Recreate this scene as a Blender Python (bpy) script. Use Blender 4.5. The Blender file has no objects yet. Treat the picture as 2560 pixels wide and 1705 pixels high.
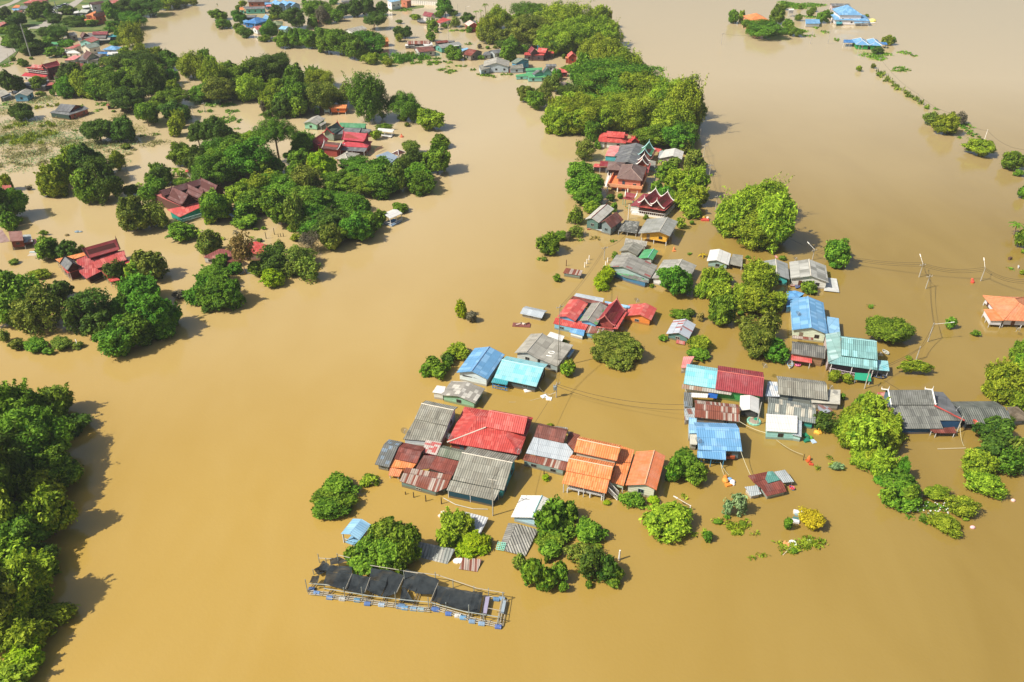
import bpy, math, random
import numpy as np
from mathutils import Vector, Matrix
SC = bpy.context.scene
COL = SC.collection
rad = math.radians
# ------------------------------------------------------------------ camera
HC, TH, FP = 100.0, rad(33.0), 1991.0        # height over the water, tilt down, focal length in photo pixels
cam_d = bpy.data.cameras.new('camera'); cam = bpy.data.objects.new('camera', cam_d); COL.objects.link(cam)
cam.location = (0, 0, HC); cam.rotation_euler = (rad(90) - TH, 0, 0)
cam_d.sensor_width = 36; cam_d.lens = FP / 2560 * 36; cam_d.clip_start = 1; cam_d.clip_end = 9000
SC.camera = cam
# ------------------------------------------------------------------ sky, sun, exposure
SUN_EL, SUN_AZ = rad(48), rad(248)            # azimuth clockwise from +Y
W = bpy.data.worlds.new('World'); SC.world = W; W.use_nodes = True
nt = W.node_tree; bg = nt.nodes['Background']; sky = nt.nodes.new('ShaderNodeTexSky')
sky.sky_type = 'NISHITA'; sky.sun_disc = False; sky.sun_elevation = SUN_EL; sky.sun_rotation = SUN_AZ
sky.air_density = 1.2; sky.dust_density = 3.5; sky.ozone_density = 1.0
nt.links.new(sky.outputs[0], bg.inputs[0]); bg.inputs[1].default_value = 0.085
sun_d = bpy.data.lights.new('sun', 'SUN'); sun = bpy.data.objects.new('sun', sun_d); COL.objects.link(sun)
sun_d.energy = 5.0; sun_d.angle = rad(0.6); sun_d.color = (1.0, 0.93, 0.80)
sdir = Vector((math.sin(SUN_AZ) * math.cos(SUN_EL), math.cos(SUN_AZ) * math.cos(SUN_EL), math.sin(SUN_EL)))
sun.rotation_euler = sdir.to_track_quat('Z', 'Y').to_euler(); sun.location = sdir * 300
SC.view_settings.view_transform = 'Standard'; SC.view_settings.look = 'None'
SC.view_settings.exposure = 0.21; SC.view_settings.gamma = 1.0
SC.render.engine = 'CYCLES'
SC.cycles.max_bounces = 6; SC.cycles.diffuse_bounces = 3; SC.cycles.glossy_bounces = 2
SC.cycles.transmission_bounces = 3; SC.cycles.transparent_max_bounces = 6; SC.cycles.volume_bounces = 0
SC.cycles.caustics_reflective = False; SC.cycles.caustics_refractive = False
# ------------------------------------------------------------------ survey: where a point seen at a pixel of the photograph stands
CROPS = {'0': (0, 0, .9195), 'A': (0, 0, 4.205), 'B': (500, 0, 4.205), 'C': (1000, 0, 4.205), 'D': (1800, 0, 3.099), 'E': (0, 330, 4.205),
 'F': (500, 230, 3.564), 'G': (0, 600, 4.205), 'H': (460, 560, 5.8875), 'I': (0, 940, 2.05), 'J': (1260, 240, 3.92), 'K': (1340, 560, 4.205),
 'L': (1700, 560, 4.612), 'M': (1680, 820, 4.205), 'N': (2120, 640, 3.409), 'O': (1640, 1080, 4.356), 'P': (2100, 1040, 4.9), 'Q': (1030, 740, 5.227),
 'R': (900, 980, 4.612), 'S': (1280, 1020, 5.059), 'T': (740, 1180, 3.734), 'U': (1240, 1180, 4.9), 'V': (760, 1370, 4.529), 'W': (1480, 330, 6.818),
 'X': (2200, 480, 3.733)}
_c = CROPS['0']
HF = 1.0       # eaves stand lower over the flood where the water is deeper
def crop(k):
    global _c, HF; _c = CROPS[k]; HF = .74 if k in 'QRSUMLKNOP' else .92 if k in 'JW' else .84 if k in 'ABCDEFGH' else 1.0
def px(p): return (_c[0] + p[0] / _c[2], _c[1] + p[1] / _c[2])
CT, ST = math.cos(TH), math.sin(TH)
def at(p, h=0.0):
    x, y = px(p); u = (x - 1280) / FP; v = (y - 852.5) / FP
    rx, ry, rz = u, CT - v * ST, -ST - v * CT
    if rz > -0.03: rz = -0.03
    t = (h - HC) / rz
    return Vector((rx * t, ry * t, h))
def proj(P):
    dx, dy, dz = P[0], P[1], P[2] - HC
    zc = dy * CT - dz * ST
    return (1280 + FP * dx / zc, 852.5 - FP * (dy * ST + dz * CT) / zc)
def ppm(y):
    return FP * max(.05, ST + (y - 852.5) / FP * CT) / HC
def height_of(base, top):
    "height of an upright whose foot and tip are seen at these two pixels"
    b = at(base); ty = px(top)[1]; lo, hi = 0, 60
    for _ in range(30):
        m = (lo + hi) / 2
        if proj((b[0], b[1], m))[1] > ty: lo = m
        else: hi = m
    return lo
# ------------------------------------------------------------------ materials
def lin(c):
    if isinstance(c, str): c = tuple(int(c[i:i + 2], 16) / 255 for i in (0, 2, 4))
    return tuple(((v / 12.92) if v <= .04045 else ((v + .055) / 1.055) ** 2.4) for v in c)
ALB = 0.94
def alb(c):
    v = lin(c); g = .3 * v[0] + .59 * v[1] + .11 * v[2]
    return tuple(min(.85, (x * .9 + g * .1) * ALB) for x in v) + (1,)
class NT:
    def __init__(s, name):
        s.m = bpy.data.materials.new(name); s.m.use_nodes = True; s.t = s.m.node_tree
        s.p = s.t.nodes['Principled BSDF']
    def n(s, ty, **k):
        q = s.t.nodes.new(ty)
        for a, v in k.items():
            if a[0] == 'i' and a[1:].isdigit(): q.inputs[int(a[1:])].default_value = v
            else: setattr(q, a, v)
        return q
    def l(s, a, b): s.t.links.new(a, b)
    def math(s, op, a, b=None):
        q = s.n('ShaderNodeMath', operation=op)
        for i, v in ((0, a), (1, b)):
            if v is None: continue
            if isinstance(v, (int, float)): q.inputs[i].default_value = v
            else: s.l(v, q.inputs[i])
        return q.outputs[0]
    def mix(s, f, a, b, bt='MIX'):
        q = s.n('ShaderNodeMix', data_type='RGBA', blend_type=bt)
        for i, v in ((0, f), (6, a), (7, b)):
            if isinstance(v, (int, float)): q.inputs[i].default_value = v
            elif isinstance(v, tuple): q.inputs[i].default_value = v
            else: s.l(v, q.inputs[i])
        return q.outputs[2]
    def ramp(s, f, lo, hi):
        q = s.n('ShaderNodeMapRange'); q.inputs[1].default_value = lo; q.inputs[2].default_value = hi
        s.l(f, q.inputs[0]); return q.outputs[0]
MATS = {}
def roofmat(c1, c2=None, f=.15, rib=.45, bump=.5, rough=.6, streak=.25, sheet=(.9, 1.7)):
    key = ('roof', c1, c2, f, rib, bump, rough, streak, sheet)
    if key in MATS: return MATS[key]
    t = NT('roofing'); uv = t.n('ShaderNodeUVMap'); sp = t.n('ShaderNodeSeparateXYZ'); t.l(uv.outputs[0], sp.inputs[0])
    u, v = sp.outputs[0], sp.outputs[1]
    fu = t.math('FLOOR', t.math('DIVIDE', u, sheet[0])); fv = t.math('FLOOR', t.math('DIVIDE', v, sheet[1]))
    cb = t.n('ShaderNodeCombineXYZ'); t.l(fu, cb.inputs[0]); t.l(fv, cb.inputs[1])
    wn = t.n('ShaderNodeTexWhiteNoise', noise_dimensions='2D'); t.l(cb.outputs[0], wn.inputs[0])
    a = alb(c1); b = alb(c2 or c1)
    dark = tuple(x * .80 for x in a[:3]) + (1,); lite = tuple(min(.85, x * 1.14 + .01) for x in a[:3]) + (1,)
    col = t.mix(wn.outputs[0], dark, lite) if streak > .4 else t.mix(t.math('MULTIPLY', wn.outputs[0], .5), a, t_dark(a))
    if c2:
        sel = t.math('LESS_THAN', wn.outputs[0], f)
        col = t.mix(sel, col, b)
    ns = t.n('ShaderNodeTexNoise'); ns.inputs['Scale'].default_value = 1.0; ns.inputs['Detail'].default_value = 6
    mp = t.n('ShaderNodeMapping'); mp.inputs['Scale'].default_value = (.9, .22, 1); t.l(uv.outputs[0], mp.inputs[0]); t.l(mp.outputs[0], ns.inputs[0])
    geo = t.n('ShaderNodeObjectInfo')
    st = t.math('MULTIPLY', t.ramp(ns.outputs[0], .42, .75), min(.8, streak * 1.6))
    col = t.mix(st, col, tuple(x * .38 for x in a[:3]) + (1,))
    n2 = t.n('ShaderNodeTexNoise'); n2.inputs['Scale'].default_value = .35; n2.inputs['Detail'].default_value = 5; t.l(uv.outputs[0], n2.inputs[0])
    col = t.mix(t.math('MULTIPLY', t.ramp(n2.outputs[0], .5, .72), .35), col, tuple(min(.85, x * .6 + .22) for x in a[:3]) + (1,))
    # laps between the sheets: real joints with a shape of their own
    lap = t.math('LESS_THAN', t.math('FRACT', t.math('DIVIDE', v, sheet[1])), .05)
    col = t.mix(t.math('MULTIPLY', lap, .45), col, tuple(x * .3 for x in a[:3]) + (1,))
    if rib:
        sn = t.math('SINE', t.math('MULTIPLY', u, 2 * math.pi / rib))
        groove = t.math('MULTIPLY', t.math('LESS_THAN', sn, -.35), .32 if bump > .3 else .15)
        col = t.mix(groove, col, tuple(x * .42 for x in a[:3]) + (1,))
        bp = t.n('ShaderNodeBump'); bp.inputs['Strength'].default_value = bump; bp.inputs['Distance'].default_value = .08
        t.l(sn, bp.inputs['Height']); t.l(bp.outputs[0], t.p.inputs['Normal'])
    t.l(col, t.p.inputs['Base Color']); t.p.inputs['Roughness'].default_value = rough
    t.p.inputs['Specular IOR Level'].default_value = .35
    MATS[key] = t.m; return t.m
def t_dark(a): return tuple(x * .72 for x in a[:3]) + (1,)
def paint(c, rough=.7, dirt=.3, name='paint', metal=0):
    key = ('p', c, rough, dirt, metal)
    if key in MATS: return MATS[key]
    t = NT(name); a = alb(c)
    tc = t.n('ShaderNodeTexCoord'); ns = t.n('ShaderNodeTexNoise'); ns.inputs['Scale'].default_value = 1.3; ns.inputs['Detail'].default_value = 6
    mp = t.n('ShaderNodeMapping'); mp.inputs['Scale'].default_value = (1, 1, .35); t.l(tc.outputs['Object'], mp.inputs[0]); t.l(mp.outputs[0], ns.inputs[0])
    col = t.mix(t.math('MULTIPLY', t.ramp(ns.outputs[0], .45, .75), dirt), a, tuple(x * .55 for x in a[:3]) + (1,))
    t.l(col, t.p.inputs['Base Color']); t.p.inputs['Roughness'].default_value = rough; t.p.inputs['Metallic'].default_value = metal
    t.p.inputs['Specular IOR Level'].default_value = .3
    MATS[key] = t.m; return t.m
def wallmat(c):
    "painted boards or plaster with a mud line left by the flood"
    key = ('w', c)
    if key in MATS: return MATS[key]
    t = NT('wall_paint'); a = alb(c); geo = t.n('ShaderNodeNewGeometry'); sp = t.n('ShaderNodeSeparateXYZ'); t.l(geo.outputs['Position'], sp.inputs[0])
    ns = t.n('ShaderNodeTexNoise'); ns.inputs['Scale'].default_value = 1.1; ns.inputs['Detail'].default_value = 6; t.l(geo.outputs['Position'], ns.inputs[0])
    col = t.mix(t.math('MULTIPLY', t.ramp(ns.outputs[0], .45, .75), .35), a, tuple(x * .6 for x in a[:3]) + (1,))
    z = t.math('ADD', sp.outputs[2], t.math('MULTIPLY', ns.outputs[0], .35))
    mud = t.math('LESS_THAN', z, .62)
    col = t.mix(t.math('MULTIPLY', mud, .6), col, (.2, .13, .05, 1))
    bd = t.math('SINE', t.math('MULTIPLY', sp.outputs[2], 2 * math.pi / .5))
    bp = t.n('ShaderNodeBump'); bp.inputs['Strength'].default_value = .25; bp.inputs['Distance'].default_value = .03; t.l(bd, bp.inputs['Height']); t.l(bp.outputs[0], t.p.inputs['Normal'])
    t.l(col, t.p.inputs['Base Color']); t.p.inputs['Roughness'].default_value = .75; t.p.inputs['Specular IOR Level'].default_value = .2
    MATS[key] = t.m; return t.m
def glassmat():
    key = 'glass'
    if key not in MATS:
        t = NT('window_pane'); t.p.inputs['Base Color'].default_value = (.02, .025, .03, 1); t.p.inputs['Roughness'].default_value = .15; MATS[key] = t.m
    return MATS[key]
def leafmat(dark, light, trans=.16):
    key = ('leaf', dark, light)
    if key in MATS: return MATS[key]
    t = NT('foliage'); at_ = t.n('ShaderNodeAttribute', attribute_name='tint'); oi = t.n('ShaderNodeObjectInfo')
    col = t.mix(at_.outputs['Fac'], tuple(dark) + (1,), tuple(light) + (1,))
    hs = t.n('ShaderNodeHueSaturation'); t.l(col, hs.inputs['Color'])
    t.l(t.math('ADD', t.math('MULTIPLY', oi.outputs['Random'], .035), .4825), hs.inputs['Hue'])
    t.l(t.math('ADD', t.math('MULTIPLY', oi.outputs['Random'], .3), .85), hs.inputs['Value'])
    t.l(hs.outputs[0], t.p.inputs['Base Color']); t.p.inputs['Roughness'].default_value = .6; t.p.inputs['Specular IOR Level'].default_value = .12
    tr = t.n('ShaderNodeBsdfTranslucent'); t.l(t.mix(.5, hs.outputs[0], (.25, .4, .03, 1)), tr.inputs[0])
    mx = t.n('ShaderNodeMixShader'); mx.inputs[0].default_value = trans
    t.l(t.p.outputs[0], mx.inputs[1]); t.l(tr.outputs[0], mx.inputs[2])
    t.l(mx.outputs[0], t.t.nodes['Material Output'].inputs[0])
    MATS[key] = t.m; return t.m
# ------------------------------------------------------------------ mesh helpers
class MB:
    def __init__(s): s.v = []; s.f = []
    def face(s, pts):
        i = len(s.v); s.v += [tuple(p) for p in pts]; s.f.append(tuple(range(i, i + len(pts))))
    def prism(s, top, off):
        "solid: polygon and the same polygon moved by off"
        i = len(s.v); n = len(top)
        s.v += [tuple(p) for p in top] + [tuple(Vector(p) + off) for p in top]
        s.f.append(tuple(range(i, i + n))); s.f.append(tuple(range(i + 2 * n - 1, i + n - 1, -1)))
        for k in range(n):
            j = (k + 1) % n; s.f.append((i + j, i + k, i + n + k, i + n + j))
    def box(s, c, sx, sy, sz, rot=0.0):
        "box whose base centre is c"
        ca, sa = math.cos(rot), math.sin(rot); b = []
        for a, d in ((-1, -1), (1, -1), (1, 1), (-1, 1)):
            x, y = a * sx / 2, d * sy / 2; b.append(Vector((c[0] + x * ca - y * sa, c[1] + x * sa + y * ca, c[2] + sz)))
        s.prism(b, Vector((0, 0, -sz)))
    def bar(s, p, q, r, n=4, r2=None):
        p, q = Vector(p), Vector(q); d = q - p
        if d.length < 1e-4: return
        d.normalize(); a = d.orthogonal().normalized(); b = d.cross(a); i = len(s.v); r2 = r if r2 is None else r2
        for c, rr in ((p, r), (q, r2)):
            for k in range(n):
                w = 2 * math.pi * k / n + math.pi / 4; s.v.append(tuple(c + (a * math.cos(w) + b * math.sin(w)) * rr))
        for k in range(n):
            j = (k + 1) % n; s.f.append((i + k, i + j, i + n + j, i + n + k))
        s.f.append(tuple(range(i + n - 1, i - 1, -1))); s.f.append(tuple(range(i + n, i + 2 * n)))
    def path(s, pts, r, n=4):
        for a, b in zip(pts, pts[1:]): s.bar(a, b, r, n)
    def ball(s, c, rx, ry, rz, n=8, m=5, z0=-1):
        i = len(s.v)
        for j in range(m + 1):
            t = math.pi / 2 - (math.pi / 2 - math.asin(z0)) * j / m
            for k in range(n):
                w = 2 * math.pi * k / n; s.v.append((c[0] + rx * math.cos(t) * math.cos(w), c[1] + ry * math.cos(t) * math.sin(w), c[2] + rz * math.sin(t)))
        for j in range(m):
            for k in range(n):
                l = (k + 1) % n; s.f.append((i + j * n + k, i + (j + 1) * n + k, i + (j + 1) * n + l, i + j * n + l))
    def build(s, name, mat, parent=None, uv=False, origin=None):
        me = bpy.data.meshes.new(name)
        o0 = Vector(origin) if origin is not None else (parent_loc(parent) if parent else (Vector(s.v[0]) if s.v else Vector()))
        me.from_pydata([tuple(Vector(p) - o0) for p in s.v], [], s.f); me.materials.append(mat)
        if uv:
            ul = me.uv_layers.new(name='UVMap'); co = s.v
            for p in me.polygons:
                nrm = p.normal
                U = Vector((0, 0, 1)).cross(nrm)
                U = U.normalized() if U.length > .03 else Vector((1, 0, 0))
                Vv = nrm.cross(U)
                for li in p.loop_indices:
                    q = Vector(co[me.loops[li].vertex_index]); ul.data[li].uv = (q.dot(U), q.dot(Vv))
        o = bpy.data.objects.new(name, me); COL.objects.link(o)
        if parent is not None:
            o.parent = parent; o.location = o0 - parent_loc(parent)
        else: o.location = o0
        return o
def parent_loc(o):
    l = Vector(o.location); p = o.parent
    while p is not None: l += Vector(p.location); p = p.parent
    return l
def tag(o, label=None, cat=None, group=None, kind=None):
    if label: o['label'] = label
    if cat: o['category'] = cat
    if group: o['group'] = group
    if kind: o['kind'] = kind
    return o
def empty(name, loc, label, cat, group=None):
    o = bpy.data.objects.new(name, None); COL.objects.link(o); o.location = loc; o.empty_display_size = .5
    return tag(o, label, cat, group)
LAND = []      # landmarks that tree labels refer to: (short name, x, y)
# ------------------------------------------------------------------ building kit
GREY = roofmat('9c9a8c', '8e8a7c', .2, .42, .6, .8, .55)
GREYD = roofmat('73767a', '8a8c88', .2, .42, .4, .8, .5)
GREYL = roofmat('bdb9ac', 'a09c90', .3, .42, .5, .75, .35)
WHITE = roofmat('ecebe6', 'dcdcd8', .3, .5, .2, .5, .1)
ZINC = roofmat('b9c2c4', '8f5a48', .12, .35, .4, .45, .3)
ZINCL = roofmat('c2ccd4', 'b0bac2', .3, .35, .3, .4, .15)
RUST = roofmat('8a4234', '7a382c', .4, .4, .3, .8, .45)
RUSTD = roofmat('7d4a40', '8a5044', .3, .4, .3, .8, .3)
RUSTZ = roofmat('94503a', 'bdb0a2', .34, .4, .4, .7, .35, (.42, 5.2))
RUSTP = roofmat('c9655c', 'c58c82', .3, .45, .3, .7, .35)
RED = roofmat('d4483f', 'de6054', .2, .42, .4, .55, .22, (.5, 1.0))
REDB = roofmat('de5850', 'e87a6c', .25, .45, .3, .5, .2, (.9, 1.2))
REDD = roofmat('9c2a34', '8a2630', .3, .4, .4, .6, .25, (.5, .7))
MAROON = roofmat('8b2f3a', 'a03a44', .3, .4, .4, .6, .2, (.5, .7))
BROWN = roofmat('8c7068', '7c625c', .4, .4, .4, .7, .3, (.45, .5))
BROWND = roofmat('6c4038', '5c3834', .4, .4, .4, .7, .4, (.5, .6))
ORANGE = roofmat('f48c40', 'f69a54', .3, .42, .4, .5, .12, (.5, 1.2))
ORANGET = roofmat('f29a62', 'ea8450', .4, .35, .5, .6, .15, (.35, .4))
BLUE = roofmat('6cacdf', '84bdea', .25, .42, .3, .45, .12)
BLUEL = roofmat('8cc4ec', '9cd0f0', .3, .42, .2, .4, .1)
BLUED = roofmat('3a82c8', '4a90d2', .3, .42, .3, .45, .12)
TEAL = roofmat('8ad6e0', '60c4d2', .3, .42, .4, .45, .1)
TEALD = roofmat('3aacb8', '48b4be', .3, .42, .4, .5, .1)
TEALW = roofmat('7db4b4', '9adce0', .1, .42, .5, .7, .45)
AQUA = roofmat('9adde6', '76cddc', .3, .42, .3, .5, .15, (.9, 1.2))
GREEN = roofmat('4f9a6a', '3f8a5c', .3, .42, .3, .6, .2)
GREENB = roofmat('52b070', '4aa468', .3, .45, .3, .6, .2)
PINK = roofmat('ee8a88', 'f09a94', .3, .45, .3, .5, .1)
PATCH = roofmat('a5a096', 'd8d4c8', .35, .45, .3, .75, .35, (1.1, .8))
MIX = roofmat('7c7f7c', '8aa0b4', .2, .4, .5, .8, .4, (.7, .8))
THATCH = roofmat('8c7c66', '75664f', .4, .2, .6, .9, .5, (.6, .6))
TRIM = paint('f2efe8', .5, .1); TRIMG = paint('a8dce0', .5, .1); TRIMR = paint('8a2020'); CAPM = paint('dcd4c4'); STILT = paint('c8ccd0'); DARK = paint('2a2624')
def fit_plane(P):
    A = np.array([[p[0], p[1], 1] for p in P]); z = np.array([p[2] for p in P])
    if len(P) < 3: return (0, 0, float(z.mean()))
    return tuple(np.linalg.lstsq(A, z, rcond=None)[0])
class House:
    def __init__(s, name, label, short, wall='d8d4cc', cat='house', win=1, group=None, far=0, loc=None):
        s.name, s.label, s.short, s.wallc, s.cat, s.win, s.group, s.far = name, label, short, wall, cat, win, group, far
        s.root = None; s.loc = loc
    def _root(s, p):
        if s.root is None:
            s.root = empty(s.name, (p[0], p[1], 0), s.label, s.cat, s.group)
            if s.short: LAND.append((s.short, p[0], p[1]))
        return s.root
    def walls(s, ring, ztop, z0, wall, win, st=0):
        if wall is None: return
        r = s.root; n = len(ring); cx = sum(p[0] for p in ring) / n; cy = sum(p[1] for p in ring) / n
        area = sum(ring[i][0] * ring[(i + 1) % n][1] - ring[(i + 1) % n][0] * ring[i][1] for i in range(n))
        if area < 0: ring = ring[::-1]
        mb = MB(); base = [Vector((p[0], p[1], z0)) for p in ring]; top = [Vector((p[0], p[1], max(z0 + .2, ztop(p[0], p[1])))) for p in ring]
        i0 = len(mb.v); mb.v += [tuple(p) for p in base] + [tuple(p) for p in top]
        mb.f.append(tuple(range(n - 1, -1, -1))); mb.f.append(tuple(range(n, 2 * n)))
        for k in range(n):
            j = (k + 1) % n; mb.f.append((k, j, n + j, n + k))
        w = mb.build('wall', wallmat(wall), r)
        if not win: return
        k = 0
        segs = []
        while k < n:      # join collinear pieces (gable ends)
            a, b = Vector(ring[k][:2]), Vector(ring[(k + 1) % n][:2]); segs.append((a, b)); k += 1
        merged = []
        for a, b in segs:
            if merged and (merged[-1][1] - merged[-1][0]).normalized().dot((b - a).normalized()) > .999 and (merged[-1][1] - a).length < 1e-3: merged[-1] = (merged[-1][0], b)
            else: merged.append((a, b))
        for a, b in merged:
            d = b - a; L = d.length
            if L < 1.6: continue
            d.normalize(); nr = Vector((d.y, -d.x)); m = (a + b) / 2
            if nr.dot(-m.normalized()) < .2: continue
            zt = min(ztop(a[0], a[1]), ztop(b[0], b[1])); hh = zt - max(z0, 0)
            if hh < 1.0: continue
            cnt = max(1, min(3, int(L / 3.4))); ww = min(.95, L / cnt * .4); wh = min(.9, hh * .42); zc = max(z0, 0) + hh * .55 - wh / 2
            for q in range(cnt):
                c = a + d * L * (q + .5) / cnt
                rot = math.atan2(d.y, d.x)
                if not s.far and q == 0 and cnt >= 2 and hh > 1.5 and z0 < 1.3:
                    mb = MB(); zb_ = max(z0, -.1); mb.box((c[0], c[1], zb_), .85, .1, hh * .82, rot); mb.build('door', random.choice((paint('6a4430'), paint('4a5a68'), paint('8a7a64'))), r); continue
                if s.far:
                    mb = MB(); mb.box((c[0], c[1], zc), ww, .12, wh, rot); mb.build('window', glassmat(), r)
                else:
                    mb = MB(); t = .06
                    for ox in (-ww / 2, ww / 2): mb.box((c[0] + d.x * ox, c[1] + d.y * ox, zc), t, .16, wh, rot)
                    for oz in (0, wh - t): mb.box((c[0], c[1], zc + oz), ww - t, .15, t, rot)
                    mb.box((c[0], c[1], zc + t), .05, .13, wh - 2 * t, rot)
                    f = mb.build('window', random.choice((paint('b8b4a8'), paint('8aa0a4'), paint('6a4a3a'), paint('5a5048'))), r)
                    mb = MB(); mb.box((c[0], c[1], zc + t), ww - t, .1, wh - 2 * t, rot); mb.build('pane', glassmat(), f)
    def posts(s, ring, z1, mat=None, r=.13, mid=True, name='post'):
        P = []
        for i, a in enumerate(ring):
            b = ring[(i + 1) % len(ring)]; P.append(Vector(a[:2]))
            if mid and (Vector(b[:2]) - Vector(a[:2])).length > 4: P.append((Vector(a[:2]) + Vector(b[:2])) / 2)
        for p in P:
            mb = MB(); mb.bar((p[0], p[1], -.4), (p[0], p[1], z1(p[0], p[1]) if callable(z1) else z1), r); mb.build(name, mat or STILT, s.root)
    def railing(s, P, Q, z, h=.9, mat=None, step=.5):
        mb = MB(); P, Q = Vector((P[0], P[1], z)), Vector((Q[0], Q[1], z)); L = (Q - P).length; n = max(2, int(L / step)); up = Vector((0, 0, h))
        mb.bar(P + up, Q + up, .06); mb.bar(P + up * .15, Q + up * .15, .05)
        for k in range(n + 1):
            c = P.lerp(Q, k / n); mb.bar(c, c + up, .04)
        mb.build('railing', mat or TRIM, s.root)
    def g(s, R1, R2, E1, E2, he, pitch=.38, roof=GREY, k=1.0, wall=0, st=0, ov=.45, prof=0, barge=None, cap=None, win=None, posts=0, name='roof', z0=None, gable=None, ending=0):
        he = he * HF; z0 = z0 * HF if z0 and z0 > 0 else z0
        hr = he + 1.2
        for _ in range(14):
            r1, r2, e1, e2 = at(R1, hr), at(R2, hr), at(E1, he), at(E2, he)
            a = ((r2 - r1) + (e2 - e1)); a.z = 0; a.normalize(); n = Vector((-a.y, a.x, 0))
            d = (abs((e1 - r1).dot(n)) + abs((e2 - r2).dot(n))) / 2
            hr = .5 * hr + .5 * (he + pitch * d)
        sg = 1 if ((e1 - r1) + (e2 - r2)).dot(n) > 0 else -1; n = n * sg
        l1 = (r1.dot(a) + e1.dot(a)) / 2; l2 = (r2.dot(a) + e2.dot(a)) / 2; c = (r1.dot(n) + r2.dot(n)) / 2
        if l2 < l1: l1, l2 = l2, l1
        P = lambda l, o, z: a * l + n * (c + o) + Vector((0, 0, z))
        mid = P((l1 + l2) / 2, 0, 0); s._root(mid)
        hf = hr - (hr - he) * k
        def prz(o):
            if o >= 0: t = min(1.2, o / d); H_, L_ = hr, he; 
            else: t = min(1.2, -o / (d * k)); H_, L_ = hr, hf
            if prof:
                t = min(t, 1); return L_ + (H_ - L_) * ((1 - t) ** 1.7 * .75 + (1 - t) * .25)
            return H_ - (H_ - L_) * t
        steps = [i / 6 for i in range(7)] if prof else [0, 1]
        mb = MB(); th = Vector((0, 0, -.12)); dl = .0
        sw = .35 if prof else 0
        for side in (1, -1):
            dd = d if side > 0 else d * k
            for t0, t1 in zip(steps, steps[1:]):
                o0, o1 = side * dd * t0, side * dd * t1
                q = [P(l1 - sw * (1 - t0), o0, prz(o0)), P(l2 + sw * (1 - t0), o0, prz(o0)), P(l2 + sw * (1 - t1), o1, prz(o1)), P(l1 - sw * (1 - t1), o1, prz(o1))]
                if side < 0: q = q[::-1]
                q = q[::-1]
                mb.prism(q, th)
        mb.build(name, roof, s.root, uv=True)
        if cap:
            m2 = MB(); m2.bar(P(l1, 0, hr + .04), P(l2, 0, hr + .04), .11); m2.build('ridge_cap', cap, s.root)
        if barge:
            for l, sl in ((l1, -1), (l2, 1)):
                m2 = MB(); pts = []
                for side in (1, -1):
                    dd = d if side > 0 else d * k; prev = None
                    for t in [i / 6 for i in range(7)]:
                        o = side * dd * t * 1.04; q = P(l + sl * (sw * (1 - t) + .08), o, prz(side * dd * min(t, 1)) + .1)
                        if prev is not None: m2.bar(prev, q, .16)
                        prev = q
                    m2.bar(prev, prev + n * side * .25 + Vector((0, 0, .45)), .1, r2=.04)
                top = P(l + sl * (sw + .08), 0, hr); m2.bar(top, top + Vector((0, 0, 1.0)), .14, r2=.03)
                m2.build('bargeboard', barge, s.root)
        w = s.wallc if wall == 0 else wall
        zb = z0 if z0 is not None else (st if st else -.5)
        if w is not None:
            e = .35 if ov > .3 else ov
            A0, A1 = l1 + ov, l2 - ov; O1, O2 = d - ov, -(d * k - ov)
            ring = [P(A0, O2, 0), P(A0, 0, 0), P(A0, O1, 0), P(A1, O1, 0), P(A1, 0, 0), P(A1, O2, 0)]
            zt = lambda x, y: prz(Vector((x, y, 0)).dot(n) - c) - .13
            s.walls([(p[0], p[1]) for p in ring], zt, zb, w, s.win if win is None else win)
            if st: s.posts([(p[0], p[1]) for p in (ring[0], ring[2], ring[3], ring[5])], st + .1)
        if posts:
            o = .2; ring = [P(l1 + o, -(d * k) + o, 0), P(l1 + o, d - o, 0), P(l2 - o, d - o, 0), P(l2 - o, -(d * k) + o, 0)]
            s.posts([(p[0], p[1]) for p in ring], lambda x, y: prz(Vector((x, y, 0)).dot(n) - c) - .1)
        s.last = (P, l1, l2, d, d * k, he, hr)
        return s
    def hip(s, A, B, C, he, pitch=.35, roof=RED, wall=0, st=0, ov=.6, win=None, top=1.0, cap=None, posts=0, name='roof', z0=None, th=.12):
        he = he * HF
        a3, b3, c3 = at(A, he), at(B, he), at(C, he)
        a = b3 - a3; a.z = 0; w = a.length; a.normalize(); n = Vector((-a.y, a.x, 0)); dd = (c3 - b3).dot(n)
        if dd < 0: n = -n; dd = -dd
        P = lambda u, v, z: Vector((a3.x, a3.y, 0)) + a * u + n * v + Vector((0, 0, z))
        s._root(P(w / 2, dd / 2, 0)); hw = min(w, dd) / 2 * top; hr = he + hw * pitch
        R = [P(hw, hw, hr), P(w - hw, hw, hr), P(w - hw, dd - hw, hr), P(hw, dd - hw, hr)]
        E = [P(0, 0, he), P(w, 0, he), P(w, dd, he), P(0, dd, he)]
        mb = MB(); off = Vector((0, 0, -th))
        for i in range(4):
            j = (i + 1) % 4; q = [E[i], E[j], R[j], R[i]]
            if (R[i] - R[j]).length < .05: q = [E[i], E[j], R[j]]
            mb.prism(q, off)
        if top < .98: mb.prism(R, off)
        mb.build(name, roof, s.root, uv=True)
        if cap:
            m2 = MB()
            for i in range(4): m2.bar(E[i] + Vector((0, 0, .05)), R[i] + Vector((0, 0, .05)), .1)
            if (R[0] - R[1]).length > .1: m2.bar(R[0] + Vector((0, 0, .05)), R[1] + Vector((0, 0, .05)), .1)
            if (R[1] - R[2]).length > .1: m2.bar(R[1] + Vector((0, 0, .05)), R[2] + Vector((0, 0, .05)), .1)
            m2.build('ridge_cap', cap, s.root)
        wl = s.wallc if wall == 0 else wall; zb = z0 if z0 is not None else (st if st else -.5)
        ring = [P(ov, ov, 0), P(w - ov, ov, 0), P(w - ov, dd - ov, 0), P(ov, dd - ov, 0)]
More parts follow.
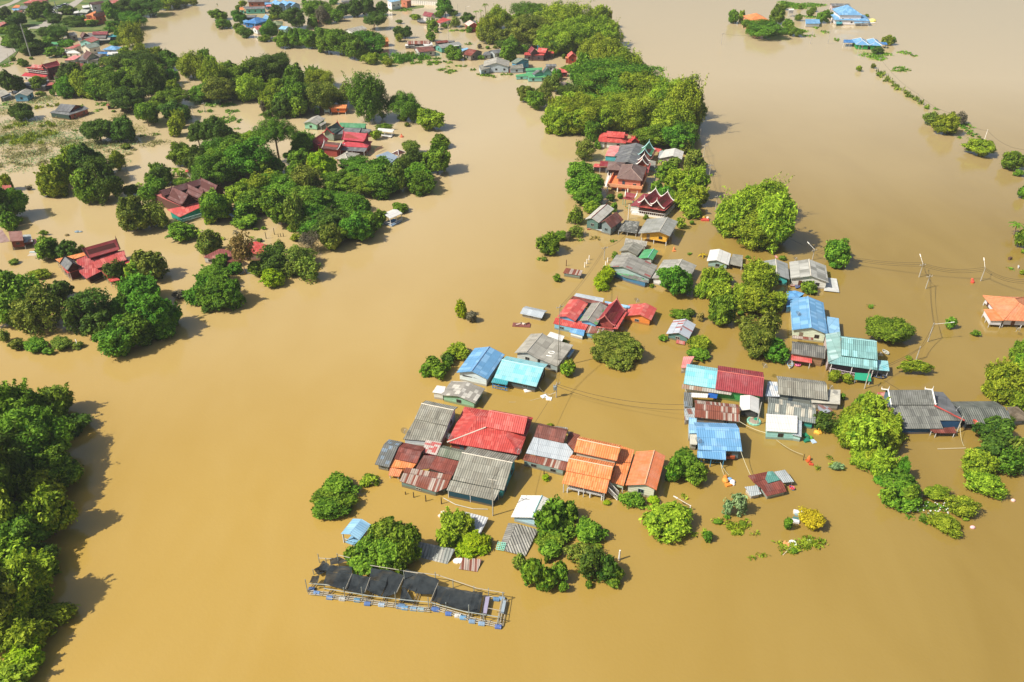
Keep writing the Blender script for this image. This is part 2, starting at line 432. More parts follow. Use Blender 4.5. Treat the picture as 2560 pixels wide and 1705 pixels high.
        if wl is not None: s.walls([(p[0], p[1]) for p in ring], lambda x, y: he + .02, zb, wl, s.win if win is None else win)
        if st or posts: s.posts([(p[0], p[1]) for p in ring], st + .1 if st else he)
        s.last = (P, w, dd, he, hr); return s
    def s(s, pts, roof=ZINC, wall=None, ov=.35, win=0, posts=0, name='roof', z0=-.5, th=.08, st=0, pm=None):
        W_ = [at(p[:2], p[2] * HF) for p in pts]
        c = sum(W_, Vector()) / len(W_); s._root(c); pl = fit_plane(W_)
        zf = lambda x, y: pl[0] * x + pl[1] * y + pl[2]
        W_ = [Vector((p.x, p.y, zf(p.x, p.y))) for p in W_]
        ar = sum(W_[i].x * W_[(i + 1) % len(W_)].y - W_[(i + 1) % len(W_)].x * W_[i].y for i in range(len(W_)))
        if ar < 0: W_ = W_[::-1]
        mb = MB(); mb.prism(W_, Vector((0, 0, -th))); mb.build(name, roof, s.root, uv=True)
        ring = []
        for p in W_:
            q = p - c; L = math.hypot(q.x, q.y); f = max(.2, (L - ov) / L) if L > 0 else 1; ring.append((c.x + q.x * f, c.y + q.y * f))
        if wall is not None: s.walls(ring, lambda x, y: zf(x, y) - th - .02, st if st else z0, wall, win)
        if posts or st: s.posts(ring, (lambda x, y: zf(x, y) - th) if posts else st + .05, pm, .08)
        s.lastw = W_; return s
_t = NT('dish_mesh'); _t.p.inputs['Base Color'].default_value = (.12, .13, .13, 1); _q = _t.n('ShaderNodeMixShader'); _q.inputs[0].default_value = .6; _t.l(_t.p.outputs[0], _q.inputs[1]); _t.l(_t.n('ShaderNodeBsdfTransparent').outputs[0], _q.inputs[2]); _t.l(_q.outputs[0], _t.t.nodes['Material Output'].inputs[0]); MESHM = _t.m
def dish(p, h, r=.9, mat=None):
    "satellite dish on its mast"
    b = at(p, h); e = empty('satellite_dish', (b.x, b.y, h - .6), None, None)
    mb = MB(); n = 14; ax = Vector((.35, -.25, .9)).normalized(); u = ax.orthogonal().normalized(); v = ax.cross(u)
    rings = [(0, 0), (.5, .08), (1, .3)]; idx = []
    for q, (rr, dz) in enumerate(rings):
        for k in range(n):
            w = 2 * math.pi * k / n; mb.v.append(tuple(b + (u * math.cos(w) + v * math.sin(w)) * r * rr + ax * dz * r))
    for q in range(2):
        for k in range(n):
            l = (k + 1) % n; mb.f.append((q * n + k, q * n + l, (q + 1) * n + l, (q + 1) * n + k))
    mb.build('reflector', mat or MESHM, e)
    mb = MB(); mb.bar((b.x, b.y, h - .6), tuple(b), .05); mb.build('mast', STILT, e)
    mb = MB(); mb.bar(b, b + ax * r * .8, .03); mb.ball(b + ax * r * .8, .08, .08, .08, 6, 3); mb.build('receiver', STILT, e)
    return e
# ------------------------------------------------------------------ the village in the foreground
H_ = House
crop('Q')
H_('hut', 'low zinc-roofed grey hut alone in the water behind the pale blue house', 'the lone low zinc hut', 'a8b0b0', 'hut').g((1470, 160), (1738, 212), (1390, 218), (1690, 290), 1.5, .3, ZINCL)
h = H_('house', 'pale blue house with a plain sky blue metal gable roof and two narrow vents', 'the sky blue gable house', 'd8e8ee', win=0)
h.g((785, 985), (1000, 672), (985, 1085), (1225, 752), 3.2, .34, BLUE, cap=paint('8ab4e0'), ov=.5)
P, l1, l2, d, dk, he, hr = h.last
for o in (-.45, .45):
    for l in (l1, l2):
        pass
mb = MB(); q = at((725, 1048), 1.6); q2 = at((870, 1075), 1.6); v = (q2 - q).normalized()
for c in (q, q2): mb.bar(c - v * 1.1, c + v * 1.1, .16)
mb.build('vent', DARK, h.root)
h = H_('house', 'house with a ribbed turquoise metal roof and a small blue-railed porch', 'the turquoise ribbed house', '4a5a60', win=1)
h.g((1170, 830), (1720, 950), (1072, 1070), (1625, 1180), 2.6, .3, AQUA, cap=TRIMG, k=.62)
h.s([(1068, 1064, 2.5), (1262, 1102, 2.5), (1240, 1162, 2.1), (1033, 1127, 2.1)], TEALD, name='porch_roof', posts=1, pm=paint('2a80b8'))
a, b = at((1060, 1185), .6), at((1245, 1225), .6); h.railing(a, b, .3, .8, paint('2080c0'))
h = H_('house', 'long weathered grey house under two joined gables with a white annex', 'the twin grey gable house', 'c4ccc8')
h.g((1495, 740), (1700, 488), (1655, 818), (1860, 570), 3.0, .33, GREYL, cap=CAPM)
h.s([(1862, 572, 3.0), (2110, 640, 2.6), (1900, 920, 2.6), (1657, 820, 3.0)], GREYL, wall='9aa8a8', win=1, name='side_roof')
pl = fit_plane(h.lastw); zr = lambda p: Vector((p.x, p.y, pl[0] * p.x + pl[1] * p.y + pl[2] + .03)); q = at((1825, 740), 2.1)
mb = MB(); mb.path([zr(q + Vector((math.cos(a / 12 * 6.283) * .65, math.sin(a / 12 * 6.283) * .45, 0))) for a in range(13)], .1, 4); mb.build('roof_mark', paint('f4f4f0'), h.root)
q = at((1790, 785), 2.1); mb = MB(); mb.bar(zr(q - Vector((.6, -.1, 0))), zr(q + Vector((.6, -.1, 0))), .13); mb.build('roof_mark', paint('f4f4f0'), h.root)
h.s([(1810, 465, 2.4), (1995, 525, 2.4), (1960, 590, 2.2), (1765, 520, 2.2)], WHITE, wall='c8ccc8', name='annex_roof')
h.s([(2050, 690, 1.4), (2125, 700, 1.4), (2050, 800, 1.2), (1990, 785, 1.2)], BLUEL, wall='b8d0dc', name='lean_to')
h = H_('house', 'pale green house with a patched grey and white roof and open shutters', 'the patched pale green house', '8cc0a0')
h.g((590, 1312), (725, 1130), (830, 1392), (960, 1200), 2.5, .2, PATCH)
h.s([(325, 1168, 2.6), (440, 1182, 2.7), (412, 1280, 2.5), (265, 1258, 2.4)], WHITE, wall='d0d4d0', name='side_roof')
crop('R')
h = H_('house', 'tall white-walled house with a two-step grey corrugated roof', 'the two-step grey roof', 'e0ecf4')
h.g((705, 132), (1080, 210), (632, 308), (1010, 388), 4.0, .35, GREY, k=.6, cap=CAPM)
h.s([(632, 316, 3.7), (1010, 394, 3.7), (930, 580, 2.4), (495, 540, 2.4)], GREY, wall='d8e4ec', name='lower_roof')
h = H_('house', 'big bright red tiled house with a raised central gable and wide hip skirt', 'the big red tiled house', '8c4038')
h.hip((1002, 578), (1838, 718), (2030, 298), 2.9, .26, RED, top=.62)
mb = MB(); mb.bar(at((1450, 405), 3.28), at((1003, 577), 2.24), .14); mb.build('ridge_cap', CAPM, h.root)
h.g((1475, 216), (1925, 290), (1447, 396), (1893, 490), 4.4, .7, RED, wall='8a3038', win=0, cap=paint('d87a70'), z0=3)
h = H_('shed', 'low shed under three mismatched roofs, grey, rust brown and orange', 'the grey and rust shed', '8c9490', 'shed')
h.g((280, 600), (432, 632), (165, 832), (340, 866), 2.0, .28, MIX, k=.5)
h.g((436, 634), (718, 690), (378, 765), (648, 820), 2.4, .3, RUST, k=.9)
h.s([(376, 772, 2.1), (650, 826, 2.1), (600, 885, 1.7), (330, 865, 1.7)], ORANGE, wall='c07040', name='porch_roof')
h.s([(350, 870, 1.5), (490, 895, 1.5), (450, 975, 1.2), (325, 960, 1.2)], ORANGET, name='awning', posts=1)
h = H_('shed', 'rusty brown shed with streaked patched sheets at the front of the cluster', 'the streaked rusty shed', '5c7470', 'shed')
h.s([(735, 730, 3.2), (880, 737, 3.3), (792, 882, 2.7), (632, 895, 2.6)], RUSTD)
h.s([(882, 738, 3.35), (1148, 800, 3.3), (1070, 962, 2.7), (794, 880, 2.8)], RUST, wall='5a5048')
h.s([(530, 865, 2.7), (1066, 958, 2.6), (1000, 1105, 1.9), (880, 1150, 1.8), (455, 1030, 1.8)], RUSTZ, wall='6a8480', win=1, name='lower_roof')
h = H_('shed', 'narrow link shed roofed half in red-white patches, half in mossy grey', 'the patched link shed', '8a2a30', 'shed')
h.s([(760, 550, 3.0), (945, 582, 3.0), (880, 728, 2.4), (715, 690, 2.4)], roofmat('d8c8c0', 'c8504c', .45, .4, .4, .7, .3, (.8, .5)), wall='a03038')
h.g((935, 642), (1192, 700), (882, 728), (1150, 790), 2.9, .35, roofmat('858a78', '74806a', .3, .42, .5, .8, .5), k=.7)
h = H_('house', 'large grey corrugated house with teal walls beside a leaning concrete pole', 'the large grey corrugated house', '3aa8b0')
h.g((1190, 697), (1765, 822), (1052, 1010), (1655, 1125), 3.3, .36, GREY, k=.62, cap=CAPM)
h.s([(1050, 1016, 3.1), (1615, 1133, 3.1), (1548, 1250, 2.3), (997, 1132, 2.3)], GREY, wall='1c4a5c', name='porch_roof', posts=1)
a, b = at((1065, 1195), .3), at((1370, 1255), .3); h.railing(a, b, .2, .5, paint('2a9aa0'), 1.2)
crop('S')
h = H_('house', 'zinc-roofed house with brown upper gable and a rusted lower edge', 'the zinc and brown house', '9cb4b0')
h.g((320, 212), (702, 292), (280, 360), (645, 440), 3.5, .5, RUSTD, wall='b0a8a0', k=.6, z0=2)
h.s([(274, 364, 3.3), (690, 450, 3.3), (775, 555, 2.9), (722, 680, 2.4), (175, 570, 2.4)], ZINCL, wall=None)
h.s([(172, 578, 2.45), (716, 688, 2.45), (665, 790, 2.0), (130, 655, 2.0)], RUSTZ, wall='88a09c', win=1, name='lower_roof')
h.s([(715, 292, 2.8), (862, 340, 2.8), (790, 540, 2.4), (692, 450, 2.4)], RUSTZ, wall='a09890', name='side_roof')
h.s([(570, 228, 2.0), (705, 248, 2.0), (700, 290, 1.8), (480, 240, 1.8)], GREY, name='back_roof')
h = H_('house', 'long bright orange house with three stepped roofs over a railed balcony', 'the stepped orange house', 'd8c8b0', win=0)
h.g((828, 392), (1372, 508), (778, 550), (1322, 664), 5.0, .42, ORANGE, k=.7, cap=paint('f4c0a0'), z0=1)
h.g((712, 636), (1288, 752), (686, 790), (1234, 902), 4.4, .42, ORANGE, k=1, cap=paint('f4c0a0'), z0=1)
h.s([(686, 796, 4.1), (1232, 908, 4.1), (1190, 1078, 3.0), (630, 950, 3.0)], ORANGE, name='porch_roof', posts=1, pm=STILT)
a, b = at((705, 1015), 1.0), at((1140, 1110), 1.0)
dv = (b - a).normalized(); nv = Vector((-dv.y, dv.x, 0)); h.railing(a, b, 1.0, .9, STILT, .35)
mb = MB(); mb.prism([a, b, b + nv * 3, a + nv * 3], Vector((0, 0, -.18))); mb.build('balcony_floor', paint('b8b4ac'), h.root)
for t in (0, .33, .66, 1): mb = MB(); q = a.lerp(b, t); mb.bar((q.x, q.y, -.4), (q.x, q.y, .9), .16); mb.build('post', STILT, h.root)
a, b = at((1215, 1050), 1.4), at((1330, 1165), 0)
for o in (0, 1.3):
    mb = MB(); oo = Vector((.3, 1, 0)).normalized() * o; up = Vector((0, 0, .9))
    mb.bar(a + oo + up, b + oo + up, .06); mb.bar(a + oo, b + oo, .09)
    for k in range(10): q = (a + oo).lerp(b + oo, k / 9); mb.bar(q, q + up, .04)
    mb.build('stair_railing', TRIM, h.root)
mb = MB(); oo = Vector((.3, 1, 0)).normalized() * 1.3
for k in range(9):
    q = a.lerp(b, k / 8); mb.prism([q, q + oo, q + oo + Vector((.3, -.1, 0)), q + Vector((.3, -.1, 0))], Vector((0, 0, -.06)))
mb.build('stair', paint('8c8478'), h.root)
h = H_('house', 'salmon orange gable house with cream walls linked by a low orange roof', 'the salmon orange gable house', 'dcdcc4')
h.g((1680, 968), (1802, 540), (1830, 1030), (1942, 600), 3.6, .36, roofmat('f58a50', 'ee7a3c', .3, .4, .3, .55, .1, (.5, .6)), k=1.6, cap=paint('f8b890'))
h.s([(1385, 482, 3.4), (1550, 530, 3.4), (1500, 690, 3.0), (1325, 680, 3.0)], ORANGE, name='link_roof')
h.s([(1325, 687, 3.2), (1500, 700, 3.2), (1410, 982, 2.6), (1242, 932, 2.6)], ORANGE, wall='b8c8a8', name='link_roof', st=.9)
crop('T')
h = H_('hut', 'tiny open hut on blue posts with a white and pale blue gable roof', 'the tiny blue and white hut', None, 'hut')
h.g((505, 580), (612, 435), (590, 632), (705, 495), 2.2, .35, BLUEL, wall=None, posts=1)
a, b, c = at((462, 650), .3), at((545, 680), .3), at((620, 600), .3)
mb = MB(); mb.prism([a, b, c, a + (c - b)], Vector((0, 0, -.25))); mb.build('floor', paint('7ab0d8'), h.root); h.railing(a, b, .3, .7, paint('8cc0e0'))
h = H_('sunken_roof', 'white corrugated roof just above the water behind the yellow-green feathery tree', 'the white sunken roof', None, 'roof')
h.s([(1570, 368, 1.3), (1795, 425, 1.3), (1720, 578, .7), (1500, 520, .7)], roofmat('d8dadc', 'c0c4c8', .3, .5, .7, .5, .1), posts=1)
h = H_('sunken_roof', 'corrugated roof sliding into the water beside the big leafy tree', 'the sliding sunken roof', None, 'roof')
h.s([(1110, 640, 1.3), (1485, 722, 1.3), (1395, 890, -.25), (1070, 760, .1)], roofmat('b8b8b0', '8c9490', .3, .55, .8, .7, .3), posts=0)
h = H_('rusty_roof', 'small square rusty roof with one zinc strip near the fish raft', 'the small square rusty roof', None, 'roof')
h.s([(1560, 795, .6), (1735, 815, .5), (1692, 930, .1), (1520, 905, .15)], RUSTZ)
mb = MB(); mb.ball(at((1508, 830), .1), .8, .6, .35); mb.ball(at((1535, 828), .1), .6, .6, .35); tag(mb.build('foam_block', paint('f0f0f0')), 'white foam floats beside the small square rusty roof', 'float')
crop('U')
h = H_('house', 'small pale blue house with a plain white gable roof partly behind a tree', 'the small white gable house', 'b4dcec', win=0)
h.g((440, 560), (565, 290), (185, 545), (312, 281), 1.9, .3, WHITE, k=.75, cap=TRIMG)
h = H_('sunken_roof', 'ragged grey corrugated roof with a mint lattice panel at its corner', 'the ragged grey sunken roof', None, 'roof')
h.s([(252, 630, 1.1), (515, 705, .8), (360, 1030, .3), (108, 965, .5)], roofmat('a8a69c', '8e8c84', .3, .45, .8, .8, .5))
h.s([(150, 622, .8), (248, 630, 1.1), (106, 962, .5), (55, 890, .2)], roofmat('9a9890', '8e8c84', .3, .45, .8, .8, .5))
mb = MB(); A, B, C = at((28, 855), .7), at((120, 870), .7), at((95, 960), .3); D = A + C - B
for t in (0, .25, .5, .75, 1): mb.bar(A.lerp(B, t), D.lerp(C, t), .06); mb.bar(A.lerp(D, t), B.lerp(C, t), .06)
mb.build('lattice', paint('8ce0c8'), h.root)
crop('M')
h = H_('house', 'long house roofed half in pale turquoise and half in dark red tile', 'the long turquoise and red house', '38a050', win=0)
h.g((165, 412), (488, 455), (107, 578), (446, 636), 3.6, .33, AQUA, k=.55, wall='c8d0c8')
h.g((490, 452), (975, 525), (446, 640), (945, 718), 3.6, .33, roofmat('b0434a', 'a03840', .3, .42, .5, .65, .25, (.42, .8)), k=.9, wall='3aa050', cap=paint('d06a60'))
h.s([(106, 590, 3.2), (634, 672, 3.2), (620, 705, 2.7), (100, 632, 2.7)], roofmat('b8b4a8', 'a07a60', .25, .5, .4), name='eave_strip')
h.s([(120, 300, 2.6), (236, 297, 2.6), (166, 415, 2.2), (95, 418, 2.2)], PINK, wall='e0dcd8', name='lean_to')
h = H_('shed', 'long shed with rust and zinc striped roof and a blue tarpaulin', 'the rust striped shed', '8c8884', 'shed')
h.g((240, 800), (703, 832), (240, 925), (715, 995), 2.8, .3, RUSTZ, k=.6)
h.s([(125, 675, 2.6), (215, 682, 2.6), (215, 830, 2.4), (130, 832, 2.4)], MIX, wall='a8a8a0', name='side_roof')
h.s([(130, 842, 2.2), (248, 836, 2.2), (243, 962, 1.8), (130, 970, 1.8)], ZINC, wall='b8b8b4', name='side_roof')
h.s([(205, 680, 2.9), (382, 690, 2.9), (372, 733, 2.7), (205, 725, 2.7)], WHITE, name='back_roof')
h.s([(385, 682, 2.4), (482, 695, 2.2), (470, 740, 1.9), (372, 728, 2.1)], paint('1c60b4', .4), name='tarpaulin')
h = H_('hut', 'narrow hut with a shiny white gable roof between two large roofs', 'the narrow shiny white hut', '484848', 'hut', win=0)
h.g((817, 862), (822, 703), (915, 888), (916, 735), 2.5, .35, WHITE)
h = H_('house', 'mossy grey corrugated house with white sheets along its right end', 'the mossy grey corrugated house', '88908c')
h.g((1115, 540), (1632, 592), (1112, 690), (1636, 758), 3.3, .33, GREY, k=.6)
h.s([(1645, 645, 2.8), (1770, 650, 2.7), (1765, 806, 2.2), (1465, 788, 2.4), (1465, 752, 2.7), (1640, 765, 2.8)], roofmat('d4d0c0', 'c4c0b0', .3, .3, .2), wall='a8a49c', name='side_roof')
h.s([(1008, 562, 2.6), (1104, 566, 2.6), (1132, 722, 2.2), (980, 715, 2.2)], roofmat('b8c8dc', 'e8e8e8', .5), wall='a0a8b0', name='side_roof')
h = H_('house', 'broad grey house with a sage roof and teal wall behind the white-roofed hut', 'the broad sage grey house', '2aa498')
h.g((1008, 790), (1535, 862), (1000, 900), (1485, 1008), 2.6, .22, roofmat('88908a', 'd0c8b4', .18, .42, .5, .8, .5, (.7, 2.4)), k=.8)
h.s([(1535, 800, 2.3), (1650, 830, 2.1), (1690, 870, 1.9), (1540, 920, 2.0)], roofmat('b0b8c4', '9a5a48', .3), wall='a0a8a8', name='side_roof')
h = H_('hut', 'aqua hut with a flat glossy white roof and one dark window', 'the aqua hut', 'a4e0e0', 'hut')
h.s([(990, 900, 3.4), (1320, 922, 3.4), (1316, 1102, 2.9), (988, 1080, 2.9)], WHITE, wall='9cdcdc', win=1)
h.s([(1322, 965, 2.6), (1366, 970, 2.6), (1360, 1147, 2.0), (1255, 1118, 2.2), (1318, 1102, 2.4)], ZINCL, wall='a8d8d8', name='side_roof')
h = H_('house', 'bright blue ribbed-roof house with a railed blue porch and an orange deck', 'the bright blue ribbed house', '6a8088')
h.g((265, 1034), (718, 1065), (265, 1285), (725, 1287), 3.4, .34, BLUE, k=.55, cap=paint('8cc0f0'))
h.s([(265, 1288, 3.2), (566, 1290, 3.2), (566, 1386, 2.8), (265, 1362, 2.8)], BLUE, name='porch_roof', posts=1, pm=paint('3a88b0'))
h.s([(176, 938, 3.1), (258, 950, 3.1), (264, 1105, 2.9), (180, 1105, 2.9)], BLUEL, wall='b0c4d0', name='side_roof')
h.s([(186, 1110, 2.4), (263, 1110, 2.4), (263, 1225, 2.3), (190, 1222, 2.3)], roofmat('dcd8c8', 'd0ccbc', .3, .4, .1), wall='a8a8a0', name='side_roof')
a, b = at((305, 1412), .4), at((500, 1420), .4); h.railing(a, b, .4, .9, paint('3a8ab0'))
mb = MB(); A, B, C = at((560, 1285), 1.0), at((670, 1288), 1.0), at((662, 1358), 1.0); mb.prism([A, B, C, A + C - B][::-1], Vector((0, 0, -.5))); mb.build('deck', paint('b0501c'), h.root)
h = H_('house', 'dark grey corrugated house with a red awning over its boat landing', 'the grey house with red awning', '9c7a58')
h.g((1262, 150), (1612, 208), (1257, 270), (1612, 318), 3.4, .36, GREYD if 0 else roofmat('7e7d76', '6a6a66', .3, .42, .6, .8, .5), k=.5)
h.s([(1250, 278, 2.5), (1470, 306, 2.5), (1470, 367, 2.1), (1250, 335, 2.1)], REDB, name='awning', posts=1)
h.s([(1268, 75, 2.8), (1490, 100, 2.8), (1485, 126, 2.6), (1263, 105, 2.6)], RUSTZ, name='back_roof')
h = H_('house', 'largest faded teal house with a tall gable, long veranda and side annexes', 'the faded teal house', '302c34', win=0)
h.g((1782, 98), (2156, 146), (1782, 288), (2156, 330), 5.0, .42, TEALW, k=.5, cap=TRIMG)
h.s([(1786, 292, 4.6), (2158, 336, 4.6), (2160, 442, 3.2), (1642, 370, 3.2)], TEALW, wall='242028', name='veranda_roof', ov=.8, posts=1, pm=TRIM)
h.s([(1615, 56, 4.2), (1766, 46, 4.7), (1782, 290, 4.7), (1640, 366, 3.2)], roofmat('94c0bc', 'b8d8d8', .2, .42, .4, .7, .35), wall='c8b8b8', name='side_roof')
h.s([(2166, 336, 3.2), (2270, 346, 3.0), (2287, 452, 2.4), (2162, 442, 2.6)], AQUA, name='side_roof', posts=1)
a, b = at((1650, 440), .9), at((1925, 495), .9); h.railing(a, b, .6, .8, paint('c8b8c0'), .3)
crop('L')
h = H_('hut', 'small hut with a bright white roof and a grey lean-to behind bamboo', 'the white-roofed lean-to hut', '94b4b0', 'hut')
h.g((432, 425), (440, 291), (548, 460), (605, 338), 2.3, .28, WHITE, k=.75)
h.s([(608, 344, 2.1), (726, 360, 2.0), (717, 493, 1.6), (560, 458, 1.8)], GREY, wall=None, posts=1, name='lean_to')
h = H_('house', 'aqua-walled house with a plain silver grey gable roof and pink shutters', 'the aqua-walled grey house', '38c0bc')
h.g((1122, 590), (1105, 405), (1262, 632), (1240, 455), 2.9, .3, GREYL if 0 else roofmat('aeb2b0', '9aa09e', .3, .42, .5, .7, .4), k=1.5, cap=CAPM)
h = H_('house', 'white house with two-tone grey roof and a flat white platform beside it', 'the white two-tone house', 'dcdcd4')
h.g((1510, 600), (1490, 405), (1715, 672), (1680, 478), 3.1, .3, roofmat('c8c8c0', '8c8c84', .25, .42, .5, .7, .4, (1.8, 2.4)), k=1.05, cap=CAPM)
h.s([(1705, 618, .7), (1806, 630, .7), (1838, 786, .5), (1658, 766, .5)], roofmat('dcdcd8', 'c8ccc8', .3, .3, .1), wall='b0b0a8', name='platform', z0=-.4)
h = H_('house', 'long bright blue gable house with cream walls and pale blue lean-to', 'the long bright blue house', 'dce8cc')
h.g((1532, 1200), (1462, 828), (1690, 1262), (1668, 912), 3.7, .32, BLUE, k=1.05, cap=paint('8cc0ee'))
h.s([(1224, 780, 3.0), (1330, 764, 3.2), (1434, 800, 3.0), (1352, 862, 2.8), (1340, 942, 2.7), (1230, 956, 2.7)], BLUEL if 0 else roofmat('5aa2e0', '6ab0e8', .3, .42, .3, .45, .1), wall='5080a8', name='back_roof')
h.s([(1694, 1066, 3.0), (1830, 1086, 2.8), (1845, 1252, 2.6), (1694, 1258, 2.8)], BLUEL, wall='a8c0c8', name='lean_to')
crop('N')
h = H_('house', 'dark grey thai-style house with steep upper gable and long hipped skirt roof', 'the dark grey steep-gabled house', '5a7888')
h.g((357, 1146), (722, 1142), (360, 1266), (735, 1268), 4.9, .7, roofmat('80827c', '74766f', .3, .42, .4, .8, .5, (.5, .8)), barge=TRIM, prof=0, k=.9, z0=3, win=0)
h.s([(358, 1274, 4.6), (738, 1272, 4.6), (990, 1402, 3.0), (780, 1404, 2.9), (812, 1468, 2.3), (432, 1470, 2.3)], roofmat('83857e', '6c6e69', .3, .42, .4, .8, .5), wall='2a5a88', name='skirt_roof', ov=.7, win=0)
h.s([(726, 1156, 4.4), (812, 1156, 4.2), (870, 1230, 3.6), (988, 1398, 3.0), (738, 1272, 4.55)], roofmat('73767a', '6a6c70', .2, .42, .4, .8, .5), wall='486070', name='side_roof')
h.s([(245, 1160, 2.8), (312, 1160, 3.2), (366, 1262, 3.2), (350, 1278, 2.8)], RUSTP, name='side_roof', posts=1)
h.s([(700, 1478, 2.0), (905, 1456, 2.0), (925, 1508, 1.5), (740, 1510, 1.5)], RUST, name='awning', posts=1)
mb = MB(); mb.bar(at((735, 1272), 3.52), at((992, 1402), 2.32), .18); mb.build('ridge_cap', paint('b84840'), h.root)
h = H_('house', 'long low mossy grey corrugated house touching the steep-gabled one', 'the long mossy low house', '28343c')
h.g((952, 1292), (1345, 1290), (995, 1432), (1402, 1426), 2.6, .3, roofmat('72776f', '646a64', .3, .42, .6, .8, .5), k=.9)
h.s([(1352, 1288, 2.4), (1442, 1280, 2.2), (1502, 1332, 2.0), (1502, 1402, 1.8), (1404, 1408, 2.0)], THATCH, wall='8090a0', name='side_roof')
h = H_('house', 'white house on red stilts with a terracotta hip roof at the right edge', 'the terracotta hip house', 'dcdce8')
h.hip((1325, 546), (1690, 560), (1560, 352), 3.2, .42, ORANGET, st=.8, cap=paint('e8905c'))
h.s([(1155, 452, 2.9), (1252, 450, 3.1), (1328, 550, 3.1), (1215, 550, 2.8)], ORANGE, wall='dcdce4', name='porch_roof', st=.8)
crop('O')
h = H_('shack', 'floating shack with patchwork rust, teal and zinc roofs moored by ropes', 'the floating patchwork shack', None, 'shack')
h.s([(1000, 475, 2.0), (1215, 430, 2.0), (1265, 492, 2.0), (1062, 546, 2.0)], RUST)
h.s([(1216, 430, 2.1), (1272, 426, 2.1), (1352, 520, 2.1), (1222, 556, 2.1), (1190, 508, 2.1)], roofmat('5a9c90', '6aaca0', .3, .35, .3), wall='5a9c94')
h.s([(1062, 548, 2.0), (1200, 514, 2.0), (1225, 560, 1.95), (1130, 600, 1.9)], RUST, wall='6a9890')
h.s([(1130, 590, 1.95), (1352, 530, 2.0), (1384, 552, 1.9), (1422, 648, 1.3), (1206, 700, 1.3)], RUST, wall='9cb4b0', win=1)
h.s([(1285, 432, 2.1), (1405, 410, 2.1), (1505, 540, 1.7), (1386, 552, 1.7)], ZINC, name='side_roof', posts=1)
h.s([(965, 597, 1.7), (1100, 580, 1.8), (1150, 672, 1.4), (1035, 702, 1.2)], ZINC, wall='dcdcd8', name='side_roof')
crop('K')
h = H_('shed', 'tiny shed with rust-streaked roof standing alone by short white posts', 'the tiny rust-streaked shed', '78908c', 'shed')
h.s([(315, 460, 1.9), (492, 488, 1.9), (472, 543, 1.5), (283, 514, 1.5)], RUSTZ, wall='78908c', win=0)
h = H_('house', 'pair of small roofs, weathered grey beside green, behind the patched grey house', 'the grey and green roofs', 'b8bcb8')
h.s([(942, 148, 2.2), (1172, 182, 2.2), (1160, 236, 1.8), (925, 215, 1.8)], GREYL, wall='b0aca4', name='back_roof')
h.g((965, 278), (1030, 186), (1062, 325), (1142, 240), 2.6, .3, GREY, k=.8)
h.g((1190, 343), (1242, 247), (1215, 386), (1284, 294), 2.5, .32, GREENB, k=2.2, cap=TRIMG)
h = H_('house', 'grey gable house with coloured sheets patching its eave and a blue shutter', 'the colour-patched grey house', 'a8c4c0')
h.g((925, 432), (985, 316), (1182, 585), (1290, 440), 2.8, .24, roofmat('a29f96', 'a8504c', .05, .42, .5, .8, .5), k=.5)
h.s([(830, 452, 2.6), (1185, 596, 2.5), (1160, 618, 2.1), (940, 560, 2.0), (795, 498, 2.1)], roofmat('80807a', '5aa870', .2, .42, .5, .8, .5, (.9, .7)), wall='4078a0', name='porch_roof')
h = H_('house', 'white-walled grey gable house half hidden by a glossy green tree', 'the white-walled grey house', 'e8e8e8', win=0)
h.g((1430, 560), (1535, 361), (1203, 573), (1345, 383), 2.6, .25, roofmat('b0aea4', '9c9a90', .3, .42, .4, .8, .45), k=.8, cap=CAPM)
h = H_('house', 'sprawling house of red, grey and thai maroon roofs with light blue walls', 'the sprawling red and blue house', '6cb4dc')
h.g((310, 972), (450, 790), (420, 1015), (548, 833), 3.4, .3, REDB, k=.9)
h.s([(206, 980, 2.7), (560, 1038, 2.7), (520, 1116, 2.1), (180, 1046, 2.1)], RED, wall='7cc0e0', win=1, name='porch_roof')
h.g((545, 1010), (672, 826), (640, 1060), (766, 870), 3.6, .3, roofmat('a5a298', '58b058', .1, .42, .4, .8, .4, (1.2, .8)), k=.9, cap=CAPM)
h.g((738, 942), (850, 795), (815, 1082), (930, 915), 3.7, 1.0, roofmat('a8303a', '98282f', .3, .3, .3, .6, .15, (.4, .5)), k=.8, prof=1, barge=paint('d07068'), win=0, wall='a04840')
h.s([(640, 1070, 3.4), (812, 1085, 3.6), (935, 915, 3.6), (962, 930, 3.0), (856, 1112, 2.9), (632, 1090, 2.9)], REDB, name='skirt_roof')
h.s([(390, 755, 3.2), (748, 832, 3.2), (740, 852, 3.1), (352, 795, 3.0)], RUST, name='back_roof')
h.s([(422, 725, 2.9), (716, 780, 2.9), (700, 820, 2.8), (400, 755, 2.8)], ZINCL, wall='a8b0b0', name='back_roof')
h.s([(720, 808, 2.9), (992, 860, 2.9), (980, 885, 2.7), (730, 842, 2.7)], BLUEL, wall='a8b0b0', name='back_roof')
h.s([(562, 1052, 2.5), (818, 1112, 2.5), (800, 1180, 2.0), (522, 1140, 2.0)], RUSTZ, wall='6cbce0', name='lean_to')
h.s([(370, 1092, 2.1), (514, 1116, 2.1), (500, 1176, 1.7), (350, 1136, 1.7)], BLUE, wall='dce8ec', name='awning')
h = H_('house', 'small vivid orange house with a faded pinkish red gable roof', 'the vivid orange house', 'e88828')
h.g((1095, 953), (1152, 829), (1210, 1007), (1274, 888), 2.6, .32, REDB, k=1.5)
h = H_('hut', 'zinc gable hut with one rusty slope and a small rusted landing', 'the half-rusted gable hut', '5c8884', 'hut')
h.g((1500, 1145), (1565, 1005), (1605, 1200), (1690, 1048), 2.2, .38, roofmat('c8d0dc', 'b04a38', .22, .35, .3, .5, .2, (.6, 3.5)), k=1.1)
